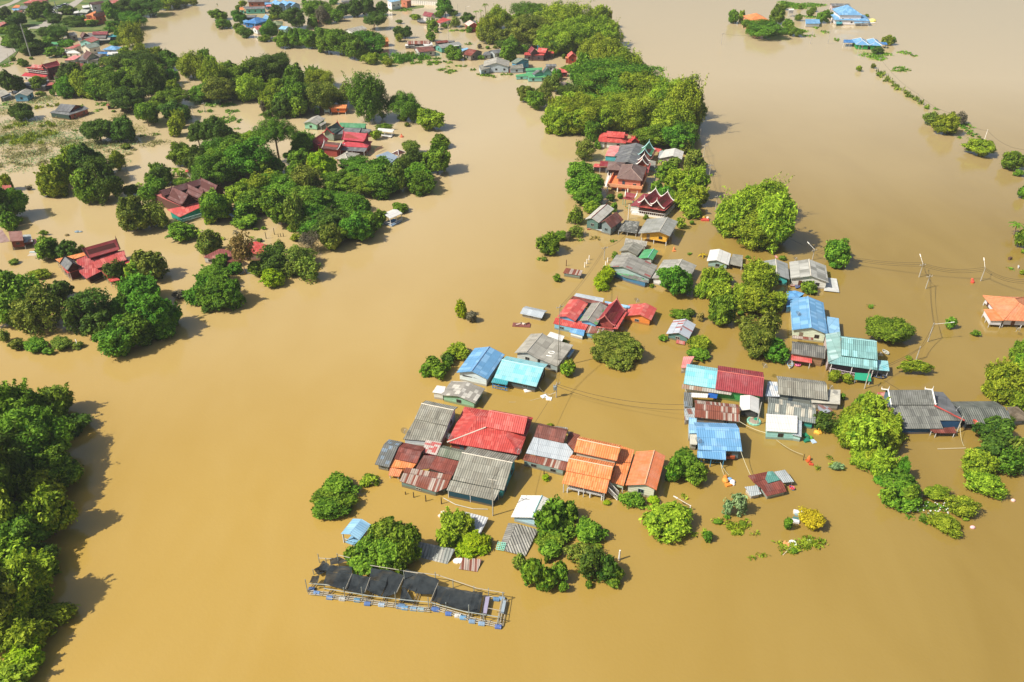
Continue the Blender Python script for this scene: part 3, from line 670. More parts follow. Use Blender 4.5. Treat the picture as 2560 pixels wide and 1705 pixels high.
h.s([(1480, 1205, .5), (1570, 1216, .5), (1564, 1268, .4), (1470, 1250, .4)], RUSTP, name='landing')
crop('J')
h = H_('house', 'white villa with a two-tier bright red hip roof and four blue windows', 'the red two-tier villa', 'e4e4dc')
h.hip((918, 444), (1197, 462), (1215, 372), 2.9, .3, RED, top=.6)
h.g((1008, 343), (1190, 354), (1000, 398), (1176, 411), 4.2, .45, RED, wall='c03038', z0=3, win=0, k=.8)
h = H_('house', 'small red thai house with a gold-patterned gable beside the two-tier villa', 'the small red thai gable', '7a2a28')
h.hip((1198, 452), (1328, 458), (1322, 420), 2.6, .2, RED, top=.8)
h.g((1285, 415), (1290, 368), (1322, 438), (1326, 402), 3.2, 1.0, RED, wall='7a2a28', prof=1, barge=paint('c83038'), z0=2, win=0)
h = H_('house', 'long dark grey weathered house with a coral side roof and teal wall', 'the long dark grey house', '606c6c')
h.g((1235, 572), (1300, 458), (1338, 592), (1384, 492), 3.3, .28, GREYD, k=1.7)
h.s([(1036, 487, 2.7), (1130, 487, 2.9), (1110, 590, 2.6), (990, 585, 2.3)], PINK, wall='38a8b8', name='side_roof')
h.g((1200, 655), (1246, 570), (1320, 670), (1345, 600), 3.2, .26, GREYD, k=1.3)
h.s([(1410, 620, 2.3), (1490, 640, 2.1), (1480, 700, 1.9), (1400, 680, 2.1)], GREY, wall='80a8a8', name='lean_to')
h = H_('house', 'steep green thai gable with pale turquoise bargeboards over a brown skirt', 'the green thai gable', '7a4a40')
h.g((1385, 508), (1426, 448), (1438, 595), (1470, 530), 3.4, 1.15, GREEN, prof=1, barge=TRIMG, win=0)
h.s([(1345, 590, 3.0), (1440, 600, 3.2), (1474, 534, 3.2), (1490, 545, 2.7), (1450, 622, 2.5), (1345, 615, 2.5)], roofmat('8c5a50', '7c4c44', .3, .4, .3), name='skirt_roof')
h = H_('house', 'brick-brown steep thai gable with white bargeboards behind the pink villa', 'the brick-brown thai gable', 'a85038')
h.g((1355, 622), (1370, 588), (1412, 672), (1428, 630), 4.6, 1.1, BROWND, prof=1, barge=TRIM, win=0)
h.s([(1412, 665, 4.2), (1440, 655, 4.0), (1412, 755, 3.6), (1392, 745, 4.0)], REDB, name='side_roof')
h = H_('villa', 'two-storey salmon pink villa with brown hip roofs and a balustraded balcony', 'the salmon pink villa', 'e88c6c', 'villa')
h.hip((1100, 806), (1355, 830), (1412, 700), 4.7, .5, BROWN, cap=paint('a88c80'), wall='e8886a')
h.hip((1008, 720), (1180, 730), (1230, 655), 4.1, .42, BROWN, wall='4a3a36', win=0)
A, B, C = at((1014, 885), 1.6), at((1352, 912), 1.6), at((1412, 765), 1.6)
mb = MB(); mb.prism([A, B, C, A + C - B], Vector((0, 0, -.3))); mb.build('balcony_floor', paint('f08040'), h.root)
D = A + C - B; mb = MB(); up = Vector((0, 0, 1.0))
for p, q in ((A, B), (B, C), (A, D)):
    e = (q - p).normalized(); nn = Vector((-e.y, e.x, 0)) * .12; mb.prism([p + up + nn, q + up + nn, q + up - nn, p + up - nn], Vector((0, 0, -1.0)))
mb.build('balustrade', paint('f0a878'), h.root)
for t in (0, .3, .6): mb = MB(); q = A.lerp(B, t); mb.bar((q.x, q.y, -.4), (q.x, q.y, 1.4), .2); mb.build('post', TRIM, h.root)
mb = MB(); q1, q2 = A.lerp(B, .62), B.lerp(A, .03); e = (D - A).normalized(); mb.prism([q1 + e * .4 - Vector((0, 0, .3)), q2 + e * .4 - Vector((0, 0, .3)), q2 + e * 6 - Vector((0, 0, .3)), q1 + e * 6 - Vector((0, 0, .3))], Vector((0, 0, -1.8))); mb.build('ground_floor', wallmat('e08464'), h.root)
mb = MB(); mb.prism([A + e * 3 - Vector((0, 0, .32)), q1 + e * 3 - Vector((0, 0, .32)), q1 + e * 6 - Vector((0, 0, .32)), A + e * 6 - Vector((0, 0, .32))], Vector((0, 0, -1.8))); mb.build('ground_floor', DARK, h.root)
a, b = at((1022, 770), 1.6), at((985, 890), .1); mb = MB(); w = Vector((1.0, 0, 0)); mb.prism([a, a + w, b + w, b], Vector((0, 0, -.3)))
for o in (0, 1.0): mb.bar(a + Vector((o, 0, .9)), b + Vector((o, 0, .9)), .1); mb.bar(a + Vector((o, 0, 0)), a + Vector((o, 0, .9)), .08); mb.bar(b + Vector((o, 0, 0)), b + Vector((o, 0, .9)), .08)
mb.build('stair', TRIM, h.root)
h = H_('pavilion', 'low red pavilion with a small raised roof left of the pink villa', 'the low red pavilion', None, 'pavilion')
h.g((942, 636), (1026, 640), (938, 682), (1022, 694), 2.8, .5, REDD, wall=None, k=.8)
h.s([(890, 664, 2.3), (940, 664, 2.6), (938, 684, 2.6), (1020, 697, 2.4), (1012, 706, 2.1), (870, 697, 2.0)], REDB, name='skirt_roof', posts=1, wall='3a3030')
h = H_('house', 'white-roofed long low house beside banana plants under the wooded bank', 'the long white-roofed house', 'b8a8a0')
h.g((1645, 592), (1682, 509), (1752, 612), (1756, 544), 2.8, .3, roofmat('dcdad2', 'ccc8c0', .3, .5, .3, .7, .2), k=1.4)
h.s([(1525, 538, 2.6), (1602, 522, 2.8), (1598, 600, 2.5), (1510, 604, 2.3)], ZINC, wall='808890', name='side_roof')
h.s([(1470, 505, 2.4), (1545, 520, 2.4), (1530, 550, 2.2), (1470, 540, 2.2)], REDB, name='back_roof')
crop('W')
h = H_('house', 'maroon thai house with three steep white-edged gables and a white-railed terrace', 'the white-edged maroon thai house', '6a3a30', win=0)
h.g((915, 1112), (1090, 968), (1000, 1275), (1165, 1118), 3.6, 1.0, REDD, prof=1, barge=TRIM, k=.9, ov=.6)
h.g((1128, 1150), (1292, 1018), (1213, 1318), (1374, 1182), 3.6, 1.0, REDD, prof=1, barge=TRIM, k=.8, ov=.6)
h.s([(880, 1042, 4.2), (985, 1062, 4.2), (800, 1262, 2.9), (648, 1254, 2.6)], roofmat('9a4048', '8a3840', .3, .4, .3, .6, .2), wall='d8d8d4', name='side_roof')
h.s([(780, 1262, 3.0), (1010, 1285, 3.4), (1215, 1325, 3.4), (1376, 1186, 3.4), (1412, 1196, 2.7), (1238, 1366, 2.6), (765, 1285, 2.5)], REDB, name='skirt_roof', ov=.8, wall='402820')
A, B, C = at((668, 1375), .5), at((1225, 1455), .5), at((1420, 1255), .5)
mb = MB(); mb.prism([A, B, C, A + C - B], Vector((0, 0, -.7))); mb.build('terrace', paint('e8e8e4'), h.root)
h.railing(A, B, .5, 1.0, TRIM, .6); h.railing(B, C, .5, 1.0, TRIM, .6)
h = H_('pavilion', 'small maroon thai pavilion with white edged roof left of the three gables', 'the small maroon pavilion', None, 'pavilion')
h.g((592, 1030), (748, 1045), (572, 1100), (722, 1135), 3.0, .9, REDD, prof=1, barge=TRIM, k=.8)
h.s([(560, 1105, 2.7), (730, 1142, 2.7), (715, 1172, 2.2), (515, 1132, 2.2)], REDD, name='skirt_roof', posts=1, pm=paint('50a898'))
crop('J')
h = H_('house', 'steep white-grey gable house with a green tarpaulin hung on its front', 'the green tarpaulin house', '5c8078')
h.g((862, 1190), (1010, 1057), (925, 1245), (1080, 1107), 3.2, .42, roofmat('d0cec4', 'bcb8ac', .3, .4, .3, .7, .25), k=.8, cap=paint('b04038'))
mb = MB(); p = [at((822, 1205), 2.2), at((908, 1240), 2.2), at((895, 1288), .6), at((820, 1262), .6)]; mb.prism(p, Vector((0, .15, 0))); mb.build('tarpaulin', paint('18a080', .5), h.root)
h = H_('shack', 'steep rust-brown shack leaning against the green tarpaulin house', 'the steep rust-brown shack', '7c8c90', 'shack')
h.g((990, 1215), (1108, 1130), (1050, 1298), (1168, 1215), 2.8, .8, RUSTD, k=.6)
h.s([(895, 1290, 1.5), (1050, 1305, 1.5), (1045, 1352, .4), (890, 1320, .4)], ZINC, name='fallen_sheet')
h = H_('deck', 'dark weathered flat roof deck between the rust-brown shack and yellow house', 'the dark roof deck', '3a3430', 'roof', win=0)
h.s([(1186, 1216, 1.9), (1330, 1230, 1.9), (1300, 1345, 1.4), (1116, 1322, 1.4)], roofmat('6a6c66', 'a4a49c', .25, .3, .4, .8, .5, (.5, .5)), posts=1)
h = H_('house', 'bright yellow stilt house with two white windows under a wide grey roof', 'the bright yellow stilt house', 'e8b018')
h.g((1525, 1332), (1590, 1203), (1622, 1370), (1720, 1215), 3.9, .26, roofmat('a8aaa4', '96988f', .3, .42, .4, .8, .4), k=1.9, st=1.1, cap=CAPM, ov=1.0)
# ------------------------------------------------------------------ left bank, middle distance
crop('F')
h = H_('house', 'bright orange stilt house with orange roof among trees', 'the orange stilt house', 'd86a28')
h.g((1165, 112), (1310, 112), (1150, 142), (1300, 146), 3.2, .35, ORANGE, st=.8)
h.s([(1110, 138, 3.0), (1150, 128, 3.1), (1158, 150, 2.8), (1096, 146, 2.7)], ORANGE, wall='a0b8c0', name='porch_roof', st=.8)
h = H_('house', 'pale green cottage with grey gable roof below the orange stilt house', 'the pale green cottage', '8cc8a8')
h.g((960, 268), (1052, 208), (1052, 285), (1118, 234), 2.8, .35, GREYL, k=.9)
h.s([(1058, 288, 2.4), (1122, 258, 2.4), (1125, 275, 2.0), (1075, 304, 2.0)], GREYL, name='porch_roof', posts=1)
h = H_('house', 'thai house with dark green gable, green back roof and red finials', 'the dark green thai house', '8a9a88')
h.g((1135, 318), (1222, 272), (1192, 380), (1268, 322), 3.4, .95, roofmat('3f5c58', '48685e', .3, .3, .4, .7, .3), prof=1, barge=paint('b83838'), win=0)
h.g((1232, 268), (1466, 284), (1245, 318), (1480, 318), 3.2, .5, GREEN, k=.8)
h.s([(1322, 300, 3.2), (1440, 312, 3.2), (1420, 362, 2.8), (1190, 378, 2.7)], GREYD, wall='6a706c', name='side_roof')
h.s([(1448, 318, 2.7), (1530, 334, 2.5), (1500, 362, 2.3), (1420, 358, 2.5)], GREYD, wall='6a706c', name='side_roof')
h = H_('house', 'large thai house with crimson raised gable, wings and a white-trimmed brown roof', 'the crimson thai house', '9a4038')
h.g((1284, 352), (1474, 368), (1274, 424), (1464, 442), 4.8, .75, REDD if 0 else roofmat('c83448', 'b82c3e', .3, .35, .3, .6, .15, (.5, .6)), prof=1, barge=paint('b83040'), win=0, z0=3)
h.hip((1240, 482), (1490, 494), (1590, 440), 3.0, .35, roofmat('d04450', 'c03a46', .3, .42, .3, .6, .15), top=.7)
h.g((1010, 415), (1095, 364), (1046, 486), (1140, 422), 3.2, .7, REDD, prof=1, win=0)
h.g((1112, 440), (1242, 452), (1092, 500), (1228, 518), 3.6, .6, BROWND, prof=1, barge=TRIM, win=0)
h.s([(1250, 488, 2.8), (1492, 498, 2.8), (1468, 532, 2.4), (1240, 516, 2.4)], GREYD, name='porch_roof', posts=1)
a, b = at((1560, 525), 1), at((1630, 490), 1); h.railing(a, b, .6, 1.0, paint('b06858'))
h = H_('house', 'pale grey hip-roofed house below the crimson thai house', 'the pale grey hip house', 'c8b0a0')
h.hip((1198, 592), (1320, 612), (1480, 560), 2.9, .38, GREYL, cap=CAPM)
h = H_('house', 'zinc-roofed house with a pale blue annex roof behind dark trees', 'the zinc and pale blue house', '8898a8')
h.s([(1562, 568, 3.3), (1672, 528, 3.3), (1766, 575, 2.8), (1690, 642, 2.6)], roofmat('9cb0c4', '8ca0b4', .3, .42, .3, .5, .2), wall='8898a8', win=1)
h.s([(1706, 640, 2.5), (1772, 602, 2.5), (1850, 606, 2.2), (1750, 690, 2.0)], BLUEL, wall='5070a0', name='side_roof')
h = H_('pavilion', 'little brown hip-roofed pavilion with white ridges beside the zinc house', 'the little brown hip pavilion', None, 'pavilion')
h.hip((1712, 545), (1770, 560), (1805, 528), 3.0, .6, BROWND, cap=TRIM, wall=None, posts=1)
h = H_('raft_house', 'white flat-roofed raft pavilion in open water beside a shrub', 'the white raft pavilion', None, 'pavilion')
h.s([(1590, 320, 2.6), (1732, 333, 2.6), (1714, 360, 2.4), (1572, 346, 2.4)], WHITE, posts=1)
h.s([(1590, 372, .5), (1735, 372, .5), (1700, 402, .5), (1565, 382, .5)], WHITE, name='deck', wall='c8c4bc', z0=-.3)
h = H_('gazebo', 'open white gazebo with a glossy white roof standing in the river', 'the open white gazebo', None, 'gazebo')
h.g((1640, 1090), (1765, 1048), (1700, 1130), (1795, 1078), 3.0, .25, WHITE, wall=None, posts=1, k=.8)
mb = MB(); A, B, C = at((1640, 1170), .2), at((1712, 1195), .2), at((1795, 1150), .2); mb.prism([A, B, C, A + C - B], Vector((0, 0, -.4))); mb.build('floor', paint('4080b0'), h.root)
h.railing(A, B, .2, .8, TRIM); h.railing(B, C, .2, .8, TRIM)
h = H_('pavilion', 'pale teal thai pavilion tucked under the mango trees', 'the pale teal pavilion', None, 'pavilion')
h.g((305, 1035), (400, 1008), (325, 1092), (405, 1065), 3.4, .7, TEALW, prof=1, barge=BROWND)
h.hip((250, 1090), (330, 1128), (425, 1080), 2.6, .3, roofmat('9cc8c8', '8cb8b8', .3), posts=1, wall=None)
crop('H')
h = H_('house', 'low rusty shed-roofed house with a bright red rear roof under trees', 'the rusty red riverside house', 'b0b0ac')
h.s([(275, 478, 2.5), (520, 368, 2.8), (640, 370, 2.8), (745, 452, 2.4), (620, 510, 2.2), (440, 522, 2.0)], roofmat('9a504a', 'b8786c', .3, .42, .4, .7, .35), wall='b8b8b4', win=1)
h.s([(625, 522, 2.2), (752, 455, 2.4), (860, 520, 2.1), (640, 620, 1.8)], RUST, wall='8c7870')
h.s([(690, 395, 2.9), (820, 320, 3.0), (1060, 255, 3.2), (1285, 322, 3.0), (1220, 440, 2.6), (760, 440, 2.5)], RED, wall='8c7068')
crop('E')
h = H_('house', 'great brown thai house with three steep gables and a long red skirt roof', 'the great brown thai house', '5a3430')
h.g((1690, 612), (2112, 488), (1715, 672), (2140, 548), 5.6, .7, roofmat('704040', '64383a', .3, .35, .4, .7, .3, (.5, .6)), k=.8, win=0)
for r1, r2, e1, e2 in (((1816, 578), (1972, 655), (1746, 690), (1906, 765)), ((1970, 548), (2135, 622), (1928, 622), (2088, 702)), ((2116, 484), (2285, 558), (2062, 582), (2216, 662))):
    h.g(r1, r2, e1, e2, 4.6, .95, roofmat('7c4c48', '6e4240', .3, .35, .4, .7, .3, (.5, .6)), prof=1, barge=BROWND, k=.9, win=0, z0=2.5)
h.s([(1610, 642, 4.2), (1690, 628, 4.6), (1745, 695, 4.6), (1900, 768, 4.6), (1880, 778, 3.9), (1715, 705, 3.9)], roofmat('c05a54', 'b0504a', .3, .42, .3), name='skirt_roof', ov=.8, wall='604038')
h.s([(1755, 826, 3.2), (1905, 768, 4.2), (2200, 700, 4.2), (2232, 745, 3.2), (1886, 892, 2.8)], REDB, wall='109c8c', name='lower_roof', ov=.9)
a, b = at((1890, 950), .8), at((2120, 880), .8); h.railing(a, b, .6, 1.0, paint('b8d8dc'), .4); h.posts([(a.x, a.y), (b.x, b.y)], .7)
h = H_('house', 'brown timber house with light brown gables cut by the left edge', 'the light brown timber house', '6a3428')
h.s([(-60, 1035, 4.2), (25, 1030, 4.4), (105, 1148, 3.6), (0, 1165, 3.3)], roofmat('a88880', '98786e', .3, .35, .3), name='side_roof')
h.s([(88, 1046, 4.3), (230, 1040, 4.3), (245, 1140, 3.4), (108, 1150, 3.4)], roofmat('9c6c60', '8c5c50', .3, .35, .3), wall='783a28', st=.9, win=1)
h.s([(240, 1080, 2.0), (320, 1075, 2.0), (345, 1150, 1.8), (240, 1165, 1.8)], ZINC, name='side_roof', wall='6a3a30', st=.7)
h.s([(360, 1130, .8), (445, 1118, .8), (430, 1175, .6), (355, 1190, .6)], PINK, name='landing')
h = H_('house', 'wide crimson house with raised tile gable and a black steep side gable', 'the wide crimson riverside house', '5a2c28')
h.g((882, 1216), (1207, 1130), (934, 1328), (1256, 1232), 5.0, .8, roofmat('a83438', '982c30', .3, .35, .4, .6, .2, (.5, .6)), barge=BROWND, prof=1, k=.8, z0=3, win=0)
h.g((680, 1305), (762, 1382), (634, 1392), (718, 1462), 3.6, .95, GREYD, k=1, barge=DARK, win=0)
h.s([(620, 1380, 3.0), (640, 1398, 3.3), (725, 1470, 3.3), (850, 1428, 3.3), (880, 1438, 2.8), (712, 1496, 2.7)], REDB, name='skirt_roof', posts=1)
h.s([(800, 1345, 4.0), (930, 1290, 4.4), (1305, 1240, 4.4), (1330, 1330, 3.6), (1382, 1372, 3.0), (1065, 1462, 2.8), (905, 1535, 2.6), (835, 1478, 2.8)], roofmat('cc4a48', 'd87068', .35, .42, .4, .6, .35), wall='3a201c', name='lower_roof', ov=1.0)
h.g((975, 1368), (1285, 1276), (1010, 1432), (1345, 1342), 3.9, .45, REDB, k=.7, z0=2.5, win=0)
h.s([(580, 1338, 3.0), (890, 1262, 3.4), (905, 1295, 3.2), (640, 1378, 2.8)], ORANGE, name='back_roof', posts=1)
h.s([(1068, 1462, 2.6), (1115, 1440, 2.8), (1262, 1552, 2.4), (1160, 1576, 2.0)], RED, name='awning', posts=1)
h = H_('spirit_house', 'tiny red-roofed white shelter by banana plants near the great brown house', 'the tiny red-roofed shelter', 'd0d0cc', 'shelter', win=0)
h.g((1950, 398), (2020, 394), (1945, 420), (2020, 416), 2.8, .5, REDB)
h = H_('house', 'pink-roofed house half hidden by trees at the left edge', 'the hidden pink-roofed house', 'a08880', win=0)
h.s([(20, 560, 3), (110, 545, 3), (130, 600, 2.6), (30, 625, 2.6)], RUSTP, wall='a08880')
crop('A')
F = dict(far=1)
h = H_('house', 'lone dark grey hip house with brick-red side wall in the shallows', 'the lone dark grey house', 'a05a48', **F)
h.g((652, 1094), (808, 1100), (560, 1158), (720, 1178), 3.3, .38, GREYD, k=.9)
h.s([(520, 1182, 2.6), (562, 1160, 3.0), (720, 1180, 3.1), (728, 1212, 2.5)], GREYD, name='skirt_roof', wall='3a5048', ov=.5); h.s([(720, 1180, 3.1), (885, 1112, 3.1), (935, 1140, 2.6), (728, 1212, 2.5)], GREYD, name='skirt_roof', wall='a05a48', win=1, ov=.6)
h = H_('house', 'small cottage, white front and sky blue side, grey gable roof', 'the white and blue cottage', '68a8cc', **F)
h.g((200, 980), (275, 930), (290, 1005), (355, 955), 3.2, .4, GREYL, k=1.0)
h = H_('house', 'zinc-roofed shed cut by the left edge beside the blue cottage', 'the left edge zinc shed', '606c70', **F)
h.s([(-20, 940, 3.2), (60, 945, 3.2), (95, 985, 2.8), (0, 1020, 2.6)], GREYL, wall='707c80'); h.s([(0, 1012, 2.2), (110, 975, 2.2), (118, 1000, 2.0), (30, 1030, 2)], ZINCL, name='porch_roof', posts=1)
h = H_('temple_house', 'tall crimson two-tier thai house with white balcony in the upper left', 'the tall crimson two-tier house', '4a2c30', **F)
h.g((450, 680), (590, 632), (495, 712), (632, 690), 7.2, .8, REDD, prof=1, barge=paint('c86058'), z0=4)
h.g((350, 672), (470, 690), (310, 710), (500, 720), 6.2, .5, RUSTP, k=1)
h.s([(262, 712, 5.6), (330, 700, 5.9), (500, 730, 5.9), (630, 690, 5.9), (645, 692, 5.5), (495, 745, 5.4)], REDB, name='skirt_roof', wall='5a3436', ov=1.0)
h.s([(265, 762, 3.6), (500, 790, 3.6), (468, 818, 2.6), (222, 795, 2.6)], roofmat('d0303c', 'c02c38', .3), name='lower_roof', wall='c8c4bc', win=1)
h.s([(535, 765, 3.4), (665, 735, 3.4), (680, 760, 2.8), (560, 798, 2.6)], REDB, name='lower_roof', wall='c8c0b0', win=1)
a, b = at((270, 745), 3.8), at((498, 775), 3.8); h.railing(a, b, 3.6, 1.0, TRIM, 1.0)
h = H_('house', 'grey-roofed house with a pinkish side roof in front of the crimson house', 'the grey and pinkish house', '303840', **F)
h.s([(240, 870, 3.2), (360, 835, 3.4), (520, 840, 3.2), (470, 905, 2.8), (280, 905, 2.6)], GREYD, wall='505860'); h.s([(460, 870, 3), (590, 860, 2.8), (600, 885, 2.4), (455, 905, 2.4)], RUSTP, wall='303840', name='side_roof')
for nm, lb, sh, wl, items in (
 ('house', 'pink gable house with turquoise front and grey wings by the river', 'the pink gable and turquoise front', '8cc8c4', [('g', (880, 408), (985, 385), (960, 452), (1040, 408), 3.2, .38, PINK if 0 else RUSTP)]),
 ('house', 'green-grey long gable house with cream veranda in the upper-left cluster', 'the green-grey long gable house', 'd8d0bc', [('g', (880, 462), (1010, 455), (905, 512), (1028, 468), 4.2, .35, roofmat('8c9c90', '7c8c80', .3)), ('s', [(680, 510, 4), (830, 458, 4.3), (850, 470, 4.2), (770, 510, 3.7)], RUSTP), ('s', [(640, 520, 2.6), (760, 515, 2.8), (850, 560, 2.4), (700, 560, 2.2)], WHITE)]),
 ('house', 'sky blue hip-roofed house with white walls beside the river', 'the small sky blue hip house', 'd8e0e4', [('h', (1075, 520), (1220, 525), (1290, 495), 3.6, .4, BLUE)]),
 ('house', 'white flat-roofed shop with blue strip beneath the sky blue house', 'the white flat-roofed shop', '6090c0', [('s', [(1135, 545, 3), (1275, 545, 3), (1270, 578, 2.6), (1122, 572, 2.6)], WHITE), ('s', [(1020, 545, 2.8), (1130, 545, 2.8), (1140, 590, 2.4), (1080, 560, 2.5)], BLUED)]),
 ('house', 'coral square-roofed house standing beside bamboo in the upper left', 'the coral square-roofed house', '784038', [('s', [(1130, 592, 3.4), (1272, 596, 3.4), (1262, 665, 2.8), (1170, 678, 2.6)], RUSTP)]),
 ('house', 'grey thai house with black gable and pinkish wing behind the crimson house', 'the black-gabled grey house', '98a49c', [('g', (925, 525), (975, 570), (845, 600), (900, 612), 4.2, .8, BROWND), ('g', (920, 578), (1090, 560), (770, 625), (1010, 640), 3.6, .22, roofmat('847c78', '74706c', .3)), ('s', [(670, 632, 2.6), (780, 582, 2.8), (850, 585, 2.8), (780, 630, 2.4)], PINK)]),
 ('shed', 'small rusty open shed just below the black-gabled grey house', 'the small rusty open shed', '484040', [('s', [(745, 675, 2.6), (800, 655, 2.6), (880, 668, 2.2), (860, 700, 2.0)], RUST)]),
 ('house', 'maroon-roofed row house beside a teal-roofed shed in the upper left', 'the maroon row house', '888078', [('g', (968, 325), (1130, 322), (972, 362), (1132, 362), 4.4, .6, MAROON), ('s', [(880, 395, 3.4), (930, 345, 4), (1120, 362, 4), (1110, 402, 3.2)], roofmat('84807c', '746c6c', .3))]),
 ('shed', 'teal-roofed open shed on the bank behind a yellow-green tree', 'the teal-roofed shed', '28484c', [('s', [(1115, 370, 3.2), (1262, 358, 3.2), (1260, 380, 2.8), (1112, 392, 2.8)], TEALD), ('s', [(1020, 410, 2.8), (1160, 395, 2.8), (1155, 418, 2.4), (1018, 428, 2.4)], GREYL)]),
 ('house', 'small dark maroon steep gable beside a grey roof in the upper left', 'the small dark steep gable', '58383c', [('g', (870, 330), (895, 350), (832, 382), (870, 385), 3.6, 1, BROWND)]),
 ('house', 'low grey-roofed house under dark trees near the road', 'the low grey roadside house', '909890', [('g', (700, 345), (790, 335), (735, 382), (815, 365), 3.2, .35, GREYL)]),
 ('house', 'orange thai house with dark upper gable beside the river trees', 'the orange thai house', 'b06040', [('g', (985, 125), (1085, 105), (980, 175), (1100, 160), 5.8, .7, RUSTD), ('s', [(895, 160, 4.6), (1010, 112, 5.5), (985, 182, 4.4), (960, 165, 4.4)], ORANGE), ('s', [(985, 170, 4.8), (1100, 150, 4.8), (1112, 175, 4.2), (980, 185, 4.2)], ORANGE), ('s', [(890, 200, 3.2), (1010, 198, 3.2), (1010, 215, 2.8), (885, 215, 2.8)], ORANGE)]),
 ('house', 'brown gabled white two-storey house by the far upper-left road', 'the brown gabled white house', 'e0e0e4', [('g', (960, 15), (1080, 2), (935, 55), (1100, 30), 6.0, .5, roofmat('6c4c48', '5c403c', .3))]),
 ('house', 'white-roofed carport row beside the far upper-left road', 'the white-roofed carports', '808c90', [('s', [(860, 60, 3.4), (935, 50, 3.4), (945, 75, 3), (870, 85, 3)], WHITE), ('s', [(780, 120, 3), (830, 110, 3), (825, 135, 2.8), (770, 140, 2.8)], WHITE), ('g', (850, 98), (935, 100), (835, 130), (925, 135), 3.2, .35, roofmat('c8ccc0', 'b8bcb0', .3))]),
 ('house', 'pale coral roofs of a shop row at the top left frame edge', 'the pale coral shop row', 'b08880', [('s', [(1145, 5, 4), (1250, -5, 4), (1240, 25, 3.5), (1150, 40, 3.5)], RUSTP), ('s', [(1075, 72, 3), (1125, 60, 3), (1120, 95, 2.6), (1080, 102, 2.6)], REDB)]),
 ('house', 'maroon hip-roofed house by the road in the top left corner', 'the maroon hip house by the road', 'c8a890', [('h', (235, 32), (425, 30), (370, -8), 5.2, .3, RUSTP)]),
 ('house', 'grey and orange roofed house with a blue strip near the top left road', 'the grey, orange and blue roofs', 'b0a898', [('s', [(125, 80, 3.6), (165, 52, 3.8), (210, 52, 3.8), (205, 82, 3.4)], ORANGE), ('g', (215, 60), (310, 60), (195, 85), (280, 98), 3.8, .35, GREYD), ('s', [(120, 92, 3), (235, 86, 3), (255, 100, 2.7), (150, 112, 2.6)], BLUE), ('s', [(140, 112, 2.8), (240, 108, 2.8), (225, 128, 2.4), (150, 130, 2.4)], RUST)]),
 ('house', 'dull red hip-roofed house cut by the left edge near the top', 'the dull red left edge house', '806058', [('s', [(-20, 240, 3.6), (30, 225, 3.8), (80, 235, 3.4), (0, 275, 2.8)], RUSTP)]),
 ('shed', 'little bright green canopy between trees near the tall lattice pole', 'the little green canopy', '90a8a0', [('s', [(535, 442, 2.6), (610, 442, 2.6), (612, 465, 2.3), (540, 468, 2.3)], GREENB)]),
 ('hut', 'tiny boat hut with a pinkish roof in the shallows under trees', 'the tiny pinkish boat hut', '303038', [('s', [(1118, 1092, 2.2), (1190, 1085, 2.2), (1205, 1105, 2), (1120, 1112, 2)], RUSTP)]),
):
    h = H_(nm, lb, sh, wl, nm.replace('_', ' '), far=1)
    for it in items:
        if it[0] == 'g': h.g(*it[1:7], it[7])
        elif it[0] == 'h': h.hip(*it[1:5], it[5], it[6])
        else: h.s(it[1], it[2], wall=wl, win=1)
crop('B')
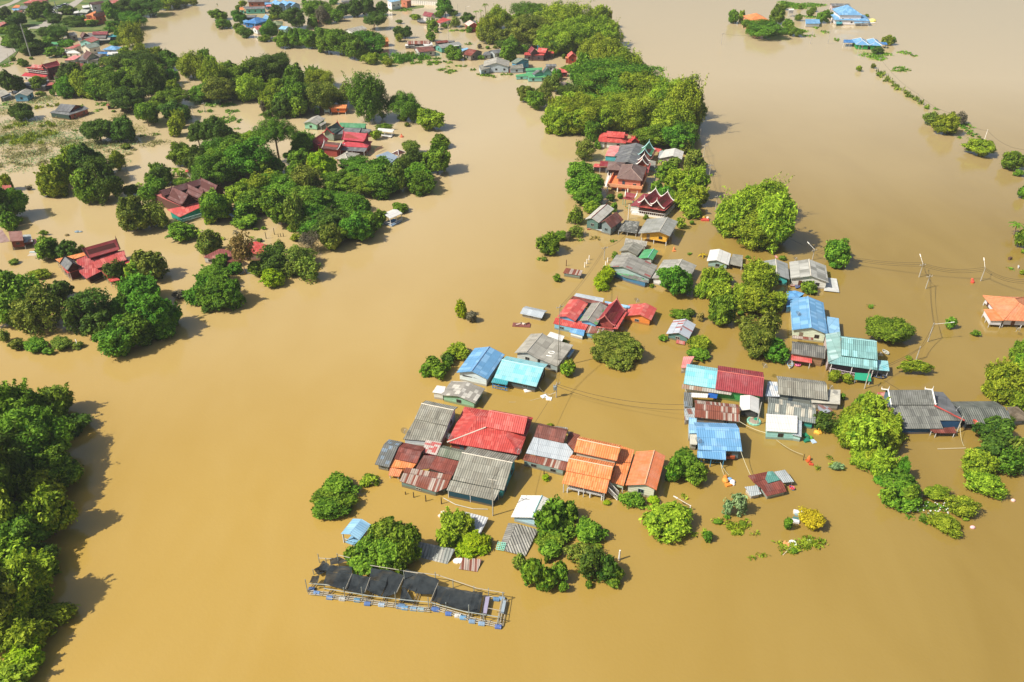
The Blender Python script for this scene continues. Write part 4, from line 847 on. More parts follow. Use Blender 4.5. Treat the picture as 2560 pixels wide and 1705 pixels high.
for nm, lb, sh, wl, items in (
 ('house', 'long brown timber house beside the bright blue mansion on the far bank', 'the long brown timber house', '9a5a44', [('g', (505, 0), (725, -2), (498, 22), (735, 18), 4.4, .4, roofmat('807878', '706868', .3))]),
 ('house', 'turquoise-walled long house with dark roof and orange end', 'the turquoise-walled long house', '58b8a8', [('g', (480, 70), (680, 66), (470, 98), (685, 90), 3.6, .35, GREYD), ('s', [(412, 80, 3), (455, 75, 3), (462, 105, 2.6), (418, 105, 2.6)], ORANGE)]),
 ('mansion', 'bright blue multi-gabled riverside mansion at the top edge', 'the blue multi-gabled mansion', '7898b0', [('g', (790, -5), (850, 30), (750, 25), (815, 58), 5, .5, BLUE), ('g', (870, -5), (940, 30), (830, 40), (900, 58), 4.6, .5, BLUE), ('g', (925, 5), (1010, 28), (900, 45), (960, 62), 4.4, .5, BLUE), ('s', [(680, 25, 4), (750, 20, 4), (760, 40, 3.4), (680, 48, 3.4)], BLUE), ('s', [(700, 50, 3), (745, 48, 3), (750, 66, 2.6), (690, 68, 2.6)], PINK)]),
 ('house', 'deep blue hip-roofed house among trees on the far bank', 'the deep blue hip house', '2870b0', [('h', (460, 235), (590, 250), (690, 205), 3.6, .45, BLUED), ('s', [(655, 190, 3.4), (690, 150, 3.6), (722, 170, 3.4), (712, 210, 3)], BLUEL), ('s', [(450, 195, 3), (590, 240, 3.2), (580, 262, 2.8), (450, 225, 2.4)], BLUE)]),
 ('house', 'dark grey roof of a house directly behind the deep blue hip house', 'the dark roof behind blue', '70787c', [('g', (475, 155), (580, 158), (470, 185), (590, 180), 3.4, .4, GREYD)]),
 ('house', 'moss green hip-roofed house behind the tree on the far bank', 'the moss green hip house', '98a090', [('h', (740, 268), (870, 262), (915, 225), 3.8, .4, roofmat('8a9a70', '7c8c64', .3))]),
 ('house', 'pink-roofed white house at the water edge on the far bank', 'the pink-roofed white house', 'd4dce0', [('g', (590, 275), (655, 262), (570, 315), (660, 305), 3.4, .4, RUSTP)]),
 ('house', 'pale green house with light blue patched roof on the far bank', 'the light blue patched far house', 'a0c8b8', [('g', (850, 272), (920, 275), (830, 302), (905, 312), 3.4, .35, BLUEL), ('s', [(915, 275, 3.2), (1020, 290, 2.8), (1000, 305, 2.6), (925, 300, 2.8)], GREYL)]),
 ('house', 'white two-storey block beside the brick cube building at the top', 'the white two-storey block', 'e8e8ec', [('s', [(1965, 5, 6), (2060, -5, 6), (2110, 5, 6), (2010, 22, 6)], BLUEL)]),
 ('building', 'orange brick cube building with white parapet near the top', 'the orange brick cube', 'c87858', [('s', [(2108, -2, 5), (2160, -10, 5), (2222, 0, 5), (2175, 12, 5)], roofmat('d88868', 'c87858', .3, 0))]),
 ('house', 'grey roof of a house behind trees at the top edge', 'the grey roof at the top edge', '98a0a0', [('g', (1490, 5), (1610, 0), (1478, 18), (1620, 16), 4, .4, GREYD), ('s', [(1530, 45, 3), (1610, 32, 3), (1612, 50, 2.6), (1540, 62, 2.6)], GREYL)]),
 ('hut', 'tiny coral hut among trees at the water edge on the far bank', 'the tiny coral hut', 'b07868', [('s', [(1195, 195, 3), (1225, 190, 3), (1250, 220, 2.6), (1215, 225, 2.4)], RUSTP)]),
 ('house', 'long zinc grey house flooded beside the domed dark tree', 'the long zinc grey house', 'c8ccc8', [('g', (1560, 300), (1700, 268), (1590, 340), (1765, 300), 3.4, .3, GREYL), ('s', [(1560, 340, 2.8), (1700, 315, 2.8), (1710, 328, 2.4), (1575, 352, 2.4)], WHITE)]),
 ('house', 'vivid orange thai roof with a spire poking above dark trees', 'the vivid orange spire roof', 'a05030', [('g', (1868, 398), (1985, 392), (1880, 445), (1975, 432), 3.4, .4, ORANGE), ('g', (1868, 352), (1872, 385), (1850, 400), (1890, 400), 4.4, 1.0, REDB)]),
):
    h = H_(nm, lb, sh, wl, nm, far=1)
    for it in items:
        if it[0] == 'g': h.g(*it[1:7], it[7])
        elif it[0] == 'h': h.hip(*it[1:5], it[5], it[6])
        else: h.s(it[1], it[2], wall=wl, win=1)
crop('C')
for nm, lb, sh, wl, items in (
 ('house', 'crimson spired thai house on a white base near the palm trees', 'the crimson spired house', 'd8d0cc', [('g', (262, 115), (350, 130), (232, 158), (320, 180), 5.0, .8, MAROON), ('s', [(370, 225, 3.2), (450, 185, 3.4), (540, 205, 3), (420, 245, 2.6)], RED)]),
 ('house', 'dark waterside deck house in front of the crimson spired house', 'the dark deck in front', '485058', [('s', [(175, 210, 1.6), (280, 205, 1.6), (290, 235, 1.2), (210, 232, 1.2)], GREYD)]),
 ('house', 'pinkish white gable house with brick walls beside the wooded bank', 'the pinkish white gable house', '9c4a3c', [('g', (735, 210), (780, 240), (675, 245), (715, 272), 4.2, .5, roofmat('f0d0c4', 'e8c0b4', .3))]),
 ('house', 'orange gable house touching the pinkish white one by the wooded bank', 'the orange gable by the bank', 'a04838', [('g', (830, 230), (872, 250), (780, 262), (815, 285), 3.8, .5, ORANGET)]),
 ('shed', 'leftmost rusty and white striped shed of the market row', 'the striped market shed', '606468', [('g', (100, 430), (320, 425), (50, 465), (300, 460), 3.0, .3, RUSTZ), ('s', [(60, 462, 2.2), (170, 462, 2.4), (150, 482, 2), (50, 480, 2)], WHITE)]),
 ('shed', 'white-roofed shed between the striped shed and grey market roofs', 'the white-roofed market shed', '707478', [('s', [(240, 460, 3), (330, 440, 3), (348, 468, 2.6), (262, 485, 2.6)], WHITE), ('s', [(140, 490, 2.5), (260, 480, 2.6), (380, 478, 2.6), (330, 500, 2.3)], GREYL)]),
 ('shed', 'dull red roofed market shed with dark edges', 'the dull red market shed', '484040', [('g', (370, 432), (500, 420), (395, 455), (510, 440), 3.4, .3, RUST), ('s', [(500, 425, 2.8), (580, 425, 2.8), (560, 442, 2.6), (505, 442, 2.6)], GREYD)]),
 ('shed', 'long grey-white striped market roof with turquoise end', 'the long striped market roof', '58a090', [('g', (430, 465), (620, 435), (400, 510), (655, 475), 3.2, .3, roofmat('a0a4a0', 'd8d8d4', .3, .5, .5, .7, .3, (1.6, 4)))]),
 ('shed', 'brown-roofed white market shed with open dark front', 'the brown-roofed market shed', 'c8c8c8', [('g', (170, 492), (330, 490), (200, 555), (385, 525), 3.2, .3, RUSTD)]),
 ('house', 'dark rusty red roof beside the round green tree by the market', 'the dark rusty red roof', '8c8478', [('g', (720, 510), (835, 530), (660, 570), (720, 580), 3.2, .35, RUST), ('s', [(640, 515, 2.6), (710, 500, 2.8), (720, 512, 2.7), (650, 540, 2.3)], BLUEL)]),
 ('house', 'grey hip-gabled house beside hedge between market and bank', 'the grey house by the hedge', 'a8b4b8', [('g', (1000, 520), (1050, 515), (950, 572), (1080, 548), 3.2, .35, GREYD), ('s', [(862, 578, 2.6), (890, 545, 2.9), (1000, 530, 3), (950, 575, 2.6)], GREYD)]),
 ('school_house', 'long pale blue school-like house with four dark windows and grey gable', 'the long pale blue house', 'b4c4d0', [('g', (1010, 645), (1020, 600), (1150, 715), (1150, 640), 3.6, .3, GREYL), ('s', [(825, 690, 3.4), (930, 660, 3.6), (945, 712, 3.2), (850, 740, 3)], GREY), ('s', [(1150, 690, 3.2), (1290, 672, 3.2), (1300, 715, 2.8), (1155, 722, 2.8)], GREY)]),
 ('house', 'red-walled annex with grey roof joined to the long pale blue house', 'the red-walled annex', 'c05850', [('s', [(1152, 700, 2.6), (1295, 695, 2.6), (1300, 722, 2.4), (1145, 726, 2.4)], GREY)]),
 ('house', 'green-grey gable house with light blue gable front behind the long house', 'the green-grey gable house', '58a8c8', [('g', (1265, 605), (1275, 625), (1140, 655), (1235, 665), 4.0, .3, roofmat('8c9c8c', '7c8c7c', .3)), ('s', [(1270, 605, 4), (1345, 622, 3.4), (1355, 658, 3.2), (1240, 662, 3.4)], roofmat('88988c', '788878', .3))]),
 ('house', 'emerald-roofed flooded house with white wall and dark thai gable', 'the emerald-roofed house', '80c8c0', [('s', [(1320, 718, 3.2), (1500, 708, 3.2), (1490, 735, 3), (1320, 745, 3)], GREENB), ('s', [(1215, 785, 2.2), (1335, 770, 2.4), (1340, 798, 2.1), (1218, 805, 1.9)], GREENB), ('s', [(1330, 755, 3.2), (1500, 750, 3.2), (1560, 810, 2.6), (1345, 815, 2.6)], GREENB), ('g', (1440, 728), (1460, 740), (1390, 775), (1420, 790), 3.8, .5, GREYD), ('g', (1530, 688), (1545, 702), (1495, 760), (1515, 780), 4.2, 1.1, roofmat('5c6c6c', '4c5c5c', .3))]),
 ('house', 'small grey gables behind the emerald-roofed house', 'the small grey gables', 'a0a8a8', [('g', (1540, 672), (1640, 672), (1530, 698), (1650, 695), 3.8, .4, GREYD), ('g', (1610, 715), (1665, 725), (1570, 755), (1640, 760), 3.4, .4, GREY)]),
 ('house', 'bright red roof annex on the right of the emerald roof', 'the bright red annex', '803030', [('s', [(1665, 715, 3.2), (1735, 728, 3.2), (1762, 762, 2.6), (1700, 762, 2.6)], REDB)]),
 ('house', 'red-roofed bright blue house with a blue tarpaulin in front of bamboo', 'the red-roofed bright blue house', '58a0c8', [('g', (1485, 390), (1592, 388), (1472, 442), (1592, 440), 5.6, .5, REDB), ('s', [(1440, 485, 2.6), (1462, 430, 3.4), (1480, 448, 3.2), (1478, 490, 2.2)], paint('2a80c8'))]),
 ('house', 'large red thai house with dark timber walls below the blue house', 'the large red timber thai house', '58484c', [('g', (1385, 480), (1415, 515), (1340, 535), (1375, 552), 4.8, 1.0, MAROON), ('g', (1480, 500), (1550, 510), (1415, 548), (1530, 552), 4.6, .4, REDB), ('s', [(1310, 555, 3.8), (1350, 545, 4.2), (1520, 555, 4.2), (1515, 582, 3.4), (1302, 576, 3.4)], RED), ('s', [(1540, 530, 3.6), (1620, 532, 3.6), (1618, 560, 3), (1532, 558, 3)], REDB)]),
 ('house', 'white-roofed low shed at the foot of the big trees', 'the white low shed', '808480', [('s', [(1285, 452, 2.6), (1392, 448, 2.6), (1395, 468, 2.2), (1295, 472, 2.2)], WHITE)]),
 ('house', 'grey roof half hidden behind the layered dark green tree', 'the half hidden grey roof', '888c88', [('g', (1770, 470), (1820, 468), (1745, 500), (1820, 495), 3.4, .35, GREYD)]),
 ('house', 'orange and coral thai house half hidden at the bamboo edge', 'the coral house at the bamboo', 'a04830', [('g', (1800, 525), (1815, 560), (1755, 585), (1770, 605), 4, .8, REDB), ('s', [(1740, 595, 3.4), (1820, 585, 3.6), (1825, 612, 3), (1738, 612, 3)], ORANGE)]),
 ('house', 'brown roof with turquoise porch beside the brown-green trees', 'the brown roof with turquoise porch', '687880', [('g', (1690, 852), (1750, 862), (1668, 885), (1730, 905), 3.4, .4, roofmat('84746c', '746860', .3)), ('s', [(1735, 868, 3.0), (1790, 870, 3), (1808, 902, 2.6), (1740, 905, 2.6)], roofmat('a8a0a0', '988c8c', .3)), ('s', [(1665, 925, 2.2), (1780, 915, 2.2), (1760, 935, 1.9), (1680, 958, 1.8)], AQUA)]),
):
    h = H_(nm, lb, sh, wl, nm.replace('_', ' '), far=1)
    for it in items:
        if it[0] == 'g': h.g(*it[1:7], it[7])
        elif it[0] == 'h': h.hip(*it[1:5], it[5], it[6])
        else: h.s(it[1], it[2], wall=wl, win=1)
crop('D')
h = H_('house', 'orange-roofed pink house half hidden by trees on the far islet', 'the orange-roofed islet house', 'e8a080', far=1)
h.hip((232, 160), (385, 158), (375, 120), 5.0, .45, ORANGE)
h = H_('villa', 'two-storey white villa with blue hip roofs, grey roof behind', 'the blue hip villa', 'e4e4ec', 'villa', far=1)
h.g((865, 27), (1005, 27), (862, 45), (1010, 50), 6.5, .3, GREYD, wall='c0b0b0')
h.hip((925, 115), (1108, 118), (1075, 72), 6.6, .55, BLUE)
h.hip((885, 152), (1165, 162), (1120, 118), 3.4, .35, BLUE, top=.5)
h.s([(900, 168, 2.0), (945, 165, 2.0), (948, 182, 1.6), (902, 184, 1.6)], TEALD, name='awning', wall='208080')
h.s([(1040, 165, 2.4), (1165, 165, 2.4), (1160, 178, 2.0), (1040, 180, 2.0)], BLUEL, name='porch_roof', posts=1)
h = H_('shed', 'low blue shed roof in the water left of the blue villa', 'the low blue shed', 'd0d0d8', 'shed', far=1)
h.s([(660, 148, 3), (772, 148, 3), (776, 182, 2.4), (665, 184, 2.4)], BLUE, wall='c8d0d8')
h = H_('tower_hut', 'tiny white water tank tower on legs on the far islet', 'the tiny white tank tower', 'd8dce0', 'tank tower', far=1)
h.s([(532, 68, 5.0), (570, 66, 5.0), (575, 78, 4.6), (532, 80, 4.6)], WHITE, wall='d0d4dc', st=2.0)
h = H_('house', 'low twin blue hip house with green walls alone on the flooded dyke', 'the twin blue hip house', '20a040', far=1)
h.hip((1055, 346), (1160, 350), (1150, 310), 3.0, .5, BLUE, cap=TRIM)
h.hip((1165, 350), (1256, 354), (1240, 312), 3.0, .5, BLUE, cap=TRIM)
h.s([(958, 306, 3.0), (1052, 308, 3.0), (1056, 332, 2.6), (956, 330, 2.6)], BLUED, name='side_roof', posts=1)
h.s([(1238, 325, 3.0), (1290, 328, 2.8), (1298, 345, 2.5), (1258, 345, 2.5)], BLUED, name='side_roof', posts=1)
# ------------------------------------------------------------------ vegetation kit
RNG = np.random.default_rng(7)
def quads_mesh(name, V, F, tint):
    me = bpy.data.meshes.new(name); nf = len(F)
    me.vertices.add(len(V)); me.vertices.foreach_set('co', V.astype(np.float32).ravel())
    me.loops.add(nf * 4); me.loops.foreach_set('vertex_index', F.astype(np.int32).ravel())
    me.polygons.add(nf); me.polygons.foreach_set('loop_start', np.arange(0, nf * 4, 4, dtype=np.int32)); me.polygons.foreach_set('loop_total', np.full(nf, 4, dtype=np.int32))
    a = me.attributes.new('tint', 'FLOAT', 'FACE'); a.data.foreach_set('value', np.clip(tint, 0, 1).astype(np.float32))
    me.update(); me.validate(); return me
def leaves(C, N, size, asp, tint, rng, droop=0.0):
    "one rhombic leaf cluster per point"
    n = len(C); N = N / (np.linalg.norm(N, axis=1, keepdims=True) + 1e-9)
    T = rng.normal(size=(n, 3)); T[:, 2] -= droop * 2.2; T -= N * (T * N).sum(1, keepdims=True); T /= (np.linalg.norm(T, axis=1, keepdims=True) + 1e-9)
    B = np.cross(N, T); s = size * rng.uniform(.6, 1.35, (n, 1)); l = s * asp
    V = np.stack([C - T * l, C - B * s * .62 + N * s * .18, C + T * l, C + B * s * .62 + N * s * .18], 1).reshape(-1, 3)
    return V, np.arange(n * 4).reshape(n, 4), tint
def unit(v): return v / (np.linalg.norm(v, axis=-1, keepdims=True) + 1e-9)
def crown_mesh(kind, R, seed):
    rng = np.random.default_rng(seed)
    P = dict(r=(38, .25, 1.1, .27), u=(60, .19, 1.0, .23), b=(52, .21, 1.8, .22), s=(36, .22, 1.2, .25), h=(30, .24, 1.3, .19), x=(16, .26, 2.4, .10))[kind]
    K, lr, asp, leaf = P
    K = int(K * (0.65 if R < 2.2 else 1 if R < 5 else 1.5)); lr *= (1.15 if R < 2.2 else 1 if R < 5 else .84)
    i = np.arange(K) + .5; ph = np.arccos(1 - 1.75 * i / K); th = math.pi * (1 + 5 ** .5) * i + rng.uniform(0, 6)
    d = np.stack([np.cos(th) * np.sin(ph), np.sin(th) * np.sin(ph), np.cos(ph)], 1) + rng.normal(size=(K, 3)) * .16; d = unit(d)
    r = lr * rng.uniform(.5, 1.5, K); c = d * (1.02 - r * .9)[:, None] * rng.uniform(.72, 1.13, (K, 1))
    if kind == 'u': c[:, 2] = np.abs(c[:, 2]) * 1.0 - .15; r *= rng.uniform(.8, 1.2, K)
    if kind == 'b': c[:, 2] += rng.uniform(-.05, .12, K)
    c = np.vstack([c, rng.normal(size=(4, 3)) * .25]); r = np.append(r, [lr * 1.3] * 4); K = len(r)
    dens = dict(r=2.1, u=2.2, b=2.0, s=1.0, h=1.7, x=.35)[kind]
    area = 4 * math.pi * (r ** 2); n = (area * R * R * dens / (leaf * leaf * 1.3 * asp)).astype(int); n = np.clip(n, 12, 1400 if R > 9 else 900 if R > 6 else 600)
    ltint = rng.uniform(.1, .85, K)
    Cs, Ns, Ts = [], [], []
    for k in range(K):
        m = n[k]; dd = unit(rng.normal(size=(m, 3)) + np.array([0, 0, .25])); rad_ = r[k] * (rng.uniform(.3, 1.0, (m, 1)) ** .6 + np.abs(rng.normal(size=(m, 1))) * .24)
        sc = np.array([1, 1, 1.25 if kind == 'u' else .8 if kind == 'r' else 1.0]);
        if kind == 'b': sc = np.array([1, 1, 1.05])
        p = c[k] + dd * rad_ * sc
        if kind in 'xs': p += rng.normal(size=(m, 3)) * .06
        if kind == 'b':      # drooping plumes
            p[:, 2] -= (np.linalg.norm(p[:, :2] - c[k, :2] * .6, axis=1) ** 2) * .35
        q = (p[:, None, :] - c[None]) / sc; inside = (np.linalg.norm(q, axis=2) < r[None] * .6).sum(1) > 0
        keep = ~inside | (rng.uniform(size=m) < .12); keep &= p[:, 2] > -1.0
        p = p[keep]; dd = dd[keep]
        Cs.append(p); Ns.append(dd * .8 + unit(p) * .35 + np.array([0, 0, .25]) + rng.normal(size=p.shape) * .62)
        Ts.append(ltint[k] * .7 + rng.uniform(-.3, .6, len(p)))
    if kind == 'b' or kind == 'x':   # stems that stick out above the crown
        for _ in range(int(26 if kind == 'b' else 14)):
            a0 = rng.uniform(0, 6.28); e = rng.uniform(.2, .9); base = np.array([math.cos(a0) * e * .6, math.sin(a0) * e * .6, .3]); tip = np.array([math.cos(a0) * e * 1.15, math.sin(a0) * e * 1.15, rng.uniform(.75, 1.3)])
            m = int(26 + 6 * R); t = rng.uniform(0, 1, (m, 1)); p = base + (tip - base) * t; p[:, 2:] -= .12 * t ** 3
            p += rng.normal(size=p.shape) * (.09 * (1.15 - t)); Cs.append(p); Ns.append(rng.normal(size=p.shape) + np.array([0, 0, .6])); Ts.append(rng.uniform(.4, 1, m))
    C = np.vstack(Cs); N = np.vstack(Ns); T = np.concatenate(Ts)
    u = unit(C)                               # uneven outline: limbs that reach out, gaps where others broke
    f = np.ones(len(C))
    for _ in range(9):
        wdir = unit(rng.normal(size=3) + np.array([0, 0, .2])); dp = u @ wdir
        f += rng.choice([-.30, -.18, .16, .26]) * np.clip((dp - .62) / .38, 0, 1) ** 1.2
    C = C * np.clip(f, .6, 1.32)[:, None]; C[:, 2] = np.maximum(C[:, 2], -1.02)
    if len(C) > (34000 if R > 9 else 20000): sel = rng.permutation(len(C))[:34000 if R > 9 else 20000]; C, N, T = C[sel], N[sel], T[sel]
    return quads_mesh('crown', *leaves(C, N, leaf * 1.12 / R, asp, T, rng, .6 if kind == 'b' else .1))
def trunk_mesh(kind, seed):
    rng = random.Random(seed); mb = MB(); top = Vector((0, 0, .1)); n = 7 if kind != 'x' else 16
    b0 = Vector((rng.uniform(-.08, .08), rng.uniform(-.08, .08), -1.25))
    if kind == 'b':
        for k in range(9):
            a = rng.uniform(0, 6.28); e = rng.uniform(.1, .3); mb.bar(Vector((math.cos(a) * e * .5, math.sin(a) * e * .5, -1.2)), Vector((math.cos(a) * e * 2.6, math.sin(a) * e * 2.6, rng.uniform(.3, .8))), .018, 4, .008)
    else:
        mb.bar(b0, top, .055, 6, .035)
        for k in range(n):
            a = 6.283 * k / n + rng.uniform(-.3, .3); s = Vector((0, 0, rng.uniform(-.5, .05))); e = rng.uniform(.5, .85)
            m = Vector((math.cos(a) * e * .55, math.sin(a) * e * .55, rng.uniform(-.1, .3))); tp = Vector((math.cos(a) * e, math.sin(a) * e, rng.uniform(.1, .75)))
            mb.bar(s, m, .026, 5, .016); mb.bar(m, tp, .016, 4, .006)
            if kind in 'xs':
                for q in range(3):
                    t2 = tp + Vector((rng.uniform(-.3, .3), rng.uniform(-.3, .3), rng.uniform(-.1, .3))); mb.bar(m.lerp(tp, .5), t2, .009, 3, .003)
    me = bpy.data.meshes.new('trunk'); me.from_pydata(mb.v, [], mb.f); return me
# leaf colours: darker and lighter leaf of each kind (albedo)
LC = dict(g=((.032, .10, .006), (.26, .42, .03)), d=((.022, .062, .008), (.14, .235, .025)), e=((.028, .10, .007), (.18, .36, .025)), t=((.2, .2, .07), (.42, .40, .17)),
          y=((.06, .13, .006), (.42, .54, .035)), l=((.14, .26, .004), (.42, .52, .015)), o=((.045, .095, .008), (.31, .38, .05)),
          a=((.16, .12, .03), (.42, .30, .09)), p=((.13, .22, .09), (.33, .46, .20)), k=((.10, .09, .06), (.2, .18, .12)), m=((.3, .2, .01), (.6, .45, .02)))
CN = dict(t='tan', g='green', d='dark green', e='deep green', y='yellow-green', l='lime green', o='olive', a='russet', p='pale green', k='bare grey', m='golden')
KN = dict(r=('round_tree', 'round tree'), u=('rain_tree', 'spreading tree'), b=('bamboo_clump', 'bamboo clump'), s=('open_tree', 'airy tree'), h=('shrub', 'low shrub'), x=('bare_tree', 'leafless tree'))
BARK = paint('8a7660', .9, .4, 'bark'); BARKB = paint('8c9050', .8, .3, 'bamboo_stem')
protos = {}
def proto(kind, R, var):
    cls = 1.5 if R < 2.0 else 3 if R < 3.8 else 5 if R < 6 else 8 if R < 9.5 else 12
    key = (kind, cls, var)
    if key not in protos:
        s = hash((ord(kind), cls, var)) & 0xffff
        protos[key] = (crown_mesh(kind, cls, s), trunk_mesh(kind, s))
    return protos[key]
TREES = []
_seed = random.Random(3)
def tree(cx, yt, yb, w, kind='r', col='g', base=None):
    x, y0 = px((cx, yt)); _, y1 = px((cx, yb)); w = w / _c[2] * 1.02; y0, y1 = y0 - (y1 - y0) * .03, y1 + (y1 - y0) * .01
    y0 = max(y0, -60) if y0 < -60 else y0
    ym = (y0 + y1) / 2; pm = ppm(ym); R = w / 2 / pm; half = (y1 - y0) / 2 / pm
    phi = TH + math.atan((ym - 852.5) / FP); sp, cp = math.sin(phi), math.cos(phi)
    Ry = R
    v = half * half - (R * sp) ** 2; mn = (.45 if kind != 'u' else .52) * R * cp
    if v < mn * mn:
        Hh = mn / cp; Ry = math.sqrt(max(.04, half * half - mn * mn)) / sp; Ry = max(Ry, .35 * R)
    else: Hh = math.sqrt(v) / cp
    if Hh > 1.9 * R: Hh = 1.9 * R
    u = (x - 1280) / FP; vv = (ym - 852.5) / FP; r = Vector((u, CT - vv * ST, -ST - vv * CT))
    if base is None:
        zc = Hh * .93
        t = (zc - HC) / r.z; c = Vector((r.x * t, r.y * t, zc))
    else:
        b = at((cx, base), 0); lo, hi = Hh * .5, 40
        for _ in range(30):
            m = (lo + hi) / 2
            if proj((b.x, b.y, m))[1] > ym: lo = m
            else: hi = m
        c = Vector((b.x, b.y, lo))
    TREES.append((c, R, Ry, Hh, kind, col))
def T(s):
    for q in s.split(';'):
        q = q.strip()
        if not q: continue
        f = q.split(','); cx, yt, yb, w = [float(v) for v in f[:4]]; r = (yb - yt) / w
        if f[4][0] == 'b' and r > 1.15 and w / _c[2] > 32:
            n = 2 if r < 1.9 else 3; hh = min((yb - yt) * (.66 if n == 2 else .5), w * 1.12)
            for k in range(n):
                y0 = yt + (yb - yt - hh) * k / (n - 1); tree(cx + w * .13 * (-1) ** k, y0, y0 + hh, w * (.86 if k == 0 else 1.0), f[4][0], f[4][1])
        else: tree(cx, yt, yb, w, f[4][0], f[4][1], float(f[5]) if len(f) > 5 else None)
def T_plain(s):
    for q in s.split(';'):
        q = q.strip()
        if not q: continue
        f = q.split(','); tree(float(f[0]), float(f[1]), float(f[2]), float(f[3]), f[4][0], f[4][1], float(f[5]) if len(f) > 5 else None)
def ordinal(i): return ['first', 'second', 'third', 'fourth', 'fifth', 'sixth', 'seventh', 'eighth', 'ninth', 'tenth', 'eleventh', 'twelfth'][i]
def plant_trees():
    recs = []
    for (c, R, Ry, Hh, kind, col) in TREES:
        best = min(LAND, key=lambda L: (L[1] - c.x) ** 2 + (L[2] - c.y) ** 2)
        dx, dy = c.x - best[1], c.y - best[2]
        rel = ('right of' if dx > 0 else 'left of') if abs(dx) > abs(dy) * .7 else ('behind' if dy > 0 else 'in front of')
        mR = (R + Ry) / 2
        sz = 'small ' if mR < 2.2 and kind != 'h' else 'tall ' if Hh > 1.15 * mR and kind != 'h' else 'big ' if mR > 5 else ''
        recs.append([c, R, Ry, Hh, kind, col, f"{sz}{CN[col]} {KN[kind][1].replace('tree', 'tree')} {rel} {best[0]}", (dx * dx + dy * dy) ** .5])
    from collections import defaultdict
    g = defaultdict(list)
    for r in recs: g[r[6]].append(r)
    for k, L in g.items():
        if len(L) > 1:
            L.sort(key=lambda r: proj(r[0])[0])
            for i, r in enumerate(L):
                if len(L) == 2: r[6] += ', the ' + ('left one' if i == 0 else 'right one')
                else: r[6] += ', ' + ('leftmost' if i == 0 else 'rightmost' if i == len(L) - 1 else ordinal(i) + ' from left')
    for c, R, Ry, Hh, kind, col, lab, _ in recs:
        var = _seed.randrange(2 if kind in 'ub' else 3 if kind in 'r' else 2); cm, tm = proto(kind, (R * R * Ry) ** (1 / 3), var)
        root = empty(KN[kind][0], (c.x, c.y, 0), lab, 'shrub' if kind == 'h' else 'bamboo' if kind == 'b' else 'tree', {'h': 'shrubs standing in the flood', 'b': 'bamboo clumps in the flood'}.get(kind, 'trees standing in the flood'))
        cr = bpy.data.objects.new('crown' if kind != 'h' else 'foliage', cm); COL.objects.link(cr); cr.parent = root; cr.location = (0, 0, c.z); cr.scale = (R, Ry, Hh); cr.rotation_euler = (0, 0, 0)
        if abs(R - Ry) < .15 * R: cr.rotation_euler = (0, 0, _seed.uniform(0, 6.28))
        if not cm.materials: cm.materials.append(leafmat(*LC['g']))
        cr.material_slots[0].link = 'OBJECT'; cr.material_slots[0].material = leafmat(*LC[col])
        if kind != 'h':
            tr = bpy.data.objects.new('stems' if kind == 'b' else 'trunk', tm); COL.objects.link(tr); tr.parent = root
            if not tm.materials: tm.materials.append(BARKB if kind == 'b' else BARK)
            tr.location = (0, 0, c.z); tr.scale = (min(R, Ry), min(R, Ry), max(Hh, (c.z + .6) / 1.25))
# ------------------------------------------------------------------ where they stand, read region by region
crop('A'); T('''170,135,280,180,rd;40,90,205,120,rd;450,25,170,200,rd;720,65,150,170,rd;570,150,240,150,rd;330,70,200,110,rg;600,270,430,260,ud;240,290,540,230,rd;380,400,520,150,rg;70,270,350,150,rg;
1370,280,490,260,by;1210,210,350,170,re;1390,120,300,220,re;1180,30,220,150,rg;1330,0,170,230,rd;1560,-30,160,250,rd;1430,40,160,200,rd;1760,-40,90,260,by;1950,-50,45,260,by;510,430,510,80,re;550,495,555,60,hg;800,175,250,130,re;950,210,280,120,hg;690,420,490,170,re;
90,750,970,200,rd;190,820,960,130,rd;400,820,940,150,rg;750,700,900,260,rd;620,860,1000,90,rg;700,850,1015,220,be;850,800,1015,190,by;970,690,830,200,bg;1100,680,860,180,rd;1040,870,1045,210,bg;960,930,1040,110,hy;1280,770,1080,330,re;1330,930,1170,330,rd;1560,680,1080,320,rd;1440,610,820,230,rg;1130,600,690,150,ro;1350,540,720,170,by;1490,505,690,180,by;1620,520,740,190,by;1790,540,725,200,re;1800,750,880,150,re;1800,830,1040,160,by;1570,1075,1300,190,ug,1330;1840,1060,1280,290,rd;1860,1180,1430,150,by;1040,1260,1500,300,ud;1280,1260,1490,260,rd;240,1095,1265,200,rd;140,1120,1245,100,rd;2070,1300,1540,250,ud;230,620,700,90,rg;140,590,640,60,hg;330,600,625,50,hg;680,585,612,60,hg;900,1000,1010,60,hg;550,950,1010,60,hg;420,960,1010,130,ho;480,680,800,60,hg;1190,1155,1180,50,hg;1310,1120,1190,90,hk;1700,800,960,120,by;1010,690,850,90,be;530,380,430,150,hg;1200,430,480,100,rg;500,100,200,60,re;20,130,210,60,rg;880,170,230,60,hg;740,220,280,90,hg;1240,300,420,60,re;60,310,350,130,hg;430,190,230,90,hg''')
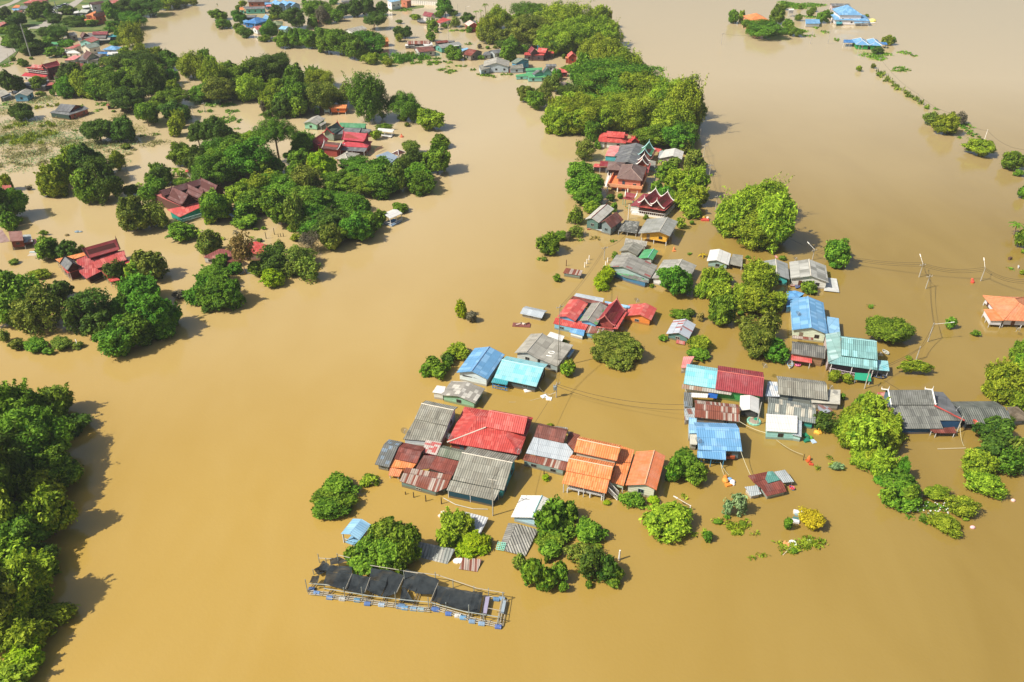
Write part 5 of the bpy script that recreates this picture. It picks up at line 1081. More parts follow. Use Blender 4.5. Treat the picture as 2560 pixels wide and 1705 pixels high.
crop('B'); T('''760,555,830,280,rd;570,680,1040,300,by;980,730,1010,250,re;760,860,1140,220,by;940,870,1190,280,rg;860,1040,1235,200,rd;1040,1000,1225,180,rg;1250,750,920,290,sy;1270,890,1180,300,so;1500,910,1110,240,so;1180,715,850,140,bg;1760,860,1265,380,be;2120,975,1255,320,ue;2240,1060,1260,220,rg;310,640,765,170,rg;150,700,1000,300,by;310,760,900,180,ro;20,540,760,160,bg;100,580,730,140,by;470,800,1045,170,by;620,900,1050,160,bo;700,700,880,150,by;
870,340,500,170,rg;1000,330,495,150,rg;1130,300,500,160,rg;1260,310,420,130,re;1200,380,500,140,rg;1330,350,550,210,rg;1470,300,560,230,rg;1620,380,610,230,re;1780,320,560,280,re;1660,450,612,180,rg;1830,145,305,310,ud;2100,280,400,110,rd;2180,290,400,80,rd;2090,360,440,90,hy;1790,550,670,170,hy;1985,620,698,110,hy;1950,580,650,80,hy;1850,500,560,110,rd;190,100,210,180,rg;230,190,295,150,rg;290,230,295,70,rg;410,110,245,130,re;390,250,325,90,rg;430,270,352,90,rg;490,300,392,120,rd;720,225,405,170,re;680,370,437,110,hg;790,60,190,120,rd;770,150,205,90,hy;1000,60,290,260,rd;1240,0,200,270,rg;1290,90,245,140,sk;1180,190,278,100,rg;1440,110,222,110,rg;1500,60,180,110,rd;1620,20,170,150,rd;1740,-10,155,180,rd;1920,20,158,110,rd;1840,80,145,80,hg;440,10,75,80,hy;395,50,105,60,hg;660,1080,1180,60,hk;730,1150,1240,110,rd;1230,1140,1210,60,hg;2130,1200,1270,90,rg;1340,60,160,80,hy;1100,-10,60,60,hg;1400,-10,40,90,re;2000,290,300,10,hg;1340,190,250,80,hg;2180,1285,1330,60,ho;850,110,160,60,hy;180,30,60,10,hg;2250,150,200,100,hg;2100,210,250,70,hg''')
crop('C'); T('''470,-15,155,160,re;560,105,165,80,hg;410,115,185,90,hg;340,205,310,130,sg;310,300,348,40,hg;475,245,298,60,rg;578,190,283,110,so;715,140,238,150,rd;318,345,432,90,rg;725,278,340,60,rg;380,290,345,60,hg;
1050,90,300,240,by;940,200,430,220,by;860,250,420,110,by;1380,25,240,350,ue;1310,190,385,270,ue;930,280,450,190,ro;1080,290,470,200,ro;1640,80,330,240,by;1530,240,400,170,by;1720,180,420,190,by;1830,250,435,180,by;1850,90,300,120,by;1950,190,360,100,re;2060,110,390,230,by;2130,200,500,250,by;2190,330,530,180,by;1160,390,560,160,re;1140,450,635,170,rg;1080,400,500,150,rd;1300,475,555,100,hg;1290,330,440,140,by;1400,380,440,70,hy;560,495,620,160,rg;610,540,630,110,rg;1655,412,580,190,ud;1590,70,160,180,by;1990,460,700,240,by;2180,480,700,240,by;1930,620,890,150,rg;2060,700,880,220,rg;2280,540,760,180,rg;1880,700,890,130,re;2150,740,1070,380,ug;2330,600,900,200,by;1800,905,1060,300,ud;1650,740,840,110,re;1600,805,960,140,ro;1500,890,1080,200,so;1320,885,1060,190,ro;1430,950,1145,190,rg;1770,690,760,120,hg;
1750,1010,1390,320,by;1620,1040,1400,170,by;1950,1070,1400,280,by;2150,1060,1400,260,by;2300,1030,1390,200,by;2040,1200,1480,150,be;600,600,635,80,hg;720,595,625,90,hg;850,595,620,90,hg;700,205,230,20,hg;1160,520,640,110,re;1000,480,510,60,ho;840,460,510,50,hk;920,480,515,50,hg;1240,480,540,60,ro;1820,440,470,90,hg;85,540,600,50,ho;130,540,590,50,ho;30,180,10,10,hg;1720,560,620,40,hg;1440,390,440,70,hy;170,150,205,90,hy;1600,420,440,60,hg;1210,170,260,180,by;1480,130,250,170,ug;1420,260,400,120,by;1560,330,420,120,by;1330,650,660,30,hg;2190,120,300,80,by;2240,230,500,100,by''')
crop('J'); T('''560,60,370,250,by;680,20,330,200,by;800,60,340,220,by;960,40,340,220,by;1100,60,340,200,by;1220,30,340,220,by;1380,40,350,230,by;1560,30,330,220,by;1700,20,330,200,by;1820,30,340,180,by;1860,80,280,120,by;1780,240,465,250,re;1420,330,500,190,rg;1560,315,480,180,ro;1330,380,470,120,re;870,280,430,160,be;1280,250,350,110,by;785,438,622,215,so;740,655,830,250,rg;800,780,1000,330,rg;840,880,1085,250,re;855,1033,1150,130,hy;1040,955,1032,90,hd;1137,950,1010,60,hg;700,1105,1255,150,sg;715,1275,1380,140,so;570,1325,1420,160,hg;630,1320,1430,60,hk;435,1370,1555,210,rg;1850,555,760,190,ro;1580,665,835,190,rg;1665,600,705,110,ro;1760,440,560,110,ro;1690,740,940,210,by;1870,740,1000,230,by;1870,900,1175,220,by;1500,830,960,110,rg;1590,880,1000,130,re;1390,1165,1215,60,hg;1730,1205,1300,110,hy;1840,1215,1262,50,hg;910,450,520,70,hg;1080,1055,1140,80,hg;1160,640,660,10,hg;1750,850,1100,180,by;935,480,525,40,hg;1900,560,700,90,rd;1560,540,600,40,hg;1830,800,900,150,by;1650,930,1030,120,rg;450,290,370,90,hl''')
crop('0'); T('''1735,418,545,110,by;1690,462,538,80,by;1780,470,568,90,by;1740,480,565,120,by;1680,500,540,60,rg;1925,556,614,46,rg''')
crop('K'); T('''720,470,680,180,bl;1465,432,745,350,re;225,533,608,100,hg;840,1118,1400,430,ro;1010,1240,1440,190,ro;700,1280,1450,230,ro;850,1350,1520,250,ro;345,1440,1580,140,hy;1520,895,1012,180,hg;1620,895,982,120,hd;1730,940,1020,90,ha;1330,1165,1235,110,hg;830,300,375,70,hg;90,345,390,60,ho;1220,630,670,60,hg;300,1215,1255,60,hg''')
crop('L'); T('''300,550,850,180,by;430,490,800,260,by;450,650,920,300,by;900,490,800,330,by;700,690,950,300,by;880,750,1060,400,by;1130,800,1010,200,by;1010,500,620,130,bg;470,865,1170,270,rg;780,1060,1250,240,so;1000,1030,1340,280,so;880,1150,1520,380,ro;1080,1340,1580,260,re;1490,662,800,170,rg;1180,358,422,90,hg;780,365,400,70,hg;1820,205,400,210,re;1790,400,512,140,re;2195,940,975,60,hg;700,1000,1060,80,hg''')
crop('M'); T('''290,70,240,220,by;290,210,345,220,rg;1710,435,575,130,hy;1830,470,580,140,hy;1990,690,960,180,bg;1900,800,1150,280,by;2100,720,1000,250,by;2060,950,1250,350,by;2250,900,1250,280,by;2150,1100,1450,300,by;2220,1300,1560,240,by;1600,880,1085,220,sd;1790,680,760,70,hg;1730,1420,1500,170,hp;2300,1050,1320,150,by''')
crop('N'); T('''350,523,760,350,ug;560,885,1010,270,uy;880,530,622,95,hg;1088,636,686,90,hg;1450,740,980,110,bg;1340,950,1240,300,by;1470,930,1290,200,by;1230,1030,1200,130,by;1500,1000,1300,120,rg;520,850,890,60,hy;0,1010,1080,70,hy;1490,130,160,60,hy;1290,1365,1470,230,rd''')
crop('P'); T('''300,40,500,420,by;500,120,420,420,by;150,120,420,280,by;330,350,620,360,by;500,480,740,260,by;650,130,330,250,by;1950,60,400,380,rd;1880,250,620,340,rd;2050,380,710,330,se;2180,120,660,200,so;1900,-20,150,280,rd;2200,480,680,140,rg;1700,435,740,360,ry;1780,680,980,370,hy;1660,660,860,260,hy;760,550,800,140,be;700,640,900,330,re;560,690,850,250,be;720,800,1100,440,rg;600,880,1100,180,hg;860,830,1080,200,rg;1150,855,1040,320,hy;1500,970,1230,300,hy;1290,1190,1445,330,hy;950,1020,1120,80,hg;1030,1190,1300,110,hg;1540,1240,1290,90,hy;1130,1060,1130,120,hg''')
crop('O'); T('''300,205,470,330,re;200,290,530,160,rg;400,330,560,240,rg;780,720,930,110,sp;910,660,900,180,sp;770,900,950,80,hg;940,960,1030,90,hg;1700,860,1085,270,hm;1440,925,1070,100,hg;560,1060,1190,120,he;670,945,1010,110,hg;1500,1260,1330,90,hg''')
crop('S'); T('''1780,1100,1230,170,hl;1930,1200,1600,560,ry;430,840,925,110,hl;1195,1160,1235,110,hl;1500,1040,1250,300,sg;1600,1130,1250,180,rg;480,195,225,90,hy''')
crop('U'); T('''740,330,620,260,rg;620,420,760,260,rg;720,560,850,380,rg;900,370,600,200,rg;700,700,950,330,rg;680,830,1040,240,rg;1120,590,860,330,rg;1250,680,830,180,he;1090,880,1150,420,so;1200,950,1300,330,sd;420,1060,1390,260,rg;290,1000,1210,180,so;610,1180,1430,220,rg;800,1130,1350,180,rg;810,1340,1470,110,rg;1340,1020,1300,250,rd;1480,1140,1330,170,rg;1440,1270,1420,170,rg;1250,872,960,110,hy;1145,1330,1425,95,hg;625,1010,1135,70,hg;560,730,800,100,hg''')
crop('T'); T('''380,30,240,300,rg;300,130,300,260,rg;280,260,435,300,re;420,200,380,230,rg;680,10,145,180,sy;870,450,720,300,rg;1020,500,800,240,rg;700,590,830,280,rg;860,640,900,300,rg;620,760,960,280,rg;1040,640,850,210,rg;980,800,960,120,rg;540,700,850,150,rg;1470,375,600,260,by;1420,530,710,200,by;1560,420,640,160,by;1660,540,740,270,bl;1600,640,790,200,bl;1740,620,770,120,bl''')
crop('Q'); T('''635,45,280,150,sl;660,160,305,90,hl;770,190,350,150,hk;620,628,825,280,ry;480,760,905,160,rd;270,790,1000,220,rg;190,880,1040,160,rg;350,880,1080,230,rg;460,850,990,110,rg;2040,850,1045,190,ry''')
crop('I'); T('''70,85,330,230,bg;250,65,300,200,bg;170,170,480,340,bg;360,190,300,150,rd;290,385,580,210,rg;60,330,600,260,bd;180,505,700,200,ry;250,610,830,180,ry;90,520,720,220,ry;120,640,900,280,re;20,600,860,180,ry;70,850,1060,230,ry;200,860,990,140,rd;190,910,1080,200,by;110,980,1240,250,by;270,1160,1270,220,by;40,1180,1400,260,by;130,1230,1420,200,by;130,1370,1520,170,bl;60,1450,1620,240,by;-60,300,800,260,rd;-50,950,1300,260,ro''')
crop('G'); T('''330,400,720,300,sg;420,520,950,420,so;260,650,950,260,so;130,380,700,250,rg;60,600,890,280,rg;30,305,510,90,rd;640,420,640,230,rd;950,545,900,420,sd;800,650,960,250,sd;1000,760,1000,280,rd;1480,400,700,380,be;1250,560,820,200,be;1600,600,1000,420,be;1750,690,1030,280,be;1230,850,1215,400,re;1400,780,1120,420,re;1560,120,430,290,ro;1430,240,450,190,ry;1220,220,440,210,sd;410,300,415,190,hy;150,195,260,110,ho;500,0,210,230,rg;680,20,200,200,rd;160,1030,1160,170,ho;370,1040,1200,240,hg;640,1030,1170,230,ho;50,960,1080,110,ho;820,1070,1150,120,ho;500,1140,1210,140,hg;860,60,130,90,hy;1880,530,620,150,hk;1270,1000,1215,160,rg''')
crop('H'); T('''430,660,960,520,be;250,740,1180,300,be;480,850,1250,560,be;700,800,1200,360,be;90,980,1140,180,be;540,440,700,200,be;740,555,740,220,be;900,190,560,300,sa,740;800,170,330,150,sa;1330,310,620,420,sd;1300,480,770,340,rd;1230,570,760,240,rl;1270,680,930,290,rl;1720,310,640,420,so;1560,560,780,260,so;1850,520,830,320,so;1850,100,420,330,xk;390,130,430,280,ro;1050,560,765,220,rg;2130,40,250,250,rd;2170,190,395,190,ry;1640,150,260,190,hy;1050,50,95,100,hg;1170,40,85,90,hg;1110,200,265,90,hg;700,230,300,80,hg;1400,240,420,180,so;1600,30,110,150,rg''')
crop('E'); T('''600,260,670,260,by;540,420,680,220,by;750,180,420,260,by;930,135,480,280,rd;980,250,560,360,rd;1080,330,720,320,rd;900,440,740,230,rg;1230,200,400,140,hy;60,460,620,130,by;100,560,900,280,rg;40,620,950,180,rd;70,850,1030,150,rg;140,885,975,150,rg;1400,730,1045,300,ro;1560,760,1010,220,so;1670,760,1010,180,so;1890,960,1150,260,rg;2200,1080,1275,200,ro;2240,630,960,260,rg;1620,340,560,160,bg;1700,380,560,200,rd;1900,480,560,180,hg;1600,490,740,250,rg;1360,560,680,170,hd;2080,170,470,250,rd;2150,300,560,280,re;1330,120,180,110,ho;310,560,610,60,hk;460,1040,1085,110,hg''')
crop('F'); T('''705,255,490,325,ue,625;100,240,470,260,ud;200,420,700,300,re;350,400,640,260,re;430,450,800,400,re;150,560,850,330,re;560,560,800,200,rg;430,365,460,180,by;280,360,440,180,sy;610,570,760,270,rg;920,385,540,220,be;870,480,660,220,rg;1100,530,780,220,rl;1000,580,720,120,ry;830,665,800,150,rg;960,680,930,300,so;1380,570,760,330,re;1560,600,800,300,re;1250,700,900,330,rg;1450,720,930,330,rg;1620,740,940,240,re;1040,900,1150,340,re;1220,870,1080,360,re;1400,950,1180,280,re;1000,1030,1250,300,re;1200,1040,1280,330,rd;1400,1080,1330,260,re;1940,665,830,250,bg;1970,740,905,230,be;1860,520,720,210,sd;1960,560,720,200,ro;1880,445,560,160,ho;2130,385,500,140,rg;2120,460,720,240,rg;2060,155,330,240,ry;1740,640,900,140,ro;480,740,960,220,ry;600,700,900,250,ry;700,880,1190,250,rg;740,960,1180,180,rg;520,870,1080,260,rg;860,930,1240,180,so;140,890,1130,200,rg;210,960,1130,160,ry;90,1030,1170,110,ry;340,800,1000,230,ry;660,715,860,200,rg;1150,1200,1410,160,ro;1060,1170,1300,130,rd;1400,1190,1330,160,rg;1500,1100,1250,170,rg;1775,990,1080,130,rg;1610,1040,1180,110,rg;1560,340,425,90,ry;1640,295,325,130,hg;420,1080,1200,220,rg;830,1180,1240,120,hy;1270,850,930,140,rd''')
crop('D'); T('''110,80,180,70,rg;170,68,182,50,by;200,155,215,80,hg;450,60,180,110,rg;360,160,292,230,re;290,190,285,120,re;530,155,225,75,rg;590,205,278,110,hg;500,225,262,110,hg;500,15,75,60,hg;610,110,160,50,hg;725,50,88,55,hg;800,80,175,95,rg;870,95,150,50,hd;700,80,130,60,hg;1300,285,348,80,ry;1335,285,345,60,rg;1220,365,418,80,hd;1075,505,552,48,hy;1238,556,590,52,hg;1192,490,528,42,ho;1640,870,962,130,so;1755,895,1037,170,ry;1850,880,965,110,sk;2025,1070,1205,200,ry;2270,1190,1308,150,rg;2315,1320,1367,90,hg;2345,1440,1540,60,rg;1600,820,845,40,hy;1140,108,135,40,hy;620,40,70,40,hg;400,140,200,50,rg;235,180,260,60,hg''')
crop('X'); T('''1330,370,520,100,rg;1340,530,575,40,hy;1340,0,55,60,hg;1330,730,770,50,hy''')
crop('0'); T("""1430,148,232,180,re;1380,150,215,90,rg;1480,175,250,100,by;1535,188,275,110,by;1575,200,300,90,by;1440,128,200,80,by;1400,105,170,80,by;1330,225,300,110,by;1400,220,290,110,by;1470,225,300,110,by;1540,240,310,100,by;1300,250,300,70,by;1350,130,190,80,rg;1280,60,120,90,by;1345,45,110,90,by;1390,60,130,60,by;1560,290,345,70,re;1500,290,340,80,rg;1290,20,90,120,by;1220,40,100,110,ro"""); T("""300,120,170,90,rd;340,140,200,80,rg;250,160,220,90,rg;380,200,250,80,rg;440,130,180,60,by;560,150,210,90,rg;620,130,200,90,rd;700,190,250,90,ro;760,200,240,60,ro;500,180,235,80,ro;460,190,235,70,rg;420,330,380,60,rg;520,330,400,110,rg;640,400,460,90,rg;700,430,500,110,rg;740,470,530,110,rd;590,440,490,80,rg;560,470,510,50,rg;770,520,560,60,rg;880,380,430,70,rg;960,400,440,60,rg;340,240,280,40,rg;200,170,215,60,rg;160,190,220,50,rg;30,85,110,60,rg;110,60,85,50,rd;170,40,62,50,rd;70,100,125,50,rd;125,105,130,40,rg""")
# ------------------------------------------------------------------ palms and bananas
def palm_like(name, cx, yt, yb, w, label, cat, banana=False, col='g'):
    b = at((cx, yb), 0); h = height_of((cx, yb), (cx, yt)) ; R = w / _c[2] / 2 / ppm(px((cx, yb))[1])
    rng = random.Random(int(cx * 7 + yt)); root = empty(name, tuple(b), label, cat, 'banana plants' if banana else 'palms')
    z = h * (.45 if banana else .8); C, N, Tn = [], [], []; V = []; n = 7 if banana else 14
    mb = MB(); mb.bar((b.x, b.y, -.4), (b.x, b.y, z), .16 if banana else .2, 6, .12); mb.build('trunk', paint('a8a070', .8, .4, 'bark') if banana else BARK, root)
    F, Tt = [], []
    for k in range(n):
        a = 6.283 * k / n + rng.uniform(-.3, .3); up = rng.uniform(.15, .7); L = R * rng.uniform(.85, 1.1); wd = L * (.16 if banana else .14)
        prev = None; m = 5
        for j in range(m + 1):
            t = j / m; o = Vector((math.cos(a), math.sin(a), 0)); p = Vector((b.x, b.y, z)) + o * L * t + Vector((0, 0, (h - z) * (up * 2 * t - 1.3 * t * t)))
            s = Vector((-math.sin(a), math.cos(a), 0)) * wd * math.sin(math.pi * min(.97, t + .08)) ** .6
            if prev is not None:
                i = len(V); V.extend([prev[0] - prev[1], prev[0], p, p - s - Vector((0, 0, .1 * L * t))]); F.append((i, i + 1, i + 2, i + 3))
                i = len(V); V.extend([prev[0], prev[0] + prev[1], p + s - Vector((0, 0, .1 * L * t)), p]); F.append((i, i + 1, i + 2, i + 3)); q = rng.uniform(.2, 1); Tt += [q, q * .8]
            prev = (p, s)
    V = np.array([tuple(v - b) for v in V]); me = quads_mesh('leaves', V, np.array(F), np.array(Tt)); me.materials.append(leafmat(*LC[col]))
    o = bpy.data.objects.new('leaves', me); COL.objects.link(o); o.parent = root
crop('C'); palm_like('coconut_palm', 900, 10, 190, 80, 'tallest coconut palm on the far bank', 'palm', col='g'); palm_like('coconut_palm', 800, 98, 195, 70, 'leftmost coconut palm of the far bank trio', 'palm', col='g'); palm_like('coconut_palm', 850, 90, 185, 60, 'short middle coconut palm of the far bank trio', 'palm', col='g')
crop('X'); palm_like('palm', 1245, 275, 400, 140, 'lone young palm in open water near the right edge', 'palm', col='e')
for C_, L in {'H': [(240, 5, 200, 170, 'y', 'yellowing banana plant in front of the great brown house'), (300, 100, 210, 120, 'y', 'small yellow banana plant by the mooring pole'), (775, 50, 170, 150, 'k', 'broken withered banana plant above the rusty red riverside house'), (1010, 135, 250, 120, 'g', 'green banana plant behind the russet tree'), (570, 160, 230, 110, 'y', 'flattened yellow banana plant beside the rusty red house')],
              'E': [(1870, 330, 470, 220, 'g', 'tall banana plant between bamboo and the tiny red shelter'), (1480, 500, 590, 110, 'y', 'banana plant left of the great brown house'), (1950, 350, 470, 150, 'g', 'smaller banana plant right beside the tiny red shelter')],
              'J': [(1555, 590, 690, 110, 'y', 'yellow banana plant in front of the long white-roofed house'), (1660, 950, 1040, 110, 'g', 'banana plant behind the white-edged maroon thai house')],
              'L': [(255, 320, 375, 110, 'm', 'golden banana plant drowned left of the white-roofed lean-to hut'), (320, 340, 365, 50, 'm', 'golden leaf tuft touching the white-roofed lean-to hut')],
              'K': [(1920, 300, 345, 10, 'm', None)], 'R': [(2190, 360, 400, 80, 'y', 'yellow banana tuft behind the zinc and brown house')], 'Q': [(2010, 570, 615, 80, 'y', 'banana tuft beside the white annex of the twin grey gable house')]}.items():
    crop(C_)
    for cx, yt, yb, w, c_, lb in L:
        if lb: palm_like('banana_plant', cx, yt, yb, w, lb, 'banana plant', True, c_)
# ------------------------------------------------------------------ low green stuff: reeds, hyacinth mats
def patch(name, label, cat, areas, col, hgt, dens, leaf=.35, asp=2.2, seed=1):
    "areas: pixel ellipses (cx, cy, rx, ry); scattered blades or leaves on the water inside them"
    rng = np.random.default_rng(seed); Cs, Ns, Ts = [], [], []
    for cx, cy, rx, ry in areas:
        c = at((cx, cy)); X = (at((cx + rx, cy)) - at((cx - rx, cy))).length / 2; Y = abs(at((cx, cy - ry)).y - at((cx, cy + ry)).y) / 2
        n = int(min(14000, max(20, X * Y * 3.14 * dens))); K = max(6, int(X * Y * (1.5 if hgt < .5 else .25))); K = min(K, 120)
        a = rng.uniform(0, 6.28, K); q = rng.uniform(0, 1, K) ** .5; cl = np.stack([c.x + np.cos(a) * q * X, c.y + np.sin(a) * q * Y], 1)
        k = rng.integers(0, K, n); sp = max(.5, min(X, Y) * (.28 if dens > 3.5 or hgt < .5 else .5)); p = cl[k] + rng.normal(size=(n, 2)) * sp * .6
        z = np.abs(rng.normal(size=n)) * hgt * .5 + .05; tt = rng.uniform(0, 1, K)[k] * .6 + rng.uniform(0, .4, n)
        Cs.append(np.column_stack([p, z])); N = rng.normal(size=(n, 3)); N[:, 2] += (.1 if hgt > .7 else 1.3); Ns.append(N); Ts.append(tt)
    C = np.vstack(Cs); N = np.vstack(Ns); Tn = np.concatenate(Ts); o0 = C.mean(0); o0[2] = 0
    V, F, t = leaves(C - o0, N, leaf, asp, Tn, rng, -1.2 if hgt > .7 else 0)
    me = quads_mesh(name, V, F, t); me.materials.append(leafmat(*LC[col])); o = bpy.data.objects.new(name, me); COL.objects.link(o); o.location = o0
    tag(o, label, cat, None, 'stuff'); return o
crop('A'); patch('reeds', 'yellow-green reed beds in the shallow flooded field at left', 'reeds', [(430, 1430, 170, 45), (200, 1470, 200, 50), (60, 1480, 90, 40), (300, 1500, 200, 30), (500, 1320, 180, 22), (140, 1330, 150, 30), (380, 1130, 70, 20), (560, 1110, 60, 14)], 'y', .8, 9, .26, 2.2, 3)
patch('dry_reeds', 'thin scattered brownish reeds across the flooded field at left', 'reeds', [(250, 1360, 330, 120), (620, 1350, 200, 80), (900, 1500, 260, 60), (1150, 1500, 300, 40), (1600, 1490, 180, 40), (50, 1200, 120, 60), (430, 1040, 120, 50), (100, 1090, 80, 20), (1400, 1400, 200, 60), (1250, 1220, 120, 30), (480, 1500, 300, 50)], 't', .6, 3.2, .2, 2.4, 4)
patch('swamp_grass', 'soft pale green swamp grass spread over the flooded field at left', 'grass', [(330, 1420, 330, 60), (120, 1480, 260, 60), (330, 1300, 360, 40), (450, 1060, 160, 40), (90, 1110, 120, 60), (1000, 1520, 420, 30), (760, 1440, 200, 50), (700, 250, 200, 30), (900, 280, 160, 20)], 'p', .35, 2.6, .22, 2.0, 33)
crop('E'); patch('swamp_grass', 'pale green swamp grass around the big left trees', 'grass', [(300, 60, 330, 80), (820, 110, 240, 60), (1100, 200, 260, 60), (250, 300, 280, 120), (700, 230, 160, 80), (1230, 330, 120, 60)], 'p', .35, 2.2, .22, 2.0, 34)
crop('E'); patch('dry_reeds', 'sparse brownish reeds between the big left trees and the reed beds', 'reeds', [(200, 230, 260, 90), (330, 330, 160, 50), (600, 150, 160, 60), (1200, 160, 220, 50), (1270, 260, 110, 80), (1560, 140, 90, 30), (1680, 110, 60, 14), (60, 330, 90, 60), (300, 570, 40, 14), (1400, 200, 60, 30)], 't', .6, 4, .2, 2.4, 5)
patch('water_hyacinth', 'round green hyacinth mat beside the light brown timber house', 'floating plants', [(460, 1058, 42, 18)], 'e', .2, 14, .3, 1, 6)
crop('B'); patch('reeds', 'bluish green reed bed between the bamboo banks', 'reeds', [(230, 1000, 150, 60), (130, 1060, 110, 40), (330, 960, 60, 40), (280, 1040, 110, 30)], 'p', 1.5, 7, .4, 2.6, 7)
patch('water_hyacinth', 'green floating mats along the bamboo shore', 'floating plants', [(200, 1100, 200, 26), (340, 1170, 70, 26), (60, 1170, 70, 20), (300, 1260, 90, 40), (420, 1280, 40, 20), (620, 1300, 25, 10), (400, 1355, 30, 10), (630, 1215, 20, 8)], 'e', .4, 5, .35, 1.5, 8)
patch('reeds', 'tall green reeds on the river bend spit', 'reeds', [(2050, 620, 130, 50), (1920, 620, 60, 40), (2250, 620, 150, 26)], 'e', 1.6, 6, .4, 2.6, 9)
crop('C'); patch('water_hyacinth', 'long green floating strips in front of the market row', 'floating plants', [(270, 670, 150, 18), (400, 650, 80, 12), (350, 605, 110, 18), (470, 745, 70, 18), (560, 760, 80, 16), (530, 660, 50, 8), (650, 697, 60, 8), (500, 705, 20, 5), (770, 735, 55, 8), (850, 790, 80, 12), (1120, 785, 60, 10), (950, 805, 50, 16), (720, 465, 40, 10), (600, 320, 80, 16), (180, 660, 60, 12)], 'g', .5, 6, .35, 1.6, 10)
patch('water_hyacinth', 'pale green mats at the very top between roofs and walls', 'floating plants', [(40, 110, 90, 12), (50, 20, 60, 30), (20, 90, 40, 12)], 'g', .3, 3, .4, 1.6, 11)
crop('A'); patch('water_hyacinth', 'small bright mats near the lone dark grey house', 'floating plants', [(1045, 1100, 80, 20), (1030, 1165, 45, 18), (860, 1115, 30, 8), (1640, 1415, 40, 18), (60, 690, 60, 25), (60, 1090, 50, 20), (1500, 1430, 30, 10), (800, 1370, 50, 10)], 'g', .3, 4, .35, 1.5, 12)
crop('D'); patch('reeds', 'narrow reed line along the drowned dyke on the right', 'reeds', [(1240, 570, 25, 14), (1275, 605, 28, 14), (1300, 635, 28, 14), (1340, 665, 30, 14), (1385, 695, 30, 14), (1430, 725, 28, 14), (1470, 750, 30, 14), (1510, 775, 28, 12), (1550, 800, 22, 10), (1600, 830, 18, 8)], 'o', 1.0, 6, .38, 2, 13)
patch('water_hyacinth', 'green mats along the drowned dyke on the right', 'floating plants', [(1180, 430, 90, 18), (1230, 455, 60, 16), (1290, 420, 40, 14), (1440, 410, 50, 12), (1500, 430, 24, 10), (1400, 530, 60, 10), (1370, 548, 44, 10), (1430, 545, 40, 12), (1900, 975, 60, 26), (1930, 1015, 30, 14), (1970, 1050, 40, 20), (1870, 985, 40, 18), (905, 310, 20, 14), (740, 215, 20, 10), (810, 250, 30, 8), (590, 50, 90, 20), (520, 30, 60, 20), (680, 40, 140, 14), (700, 130, 50, 12), (630, 240, 50, 10), (700, 280, 40, 8), (1680, 850, 30, 8), (1850, 1068, 12, 6)], 'g', .4, 4, .38, 1.5, 14)
crop('O'); patch('water_hyacinth', 'low drifting plant mats in the lower right water', 'floating plants', [(650, 975, 50, 20), (720, 990, 50, 20), (820, 1040, 60, 40), (900, 1100, 80, 40), (1080, 1110, 50, 20), (1620, 1220, 160, 50), (1560, 1270, 90, 30), (1380, 1240, 50, 50), (1720, 1230, 80, 40), (560, 1130, 60, 50), (1160, 1345, 30, 14), (1890, 285, 22, 8), (1760, 402, 12, 8), (1960, 370, 80, 30), (420, 1125, 22, 8), (310, 718, 18, 8), (1060, 1375, 16, 5), (900, 1060, 90, 60), (960, 1000, 60, 40), (860, 1000, 60, 30), (1650, 1190, 150, 40), (1780, 1200, 60, 30), (1420, 1280, 70, 30), (1740, 1200, 90, 40)], 'y', .35, 20, .2, 1.8, 15)
crop('P'); patch('water_hyacinth', 'bright green weed carpet among the low right shrubs', 'floating plants', [(1200, 1110, 160, 60), (1120, 1240, 70, 30), (940, 1150, 90, 40), (760, 1130, 90, 50), (1060, 1290, 40, 30), (860, 1240, 60, 16), (1280, 1150, 70, 40)], 'e', .3, 20, .22, 1.6, 16)
crop('K'); patch('water_hyacinth', 'rusty brown drifting mat near the yellow stilt house', 'floating plants', [(625, 155, 60, 16)], 'a', .3, 10, .28, 1.6, 17)
patch('water_hyacinth', 'little green drifting mats around the left village channel', 'floating plants', [(805, 183, 20, 8), (60, 370, 50, 20), (1610, 320, 20, 8), (470, 170, 30, 6)], 'g', .25, 8, .28, 1.5, 18)
crop('N'); patch('water_hyacinth', 'small dark drifting mats near the terracotta hip house', 'floating plants', [(195, 434, 26, 9), (1395, 112, 30, 10)], 'g', .25, 10, .28, 1.5, 19)
# ------------------------------------------------------------------ poles and wires
CONC = paint('b8b4a8', .8, .3, 'concrete')
TOPS = {}
def pole(key, base, top, label, lamp=None, cross=0, r=.13, mat=None, name='utility_pole', cat='pole'):
    b = at(base); h = height_of(base, top); root = empty(name, tuple(b), label, cat, None)
    mb = MB(); mb.bar((b.x, b.y, -.5), (b.x, b.y, h), r, 6, r * .7); mb.build('mast', mat or CONC, root)
    if cross:
        mb = MB(); a = Vector((math.cos(cross), math.sin(cross), 0)) * .9; z = Vector((b.x, b.y, h - .5)); mb.bar(z - a, z + a, .09)
        for t in (-1, 0, 1): mb.bar(z + a * t * .9, z + a * t * .9 + Vector((0, 0, .3)), .06)
        mb.build('crossarm', CONC, root)
    if lamp:
        z = Vector((b.x, b.y, h * .93)); q = z + Vector(lamp); mb = MB(); mb.bar(z, q, .05); mb.build('lamp_arm', TRIM, root)
        d = (q - z).normalized(); mb = MB(); mb.bar(q, q + d * .8, .14, 6, .1); mb.build('lamp_head', TRIM, root)
    if key: TOPS[key] = Vector((b.x, b.y, h - .35))
    return root
crop('Q'); pole('q1', (1885, 1325), (1892, 1130), 'pole with transformer boxes standing in water beside the turquoise ribbed house', cross=.6)
b = at((1885, 1325)); mb = MB(); mb.box((b.x - .3, b.y, 2.0), .7, .6, .8); mb.build('transformer', paint('8a9aa0'), [o for o in bpy.data.objects if o.type == 'EMPTY' and o.name.startswith('utility_pole')][0])
pole('q2', (1905, 930), (1935, 118), 'tall pole rising over the twin grey gable house', cross=.5)
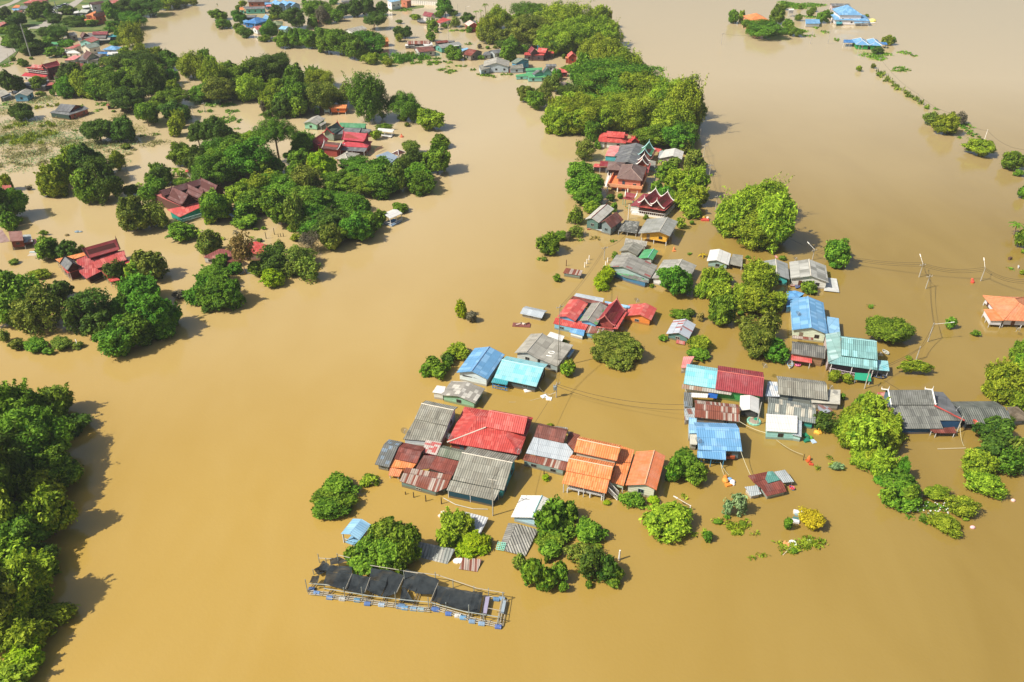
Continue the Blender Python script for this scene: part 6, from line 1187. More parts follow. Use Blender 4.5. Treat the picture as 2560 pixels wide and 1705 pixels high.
crop('R'); pole('r1', (1533, 1425), (1555, 985), 'leaning concrete pole with a flat crossarm in front of the grey corrugated house', cross=-.25)
crop('K'); pole('k1', (715, 372), (713, 235), 'dark pole right of the low shed, above short white posts', cross=.3)
for i, (b_, t_) in enumerate((((512, 455), (514, 405)), ((535, 418), (537, 370)), ((558, 378), (560, 332)), ((710, 482), (712, 438)), ((731, 440), (733, 396)), ((752, 402), (754, 356)))):
    pole(None, b_, t_, 'short white gate post, ' + ('left row, nearest', 'left row, middle', 'left row, farthest', 'right row, nearest', 'right row, middle', 'right row, farthest')[i], r=.2, mat=TRIM, name='post', cat='post')
pole(None, (318, 442), (318, 375), 'rusty iron stake behind the tiny rust-streaked shed', r=.12, mat=paint('5a2c20'), name='stake', cat='stake')
crop('J'); pole('j1', (2072, 1115), (2092, 970), 'pole beside the bamboo row with cables to the north', cross=.4)
pole('j2', (2010, 798), (2020, 668), 'thin pole right of the bamboo row, halfway up', cross=.2)
pole('j3', (1955, 600), (1972, 475), 'white pole in open water right of the wooded bank', cross=.2)
pole(None, (1838, 545), (1850, 442), 'short pale pole at the wooded bank edge')
pole('j5', (1915, 430), (1920, 320), 'far thin pole right of the wooded bank')
pole(None, (1215, 1210), (1222, 1060), 'white pole before the maroon thai house terrace', mat=TRIM)
crop('M'); pole('m1', (890, 1020), (945, 780), 'concrete pole beside the narrow shiny white hut')
pole('m2', (2023, 637), (2070, 432), 'pole in front of the faded teal house veranda', cross=.9)
crop('N'); pole('n1', (680, 730), (710, 570), 'pole with a long horizontal lamp arm in the right water', lamp=(4.2, .6, .1))
pole('n2', (580, 885), (590, 770), 'plain pole behind the flat yellow-green tree on the right')
pole('n3', (662, 277), (686, 160), 'leaning-looking pole just below the crossed cables', cross=.3)
pole('n4', (605, 180), (626, 62), 'left of two lamp poles carrying cables across the right water', lamp=(-.3, 1.6, 1.4), cross=.3)
pole('n5', (1130, 213), (1157, 100), 'right of two lamp poles carrying cables, near an orange float', lamp=(0, 1.5, 1.6))
pole('n6', (925, 1508), (965, 1365), 'pole at the corner of the dark grey steep-gabled house')
crop('L'); pole('l1', (1525, 415), (1548, 285), 'street lamp pole behind the white two-tone house', lamp=(-1.2, 1.4, 1.0), cross=.5)
crop('U'); pole(None, (1507, 1075), (1505, 960), 'white post alone in the water right of the dark bushy trees', r=.2, mat=TRIM, name='post', cat='post')
crop('A'); pole('a1', (325, 600), (222, 250), 'very tall steel pole in the upper left flood', r=.3, mat=paint('9aa0a0', .5)); pole('a2', (625, 200), (572, 15), 'second very tall steel pole near the far upper-left road', r=.3, mat=paint('9aa0a0', .5))
pole('a3', (625, 600), (590, 480), 'thin pole between flooded houses in the upper left'); pole(None, (145, 555), (100, 440), 'pole beside the flooded upper-left road'); pole(None, (105, 660), (78, 560), 'pole below the flooded upper-left road'); pole(None, (2160, 1185), (2130, 1075), 'pole at the reed shore in the upper left', cross=.5); pole(None, (2030, 1190), (2012, 1125), 'short pole left of the reed shore pole')
crop('C'); pole(None, (510, 420), (512, 215), 'very thin tall pole behind the market row'); pole(None, (162, 415), (162, 340), 'short pole left of the market row'); pole('c3', (2305, 530), (2312, 320), 'pole in open water right of the top bamboo row', cross=.3); pole(None, (608, 150), (608, 40), 'thin lamp pole near the coconut palms'); pole(None, (693, 130), (693, 68), 'street lamp near the coconut palms', lamp=(1.8, 0, .3))
crop('D'); pole('d1', (1082, 452), (1108, 345), 'right pole of the transformer pair by the twin blue house', cross=.5); pole('d2', (1062, 430), (1076, 350), 'left pole of the transformer pair by the twin blue house'); pole('d3', (1212, 580), (1250, 445), 'slim pole where the drowned dyke begins', cross=.3); pole('d4', (2045, 1095), (2078, 1003), 'white pole behind the second dyke tree', mat=TRIM); pole('d5', (1528, 770), (1540, 725), 'short pole beside the dyke reed line'); pole('d6', (700, 340), (720, 230), 'thin pole left of the twin blue house'); pole('d7', (835, 340), (855, 230), 'thin pole between the islet and the twin blue house'); pole('d8', (8, 345), (16, 255), 'thin pole far out right of the top bamboo', cross=.3); pole('d9', (1822, 960), (1832, 880), 'pole beside the first dyke tree')
crop('H'); pole(None, (150, 185), (105, 15), 'white mooring pole before the great brown house', mat=TRIM); pole(None, (395, 400), (375, 270), 'pole with a blue net beside the rusty red riverside house')
for i, (x, y, t) in enumerate(((1210, 215, 115), (1332, 155, 60), (1425, 185, 140), (1465, 185, 130), (1390, 190, 150))): pole(None, (x, y), (x - 15, t), ('dark stake left of two in the garden flood', 'dark stake right of two in the garden flood', 'low stick, middle of three in the garden flood', 'low stick, rightmost in the garden flood', 'low stick, leftmost in the garden flood')[i], r=.11, mat=DARK, name='stake', cat='stake')
crop('R'); 
for i, (x, y, t) in enumerate(((525, 1180, 1150), (620, 1215, 1155), (760, 1260, 1190), (940, 1290, 1215))): pole(None, (x, y), (x + 2, t), ('leftmost short stake below the streaked rusty shed', 'second short stake below the streaked rusty shed', 'third short stake below the streaked rusty shed', 'grey stake joined to a sagging pipe by the grey corrugated house')[i], r=.12, mat=paint('4a3c30'), name='stake', cat='stake')
crop('O'); pole(None, (1603, 308), (1600, 238), 'thin mooring stake right of the aqua hut', r=.07, mat=DARK, name='stake', cat='stake'); pole(None, (368, 858), (366, 800), 'drowned street lamp beside the round yellow-green tree', lamp=(-2.2, .9, .9), mat=TRIM)
crop('S'); pole(None, (405, 835), (400, 790), 'stake above a small lime shrub', r=.12, mat=DARK, name='stake', cat='stake')
def cable(pts, label, sag=.8, r=.035, mat=None, name='cable', cat='cable'):
    mb = MB()
    for p, q in zip(pts, pts[1:]):
        P = [p.lerp(q, t / 12) - Vector((0, 0, sag * 4 * (t / 12) * (1 - t / 12))) for t in range(13)]; mb.path(P, r, 3)
    tag(mb.build(name, mat or paint('3a3630', .8), None), label, cat, 'ropes' if name == 'rope' else 'overhead cables')
def off(v, x, z=0): return v + Vector((x, 0, z))
crop('N'); right = at((1560, 215), 4.5); right2 = at((1560, 195), 5)
left = TOPS['l1']
for i, (dz, dx) in enumerate(((0, 0), (-.5, .2), (.5, -.3))):
    cable([off(left, dx, dz), off(TOPS['n4'], dx, dz), off(TOPS['n5'], dx, dz), off(right, dx, dz)], ('middle', 'lowest', 'topmost')[i] + ' cable crossing the right water between lamp poles', 1.2)
cable([TOPS['n4'], TOPS['n3'], TOPS['n1'], TOPS['n2'], TOPS['m2']], 'left cable running down the right pole row', .7); cable([off(TOPS['n4'], .4), off(TOPS['n3'], .4, -.3), off(TOPS['n1'], .4, -.3), off(TOPS['n2'], .3), off(TOPS['m2'], .5)], 'right cable running down the right pole row', 1.0)
crop('0'); 
cable([TOPS['q1'], at((1575, 930), 4)], 'upper cable from the transformer pole to the rust striped shed', 1.4); cable([off(TOPS['q1'], 0, -.6), at((1575, 942), 4)], 'lower cable from the transformer pole to the rust striped shed', 1.6)
cable([TOPS['k1'], TOPS['q2'], TOPS['q1']], 'left cable along the main channel poles', 1.0); cable([off(TOPS['k1'], .4), off(TOPS['q2'], .4), off(TOPS['q1'], .4), TOPS['r1']], 'right cable along the main channel poles', 1.2)
cable([TOPS['k1'], at((1440, 540), 3)], 'cable from the dark pole to the dark roof deck', .8)
cable([TOPS['j5'], TOPS['j3'], TOPS['j2'], TOPS['j1'], TOPS['l1']], 'left cable following the wooded bank poles', 1.0); cable([off(TOPS['j5'], .5), off(TOPS['j3'], .5), off(TOPS['j2'], .5), off(TOPS['j1'], .5)], 'right cable following the wooded bank poles', 1.2)
cable([TOPS['m2'], TOPS['n6'], at((2200, 960), 4)], 'cable over the dark grey steep-gabled house', 1.0)
crop('D'); cable([TOPS['d3'], TOPS['d5'], TOPS['d9'], TOPS['d4'], at((2360, 1160), 5)], 'long cable beside the drowned dyke', 1.5); cable([TOPS['d8'], at((260, 270), 5)], 'faint cable toward the orange-roofed islet house', .6)
crop('O'); ROPE = paint('d8cfa8')
cable([at((920, 200), 2.6), at((1028, 468), 1.6)], 'rope tying the patchwork shack to the bright blue house', .2, .05, ROPE, 'rope', 'rope'); cable([at((1310, 85), 1.4), at((1600, 245), 1.2)], 'rope from the aqua hut to its stake', .4, .05, ROPE, 'rope', 'rope'); cable([at((700, 330), 1.5), at((750, 480), .2)], 'left rope from the blue porch to floating junk', .3, .04, ROPE, 'rope', 'rope'); cable([at((700, 330), 1.5), at((795, 468), .2)], 'right rope from the blue porch to a white buoy', .3, .04, ROPE, 'rope', 'rope')
crop('M'); cable([at((715, 985), 2.2), at((985, 1100), 1.4)], 'rope between the rust striped shed and the aqua hut', .3, .05, ROPE, 'rope', 'rope')
crop('Q'); cable([off(TOPS['q1'], 0, -2), at((1660, 1190), 2)], 'white hose looping to the turquoise ribbed house', 1.2, .03, paint('b8b4a4')); cable([off(TOPS['q1'], 0, -2), at((1265, 1385), .2)], 'white line dipping into the river by the transformer pole', .8, .025, paint('b8b4a4'))
crop('R'); cable([at((960, 1220), .8), at((1100, 1295), .3), at((1300, 1345), .15), at((1475, 1350), .2)], 'sagging white pipe floating to the concrete pole', 0, .07, paint('c8c8c0'), 'pipe', 'pipe')
crop('P'); cable([at((1195, 402), .15), at((1540, 390), .15)], 'pale bamboo pole floating flat before the steep-gabled house', 0, .12, paint('c8b890'), 'floating_pole', 'pole'); cable([at((1470, 110), 2.5), at((1520, 370), .2)], 'rope from the corner pole to the floating bamboo pole', .6, .04, ROPE, 'rope', 'rope')
# ------------------------------------------------------------------ dishes
for C_, L in {'K': [(1058, 805, 3.6, 'grey satellite dish behind the vivid orange house')], 'L': [(1360, 1035, 3.6, 'satellite dish over the long bright blue house'), (1330, 405, 3.0, 'satellite dish behind the white two-tone house')],
              'R': [(510, 452, 2.6, 'mesh satellite dish left of the two-step grey roof'), (1018, 515, 2.8, 'mesh satellite dish between the two-step roof and red roof'), (1815, 680, 3.6, 'satellite dish on the corner of the big red tiled roof')],
              'M': [(970, 398, 3.4, 'small dark satellite dish above the dark red tiles'), (2180, 275, 3.2, 'dish at the right side of the faded teal house'), (1665, 625, 3.6, 'white mesh dish on the mossy grey corrugated house'), (275, 1185, 3.6, 'mesh dish on the bright blue ribbed roof')],
              'N': [(930, 1300, 3.6, 'mesh dish between the steep-gabled and mossy roofs'), (1440, 625, 1.6, 'dish under the terracotta hip house')], 'B': [(1705, 1358, 4.4, 'white dish on the grey roof of the dark green thai house')]}.items():
    crop(C_)
    for x, y, hh, lb in L: tag(dish((x, y), hh, .75), lb, 'satellite dish', 'satellite dishes')
crop('N'); e = tag(dish((1085, 1425), 2.0, .8, paint('e8604c')), 'orange-red satellite dish on the mossy grey long roof', 'satellite dish', 'satellite dishes')
crop('L'); e = tag(dish((1103, 380), 3.2, .5, paint('f09a90')), 'small pink dish above the aqua-walled grey house', 'satellite dish', 'satellite dishes')
# ------------------------------------------------------------------ boats and floating things
def boat(p, q, wd, label, col, col2='e0e0e0', z=0.0):
    a, b = at(p), at(q); d = b - a; L = d.length; d.normalize(); n = Vector((-d.y, d.x, 0)); root = empty('boat', tuple((a + b) / 2), label, 'boat', 'small boats')
    ts = [(0, .1, .42), (.15, .6, .34), (.4, 1, .3), (.65, 1, .3), (.88, .55, .34), (1, .06, .45)]
    mb = MB(); R_ = []
    for t, w, h in ts:
        c = a + d * L * t; w *= wd / 2; R_.append([c - n * w + Vector((0, 0, h)), c - n * w * .6 + Vector((0, 0, -.05)), c + n * w * .6 + Vector((0, 0, -.05)), c + n * w + Vector((0, 0, h))])
    for r0, r1 in zip(R_, R_[1:]):
        for k in range(3): mb.face([r0[k], r1[k], r1[k + 1], r0[k + 1]])
    mb.build('hull', paint(col, .5), root)
    mb = MB()
    for r0, r1 in zip(R_, R_[1:]): mb.bar(r0[0], r1[0], .06); mb.bar(r0[3], r1[3], .06)
    mb.build('gunwale', paint(col2, .5), root)
    for t in (.35, .65):
        mb = MB(); c = a + d * L * t + Vector((0, 0, .22)); w = wd * .42; mb.prism([c - n * w - d * .12, c + n * w - d * .12, c + n * w + d * .12, c - n * w + d * .12], Vector((0, 0, -.05))); mb.build('seat', paint(col2, .5), root)
    return root
crop('L'); boat((1275, 725), (1355, 685), 1.1, 'pink-red rowing boat moored between the aqua and white houses', 'c82848', 'f0c0c0'); boat((1340, 750), (1365, 705), 1.1, 'dark blue boat beside the pink-red one', '203a90', '6080c0')
crop('K'); boat((540, 62), (595, 42), 1.0, 'orange-red canoe under the green tarpaulin house', 'c84020', 'e8a090'); 
crop('J'); boat((1185, 1085), (1245, 1115), 1.2, 'orange and green canoe beside the maroon thai terrace', 'd07830', '50a060')
crop('M'); boat((1238, 430), (1245, 350), 1.2, 'white boat beside the red awning landing', 'd8d8d8', 'a0c0d0'); boat((1290, 395), (1350, 400), 1.0, 'magenta boat under the red awning', 'd82878', 'f080b0')
boat((2215, 240), (2275, 285), 1.1, 'grey-green boat carrying plants right of the faded teal house', '8a9a8c', 'd0d0c8')
boat((1180, 510) if 0 else (2085, 500), (2250, 525), 1.6, 'long black boat moored under the teal annex roof', '1c2430', '50607c')
crop('O'); boat((1450, 600), (1505, 638), .9, 'little sky blue and red boat by the patchwork shack', '2090d0', 'e04848')
crop('N'); boat((1450, 108), (1450, 90), .3, 'white speck of a float near the right edge', 'f0f0f0')
def junk(name, label, cat, items):
    "one floating thing built of several solid pieces, each piece a part: (part, kind, px, py, size..., colour)"
    root = None
    for part, k, x, y, s, c in items:
        p = at((x, y), 0)
        if root is None: root = empty(name, tuple(p), label, cat)
        mb = MB()
        if k == 'o': mb.ball((p.x, p.y, .1), s[0], s[1], s[2], 8, 5)
        elif k == 'b': mb.box((p.x, p.y, -.1), s[0], s[1], s[2], s[3] if len(s) > 3 else .3)
        elif k == 't':
            n = 14
            P = [Vector((p.x + math.cos(6.283 * i / n) * s[0], p.y + math.sin(6.283 * i / n) * s[0], .1)) for i in range(n + 1)]; mb.path(P, s[1], 6)
        elif k == 'c': mb.bar((p.x - s[0] / 2, p.y, .2), (p.x + s[0] / 2, p.y + s[0] * .1, .2), s[1], 8)
        mb.build(part, paint(c, .6), root)
crop('M'); junk('swim_float', 'bright yellow inflatable float drifting by the bamboo', 'float', [('body', 'o', 1535, 1100, (.9, .7, .45), 'f8b808'), ('head', 'o', 1545, 1085, (.4, .4, .7), 'f8b808'), ('arm', 'o', 1515, 1108, (.5, .3, .25), 'f0a000')])
junk('planter_raft', 'green plant tubs and blue tray floating beside the aqua hut', 'planters', [('tub', 'b', 1400, 1135, (.9, .9, .5), '109060'), ('tub', 'b', 1412, 1190, (1.1, .8, .5), '108868'), ('tray', 'b', 1485, 1195, (.9, 1.1, .25), 'b8d0e8'), ('tub', 'o', 1450, 1160, (.6, .5, .5), '70c020'), ('tub', 'o', 1430, 1165, (.5, .5, .6), '206848')])
junk('garden_raft', 'round raft of pots beside the narrow shiny white hut', 'planters', [('raft', 't', 860, 985, (1.2, .25), '88c8b0'), ('deck', 'o', 860, 985, (1.1, 1.1, .2), 'a89888'), ('crate', 'b', 835, 940, (.9, .9, .4), 'e8c0b0'), ('crate', 'b', 880, 930, (1.2, .8, .4), 'd8b8a0'), ('tub', 'o', 885, 970, (.7, .5, .4), '108868')])
crop('O'); junk('water_tank', 'orange toy-like float alone right of the mooring stake', 'float', [('base', 'b', 1655, 318, (.7, .7, .3), 'd05818'), ('figure', 'o', 1662, 305, (.35, .35, 1.0), 'e87828'), ('base', 'b', 1680, 330, (.4, .4, .3), 'd05818')])
junk('basin', 'small orange-red basin near the orange float', 'basin', [('bowl', 'b', 1688, 355, (.8, .5, .3, -.2), 'd04820')])
junk('float_cluster', 'cluster of orange, white and blue containers tied on ropes', 'floating junk', [('container', 'b', 790, 580, (1.2, .7, .4), 'f09010'), ('container', 'o', 755, 530, (.6, .7, .5), 'f0a030'), ('container', 'o', 755, 500, (.4, .4, .6), 'e88820'), ('bottle', 'o', 803, 520, (.5, .4, .4), '80b0e0'), ('bottle', 'o', 835, 545, (.5, .5, .4), 'f0e8e8'), ('bottle', 'o', 820, 565, (.4, .4, .35), 'e8e8f0'), ('bottle', 'o', 842, 575, (.3, .3, .3), 'f8f0f0'), ('tray', 'b', 820, 540, (1.4, 1.0, .1), '5a5048')])
junk('cart_frame', 'white and grey boxes on a drowned frame beside the golden shrub', 'boxes', [('box', 'b', 1550, 885, (1.7, .7, .5, -.3), 'f0f0f0'), ('box', 'b', 1548, 903, (1.2, .7, .3, -.3), '8aa8b0'), ('box', 'b', 1525, 955, (1.1, .9, .35, -.3), '50807c'), ('box', 'b', 1510, 980, (1.4, .6, .5, -.3), 'e8e8ec')])
junk('toilet_seat', 'white oval ring on the drifting weed mat', 'debris', [('ring', 't', 1488, 1218, (.55, .2), 'f8f8f8')]); junk('crate', 'orange crate tilted on the drifting weed mat', 'crate', [('box', 'b', 1420, 1225, (1.1, .7, .4, -.8), 'f0a060')]); junk('foam_block', 'white block on the right part of the weed mat', 'debris', [('block', 'b', 1665, 1200, (.9, .6, .35, .2), 'f8f8f0')]); junk('plank', 'pale plank leaning over the drifting weed mat', 'plank', [('board', 'b', 1425, 1300, (2.4, .15, .2, .75), 'c8b890')])
junk('tyre', 'pale tyre floating right of the round yellow-green tree', 'tyre', [('ring', 't', 322, 1068, (.5, .15), 'b8b8ac')])
crop('Q'); junk('broken_raft', 'broken rusty raft drifting below the low zinc hut', 'wreck', [('deck', 'b', 1430, 385, (4.2, 1.6, .3, -.12), '8a5048'), ('board', 'b', 1400, 380, (1.6, .5, .5, .5), 'c8a898'), ('board', 'b', 1450, 375, (1.4, .5, .5, -.4), 'e8d8c8'), ('board', 'b', 1500, 375, (1.5, .3, .5, .6), '6a3c34'), ('board', 'b', 1370, 385, (.8, 1.0, .45, .2), '7a5048')])
junk('foam_slab', 'white foam slab floating before the turquoise ribbed house', 'foam', [('slab', 'b', 1525, 1232, (2.0, 1.3, .3), 'f4f2ee'), ('bag', 'o', 1500, 1225, (.6, .4, .35), 'e8e8e8')]); junk('foam_slab', 'white papers and slab floating beside the transformer pole', 'foam', [('slab', 'b', 1790, 1345, (1.1, 1.1, .25, -.2), 'f4f4f0'), ('bag', 'b', 1725, 1312, (1.3, 1.0, .2, .5), 'dce8f0'), ('bag', 'b', 1755, 1330, (.8, .4, .2, -.5), 'f0f0ec')])
crop('T'); junk('foam_block', 'upper of two pink-white floats above the feathery tree', 'foam', [('block', 'b', 1370, 382, (.6, .5, .35), 'f0dcd4')]); junk('foam_block', 'lower of two pink-white floats above the feathery tree', 'foam', [('block', 'b', 1345, 412, (.6, .5, .35, .8), 'f0dcd4')])
crop('X'); junk('person_float', 'red-orange float standing in the right water between lamp poles', 'float', [('body', 'o', 862, 845, (.5, .5, .6), 'e04830'), ('top', 'o', 860, 822, (.35, .35, .5), 'e86040')]); junk('driftwood', 'broken stump with a leaning branch near the right palm', 'driftwood', [('stump', 'b', 1210, 630, (1.0, .6, .8, .5), '6a5040')])
crop('K'); junk('orange_float', 'orange float below the yellow stilt house', 'float', [('base', 'b', 1452, 285, (.9, .7, .3), 'e0803c'), ('top', 'o', 1450, 268, (.3, .3, .8), 'f09048')]); junk('white_board', 'white board floating before the colour-patched grey house', 'board', [('board', 'b', 1085, 625, (2.0, .9, .15), 'd8e0e8')])
crop('J'); junk('spirit_boat', 'red-roofed little raft right of the bamboo row', 'raft', [('hull', 'b', 1968, 1218, (2.4, 1.3, .5, -.1), 'd84838'), ('bow', 'b', 1995, 1210, (.5, .8, .9), 'f0e0d0'), ('cargo', 'o', 1955, 1200, (.6, .4, .7), 'e8b838')])
crop('P'); junk('pink_bottle', 'pink-white float, the upper one at lower right', 'float', [('block', 'o', 2118, 1038, (.4, .35, .3), 'f4c8c4')]); junk('pink_bottle', 'pink-white float, the lower one at lower right', 'float', [('block', 'o', 1622, 1368, (.45, .35, .3), 'f4c0c8')])
rng = random.Random(5)
for i in range(48):
    x, y = rng.uniform(740, 1330), rng.uniform(1060, 1200)
    if i == 0: r0 = empty('litter', tuple(at((x, y))), 'scattered white plastic litter caught in the right weed carpet', 'litter'); r0['kind'] = 'stuff'; mb = MB()
    p = at((x, y), .2); mb.box(tuple(p), rng.uniform(.12, .3), rng.uniform(.1, .25), .12, rng.uniform(0, 3))
mb.build('litter_piece', paint('f0f0ec'), r0)['kind'] = 'stuff'
crop('H'); junk('grey_log', 'grey driftwood under the russet tree', 'driftwood', [('log', 'c', 900, 740, (2.6, .18), '8a8c84')])
crop('E'); junk('grey_bag', 'grey-blue bag floating in the left water', 'debris', [('bag', 'o', 815, 1053, (.9, .5, .4), '7c94a4'), ('bag', 'o', 845, 1052, (.7, .4, .3), '98a8b0')]); junk('brown_clump', 'small brown clump floating in the left water', 'debris', [('clump', 'o', 705, 1088, (.7, .6, .4), '7a6a38')])
junk('white_platform', 'submerged white platform left of the wide crimson house', 'platform', [('slab', 'b', 370, 1290, (3.6, 1.6, .18, .05), 'c8b8a0'), ('rail', 'b', 365, 1268, (2.6, .5, .4, .05), 'c8dce0')])
crop('G'); junk('fishing_net', 'bent white net frame with a blue float near the left shore weeds', 'net', [('float', 'o', 832, 1138, (.5, .4, .4), '58b0d8')])
mb = MB(); P = [at((790, 1042), 2.2), at((805, 1075), 1.6), at((800, 1110), .8), at((828, 1140), .1)]; mb.path(P, .1, 5); mb.build('frame', TRIM, bpy.data.objects[[o.name for o in bpy.data.objects if o.name.startswith('fishing_net')][-1]])
crop('D'); junk('yellow_umbrella', 'pale yellow umbrella boat beside the blue hip villa', 'boat', [('hull', 'b', 1172, 183, (5.5, 1.6, .6), 'e8e8e8'), ('canopy', 'o', 1180, 165, (2.4, 2.0, 1.5), 'f0e878')])
crop('F'); junk('red_float', 'tiny orange-red float right of the white raft pavilion', 'float', [('body', 'o', 1798, 402, (.8, .6, .6), 'd86840'), ('head', 'o', 1795, 395, (.3, .3, 1.0), 'e07850')])
# ------------------------------------------------------------------ green net canopy by the teal house
crop('M'); root = None
h = H_('boat_shelter', 'green net canopy over a boat landing before the faded teal house', None, None, 'shelter')
h.s([(1925, 468, 2.2), (2085, 480, 2.2), (2095, 560, 1.5), (1915, 540, 1.5)], paint('10a078', .6), posts=1, name='canopy')
# ------------------------------------------------------------------ fish-farm raft
crop('V')
NET = NT('shade_net'); _t = NET
tp = _t.n('ShaderNodeBsdfTransparent'); mx = _t.n('ShaderNodeMixShader'); nn = _t.n('ShaderNodeTexNoise'); nn.inputs['Scale'].default_value = .7; nn.inputs['Detail'].default_value = 4
geo_ = _t.n('ShaderNodeNewGeometry'); _t.l(geo_.outputs['Position'], nn.inputs[0]); _t.l(_t.math('ADD', _t.math('MULTIPLY', _t.ramp(nn.outputs[0], .45, .75), .1), .06), mx.inputs[0])
_t.p.inputs['Roughness'].default_value = .85; _t.l(_t.mix(_t.ramp(nn.outputs[0], .3, .7), (.014, .019, .023, 1), (.045, .057, .066, 1)), _t.p.inputs['Base Color']); _t.p.inputs['Specular IOR Level'].default_value = .15
_t.l(_t.p.outputs[0], mx.inputs[1]); _t.l(tp.outputs[0], mx.inputs[2]); _t.l(mx.outputs[0], _t.t.nodes['Material Output'].inputs[0])
NETM = NET.m
fx = at((1200, 500)); raft = empty('fish_raft', tuple(fx), 'long bamboo fish-farm raft with black shade nets and blue barrels', 'raft')
BAM = paint('aca594', .7, .4, 'bamboo'); BAMG = paint('9aa4a0', .7, .4, 'pipe'); WOOD = paint('8c7c68', .8, .4, 'wood')
def bars(name, L, h, r, mat, each=True):
    for a, b in L:
        mb = MB(); p, q = at(a, h if not isinstance(h, tuple) else h[0]), at(b, h if not isinstance(h, tuple) else h[1]); mb.bar(p, q, r); mb.build(name, mat, raft)
# walkway along the near side, in sections, built as a ladder of poles
walk = [((60, 500), (275, 520)), ((265, 545), (720, 590)), ((700, 605), (1060, 650)), ((1065, 655), (1430, 700)), ((1450, 665), (1870, 790)), ((1860, 800), (2235, 880))]
for a, b in walk:
    mb = MB(); A, B = at(a, .3), at(b, .3); d = (B - A).normalized(); n = Vector((-d.y, d.x, 0)); L = (B - A).length
    for o in (-.32, 0, .32): mb.bar(A + n * o, B + n * o, .09)
    k = 0
    while k < L: mb.bar(A + d * k - n * .45 + Vector((0, 0, .1)), A + d * k + n * .45 + Vector((0, 0, .1)), .05); k += 1.1
    mb.build('walkway', BAM, raft)
for a, b in (((60, 500), (130, 400)), ((265, 540), (330, 470)), ((480, 570), (540, 510)), ((720, 600), (800, 430)), ((890, 640), (960, 470)), ((1070, 660), (1160, 470)), ((1240, 680), (1310, 470)), ((1440, 690), (1500, 430)), ((1870, 790), (1900, 700)), ((2010, 850), (2060, 540)), ((2200, 870), (2260, 560)), ((2235, 880), (2290, 580))):
    mb = MB(); A, B = at(a, .25), at(b, .25); d = (B - A).normalized(); n = Vector((-d.y, d.x, 0))
    for o in (-.22, .22): mb.bar(A + n * o, B + n * o, .08)
    mb.build('cross_beam', BAM if a[0] > 1800 else WOOD, raft)
bars('walkway', [((2040, 535), (2290, 585)), ((130, 400), (420, 440)), ((540, 500), (1160, 560)) if 0 else ((1500, 430), (2050, 545))], .3, .1, BAM)
# posts
posts = [((42, 500), (22, 355)), ((175, 165), (155, 68)), ((110, 300), (85, 270)), ((235, 470), (240, 415)), ((465, 570), (458, 450)), ((670, 600), (668, 440)), ((1045, 650), (1035, 500)), ((1415, 700), (1425, 560)), ((1610, 700), (1602, 620)), ((1870, 790), (1855, 645)), ((2030, 850), (2042, 740)), ((2205, 870), (2215, 770)), ((2250, 610), (2255, 500)), ((2090, 545), (2100, 455)), ((1925, 500), (1932, 430)), ((1690, 450), (1695, 355)), ((1495, 420), (1497, 275)), ((1145, 420), (1145, 230)), ((400, 220), (402, 60)), ((265, 230), (265, 115))]
PH = []
for b, t in posts:
    h_ = min(3.2, max(1.2, height_of(b, t))); p = at(b); mb = MB(); mb.bar((p.x, p.y, -.4), (p.x, p.y, h_), .07, 5); mb.build('post', BAMG, raft)
# rails: near rail and far rail
bars('rail', [((55, 402), (265, 415)), ((225, 455), (560, 510)), ((540, 505), (740, 540)), ((660, 530), (1250, 600)), ((1070, 580), (1450, 615)), ((1440, 618), (1860, 730)), ((1830, 720), (2235, 785))], 1.5, .075, BAMG)
bars('rail', [((165, 112), (310, 122)), ((390, 78), (520, 110)), ((750, 195), (1060, 245)), ((1000, 235), (1290, 285)), ((1200, 268), (1520, 305)), ((1500, 300), (1960, 455)), ((1930, 450), (2275, 508))], 1.9, .07, BAM)
bars('rail', [((2215, 770), (2262, 500)), ((1430, 610), (1520, 395)), ((690, 500), (750, 330)), ((1050, 500), (1130, 330)), ((470, 460), (545, 290)), ((2085, 680), (2230, 710))], 1.6, .06, BAM)
# shade nets, each a sagging cloth
def bm_smooth(o):
    import bmesh
    b = bmesh.new(); b.from_mesh(o.data); bmesh.ops.remove_doubles(b, verts=b.verts, dist=.002); b.to_mesh(o.data); b.free()
    for p in o.data.polygons: p.use_smooth = True
def net(quad, hs, sag, label=None, n=10):
    P = [at(q, hh) for q, hh in zip(quad, hs)]; mb = MB(); G = []
    for i in range(n + 1):
        row = []
        for j in range(n + 1):
            u, v = i / n, j / n; p = P[0].lerp(P[1], u).lerp(P[3].lerp(P[2], u), v)
            p = p + Vector((0, 0, -sag * (math.sin(math.pi * v) * .7 + .3 * math.sin(math.pi * u) * math.sin(math.pi * v)) + .04 * math.sin(u * 11 + v * 5) + .03 * math.sin(v * 13 + u * 9)))
            row.append(p)
        G.append(row)
    for i in range(n):
        for j in range(n): mb.face([G[i][j], G[i + 1][j], G[i + 1][j + 1], G[i][j + 1]])
    o = mb.build('shade_net', NETM, raft); bm_smooth(o)
net([(290, 118), (405, 98), (500, 150), (300, 195)], (1.6, 2.1, 1.6, 1.3), .1)
net([(285, 195), (540, 210), (545, 290), (250, 265)], (1.7, 1.7, 1.6, 1.5), .15)
net([(255, 265), (545, 292), (475, 478), (215, 400)], (1.6, 1.6, 1.4, 1.4), .3)
net([(548, 292), (745, 330), (680, 520), (475, 480)], (1.6, 1.7, 1.4, 1.4), .2)
net([(760, 230), (965, 250), (930, 400), (735, 340)], (1.9, 1.9, 1.6, 1.6), .2)
net([(735, 340), (935, 400), (860, 555), (700, 470)], (1.6, 1.6, 1.3, 1.4), .2)
net([(965, 250), (1130, 310), (1040, 520), (880, 555)], (1.9, 1.8, 1.3, 1.2), .3)
net([(1150, 245), (1330, 280), (1260, 500), (1100, 440)], (1.9, 1.9, 1.2, 1.4), .3)
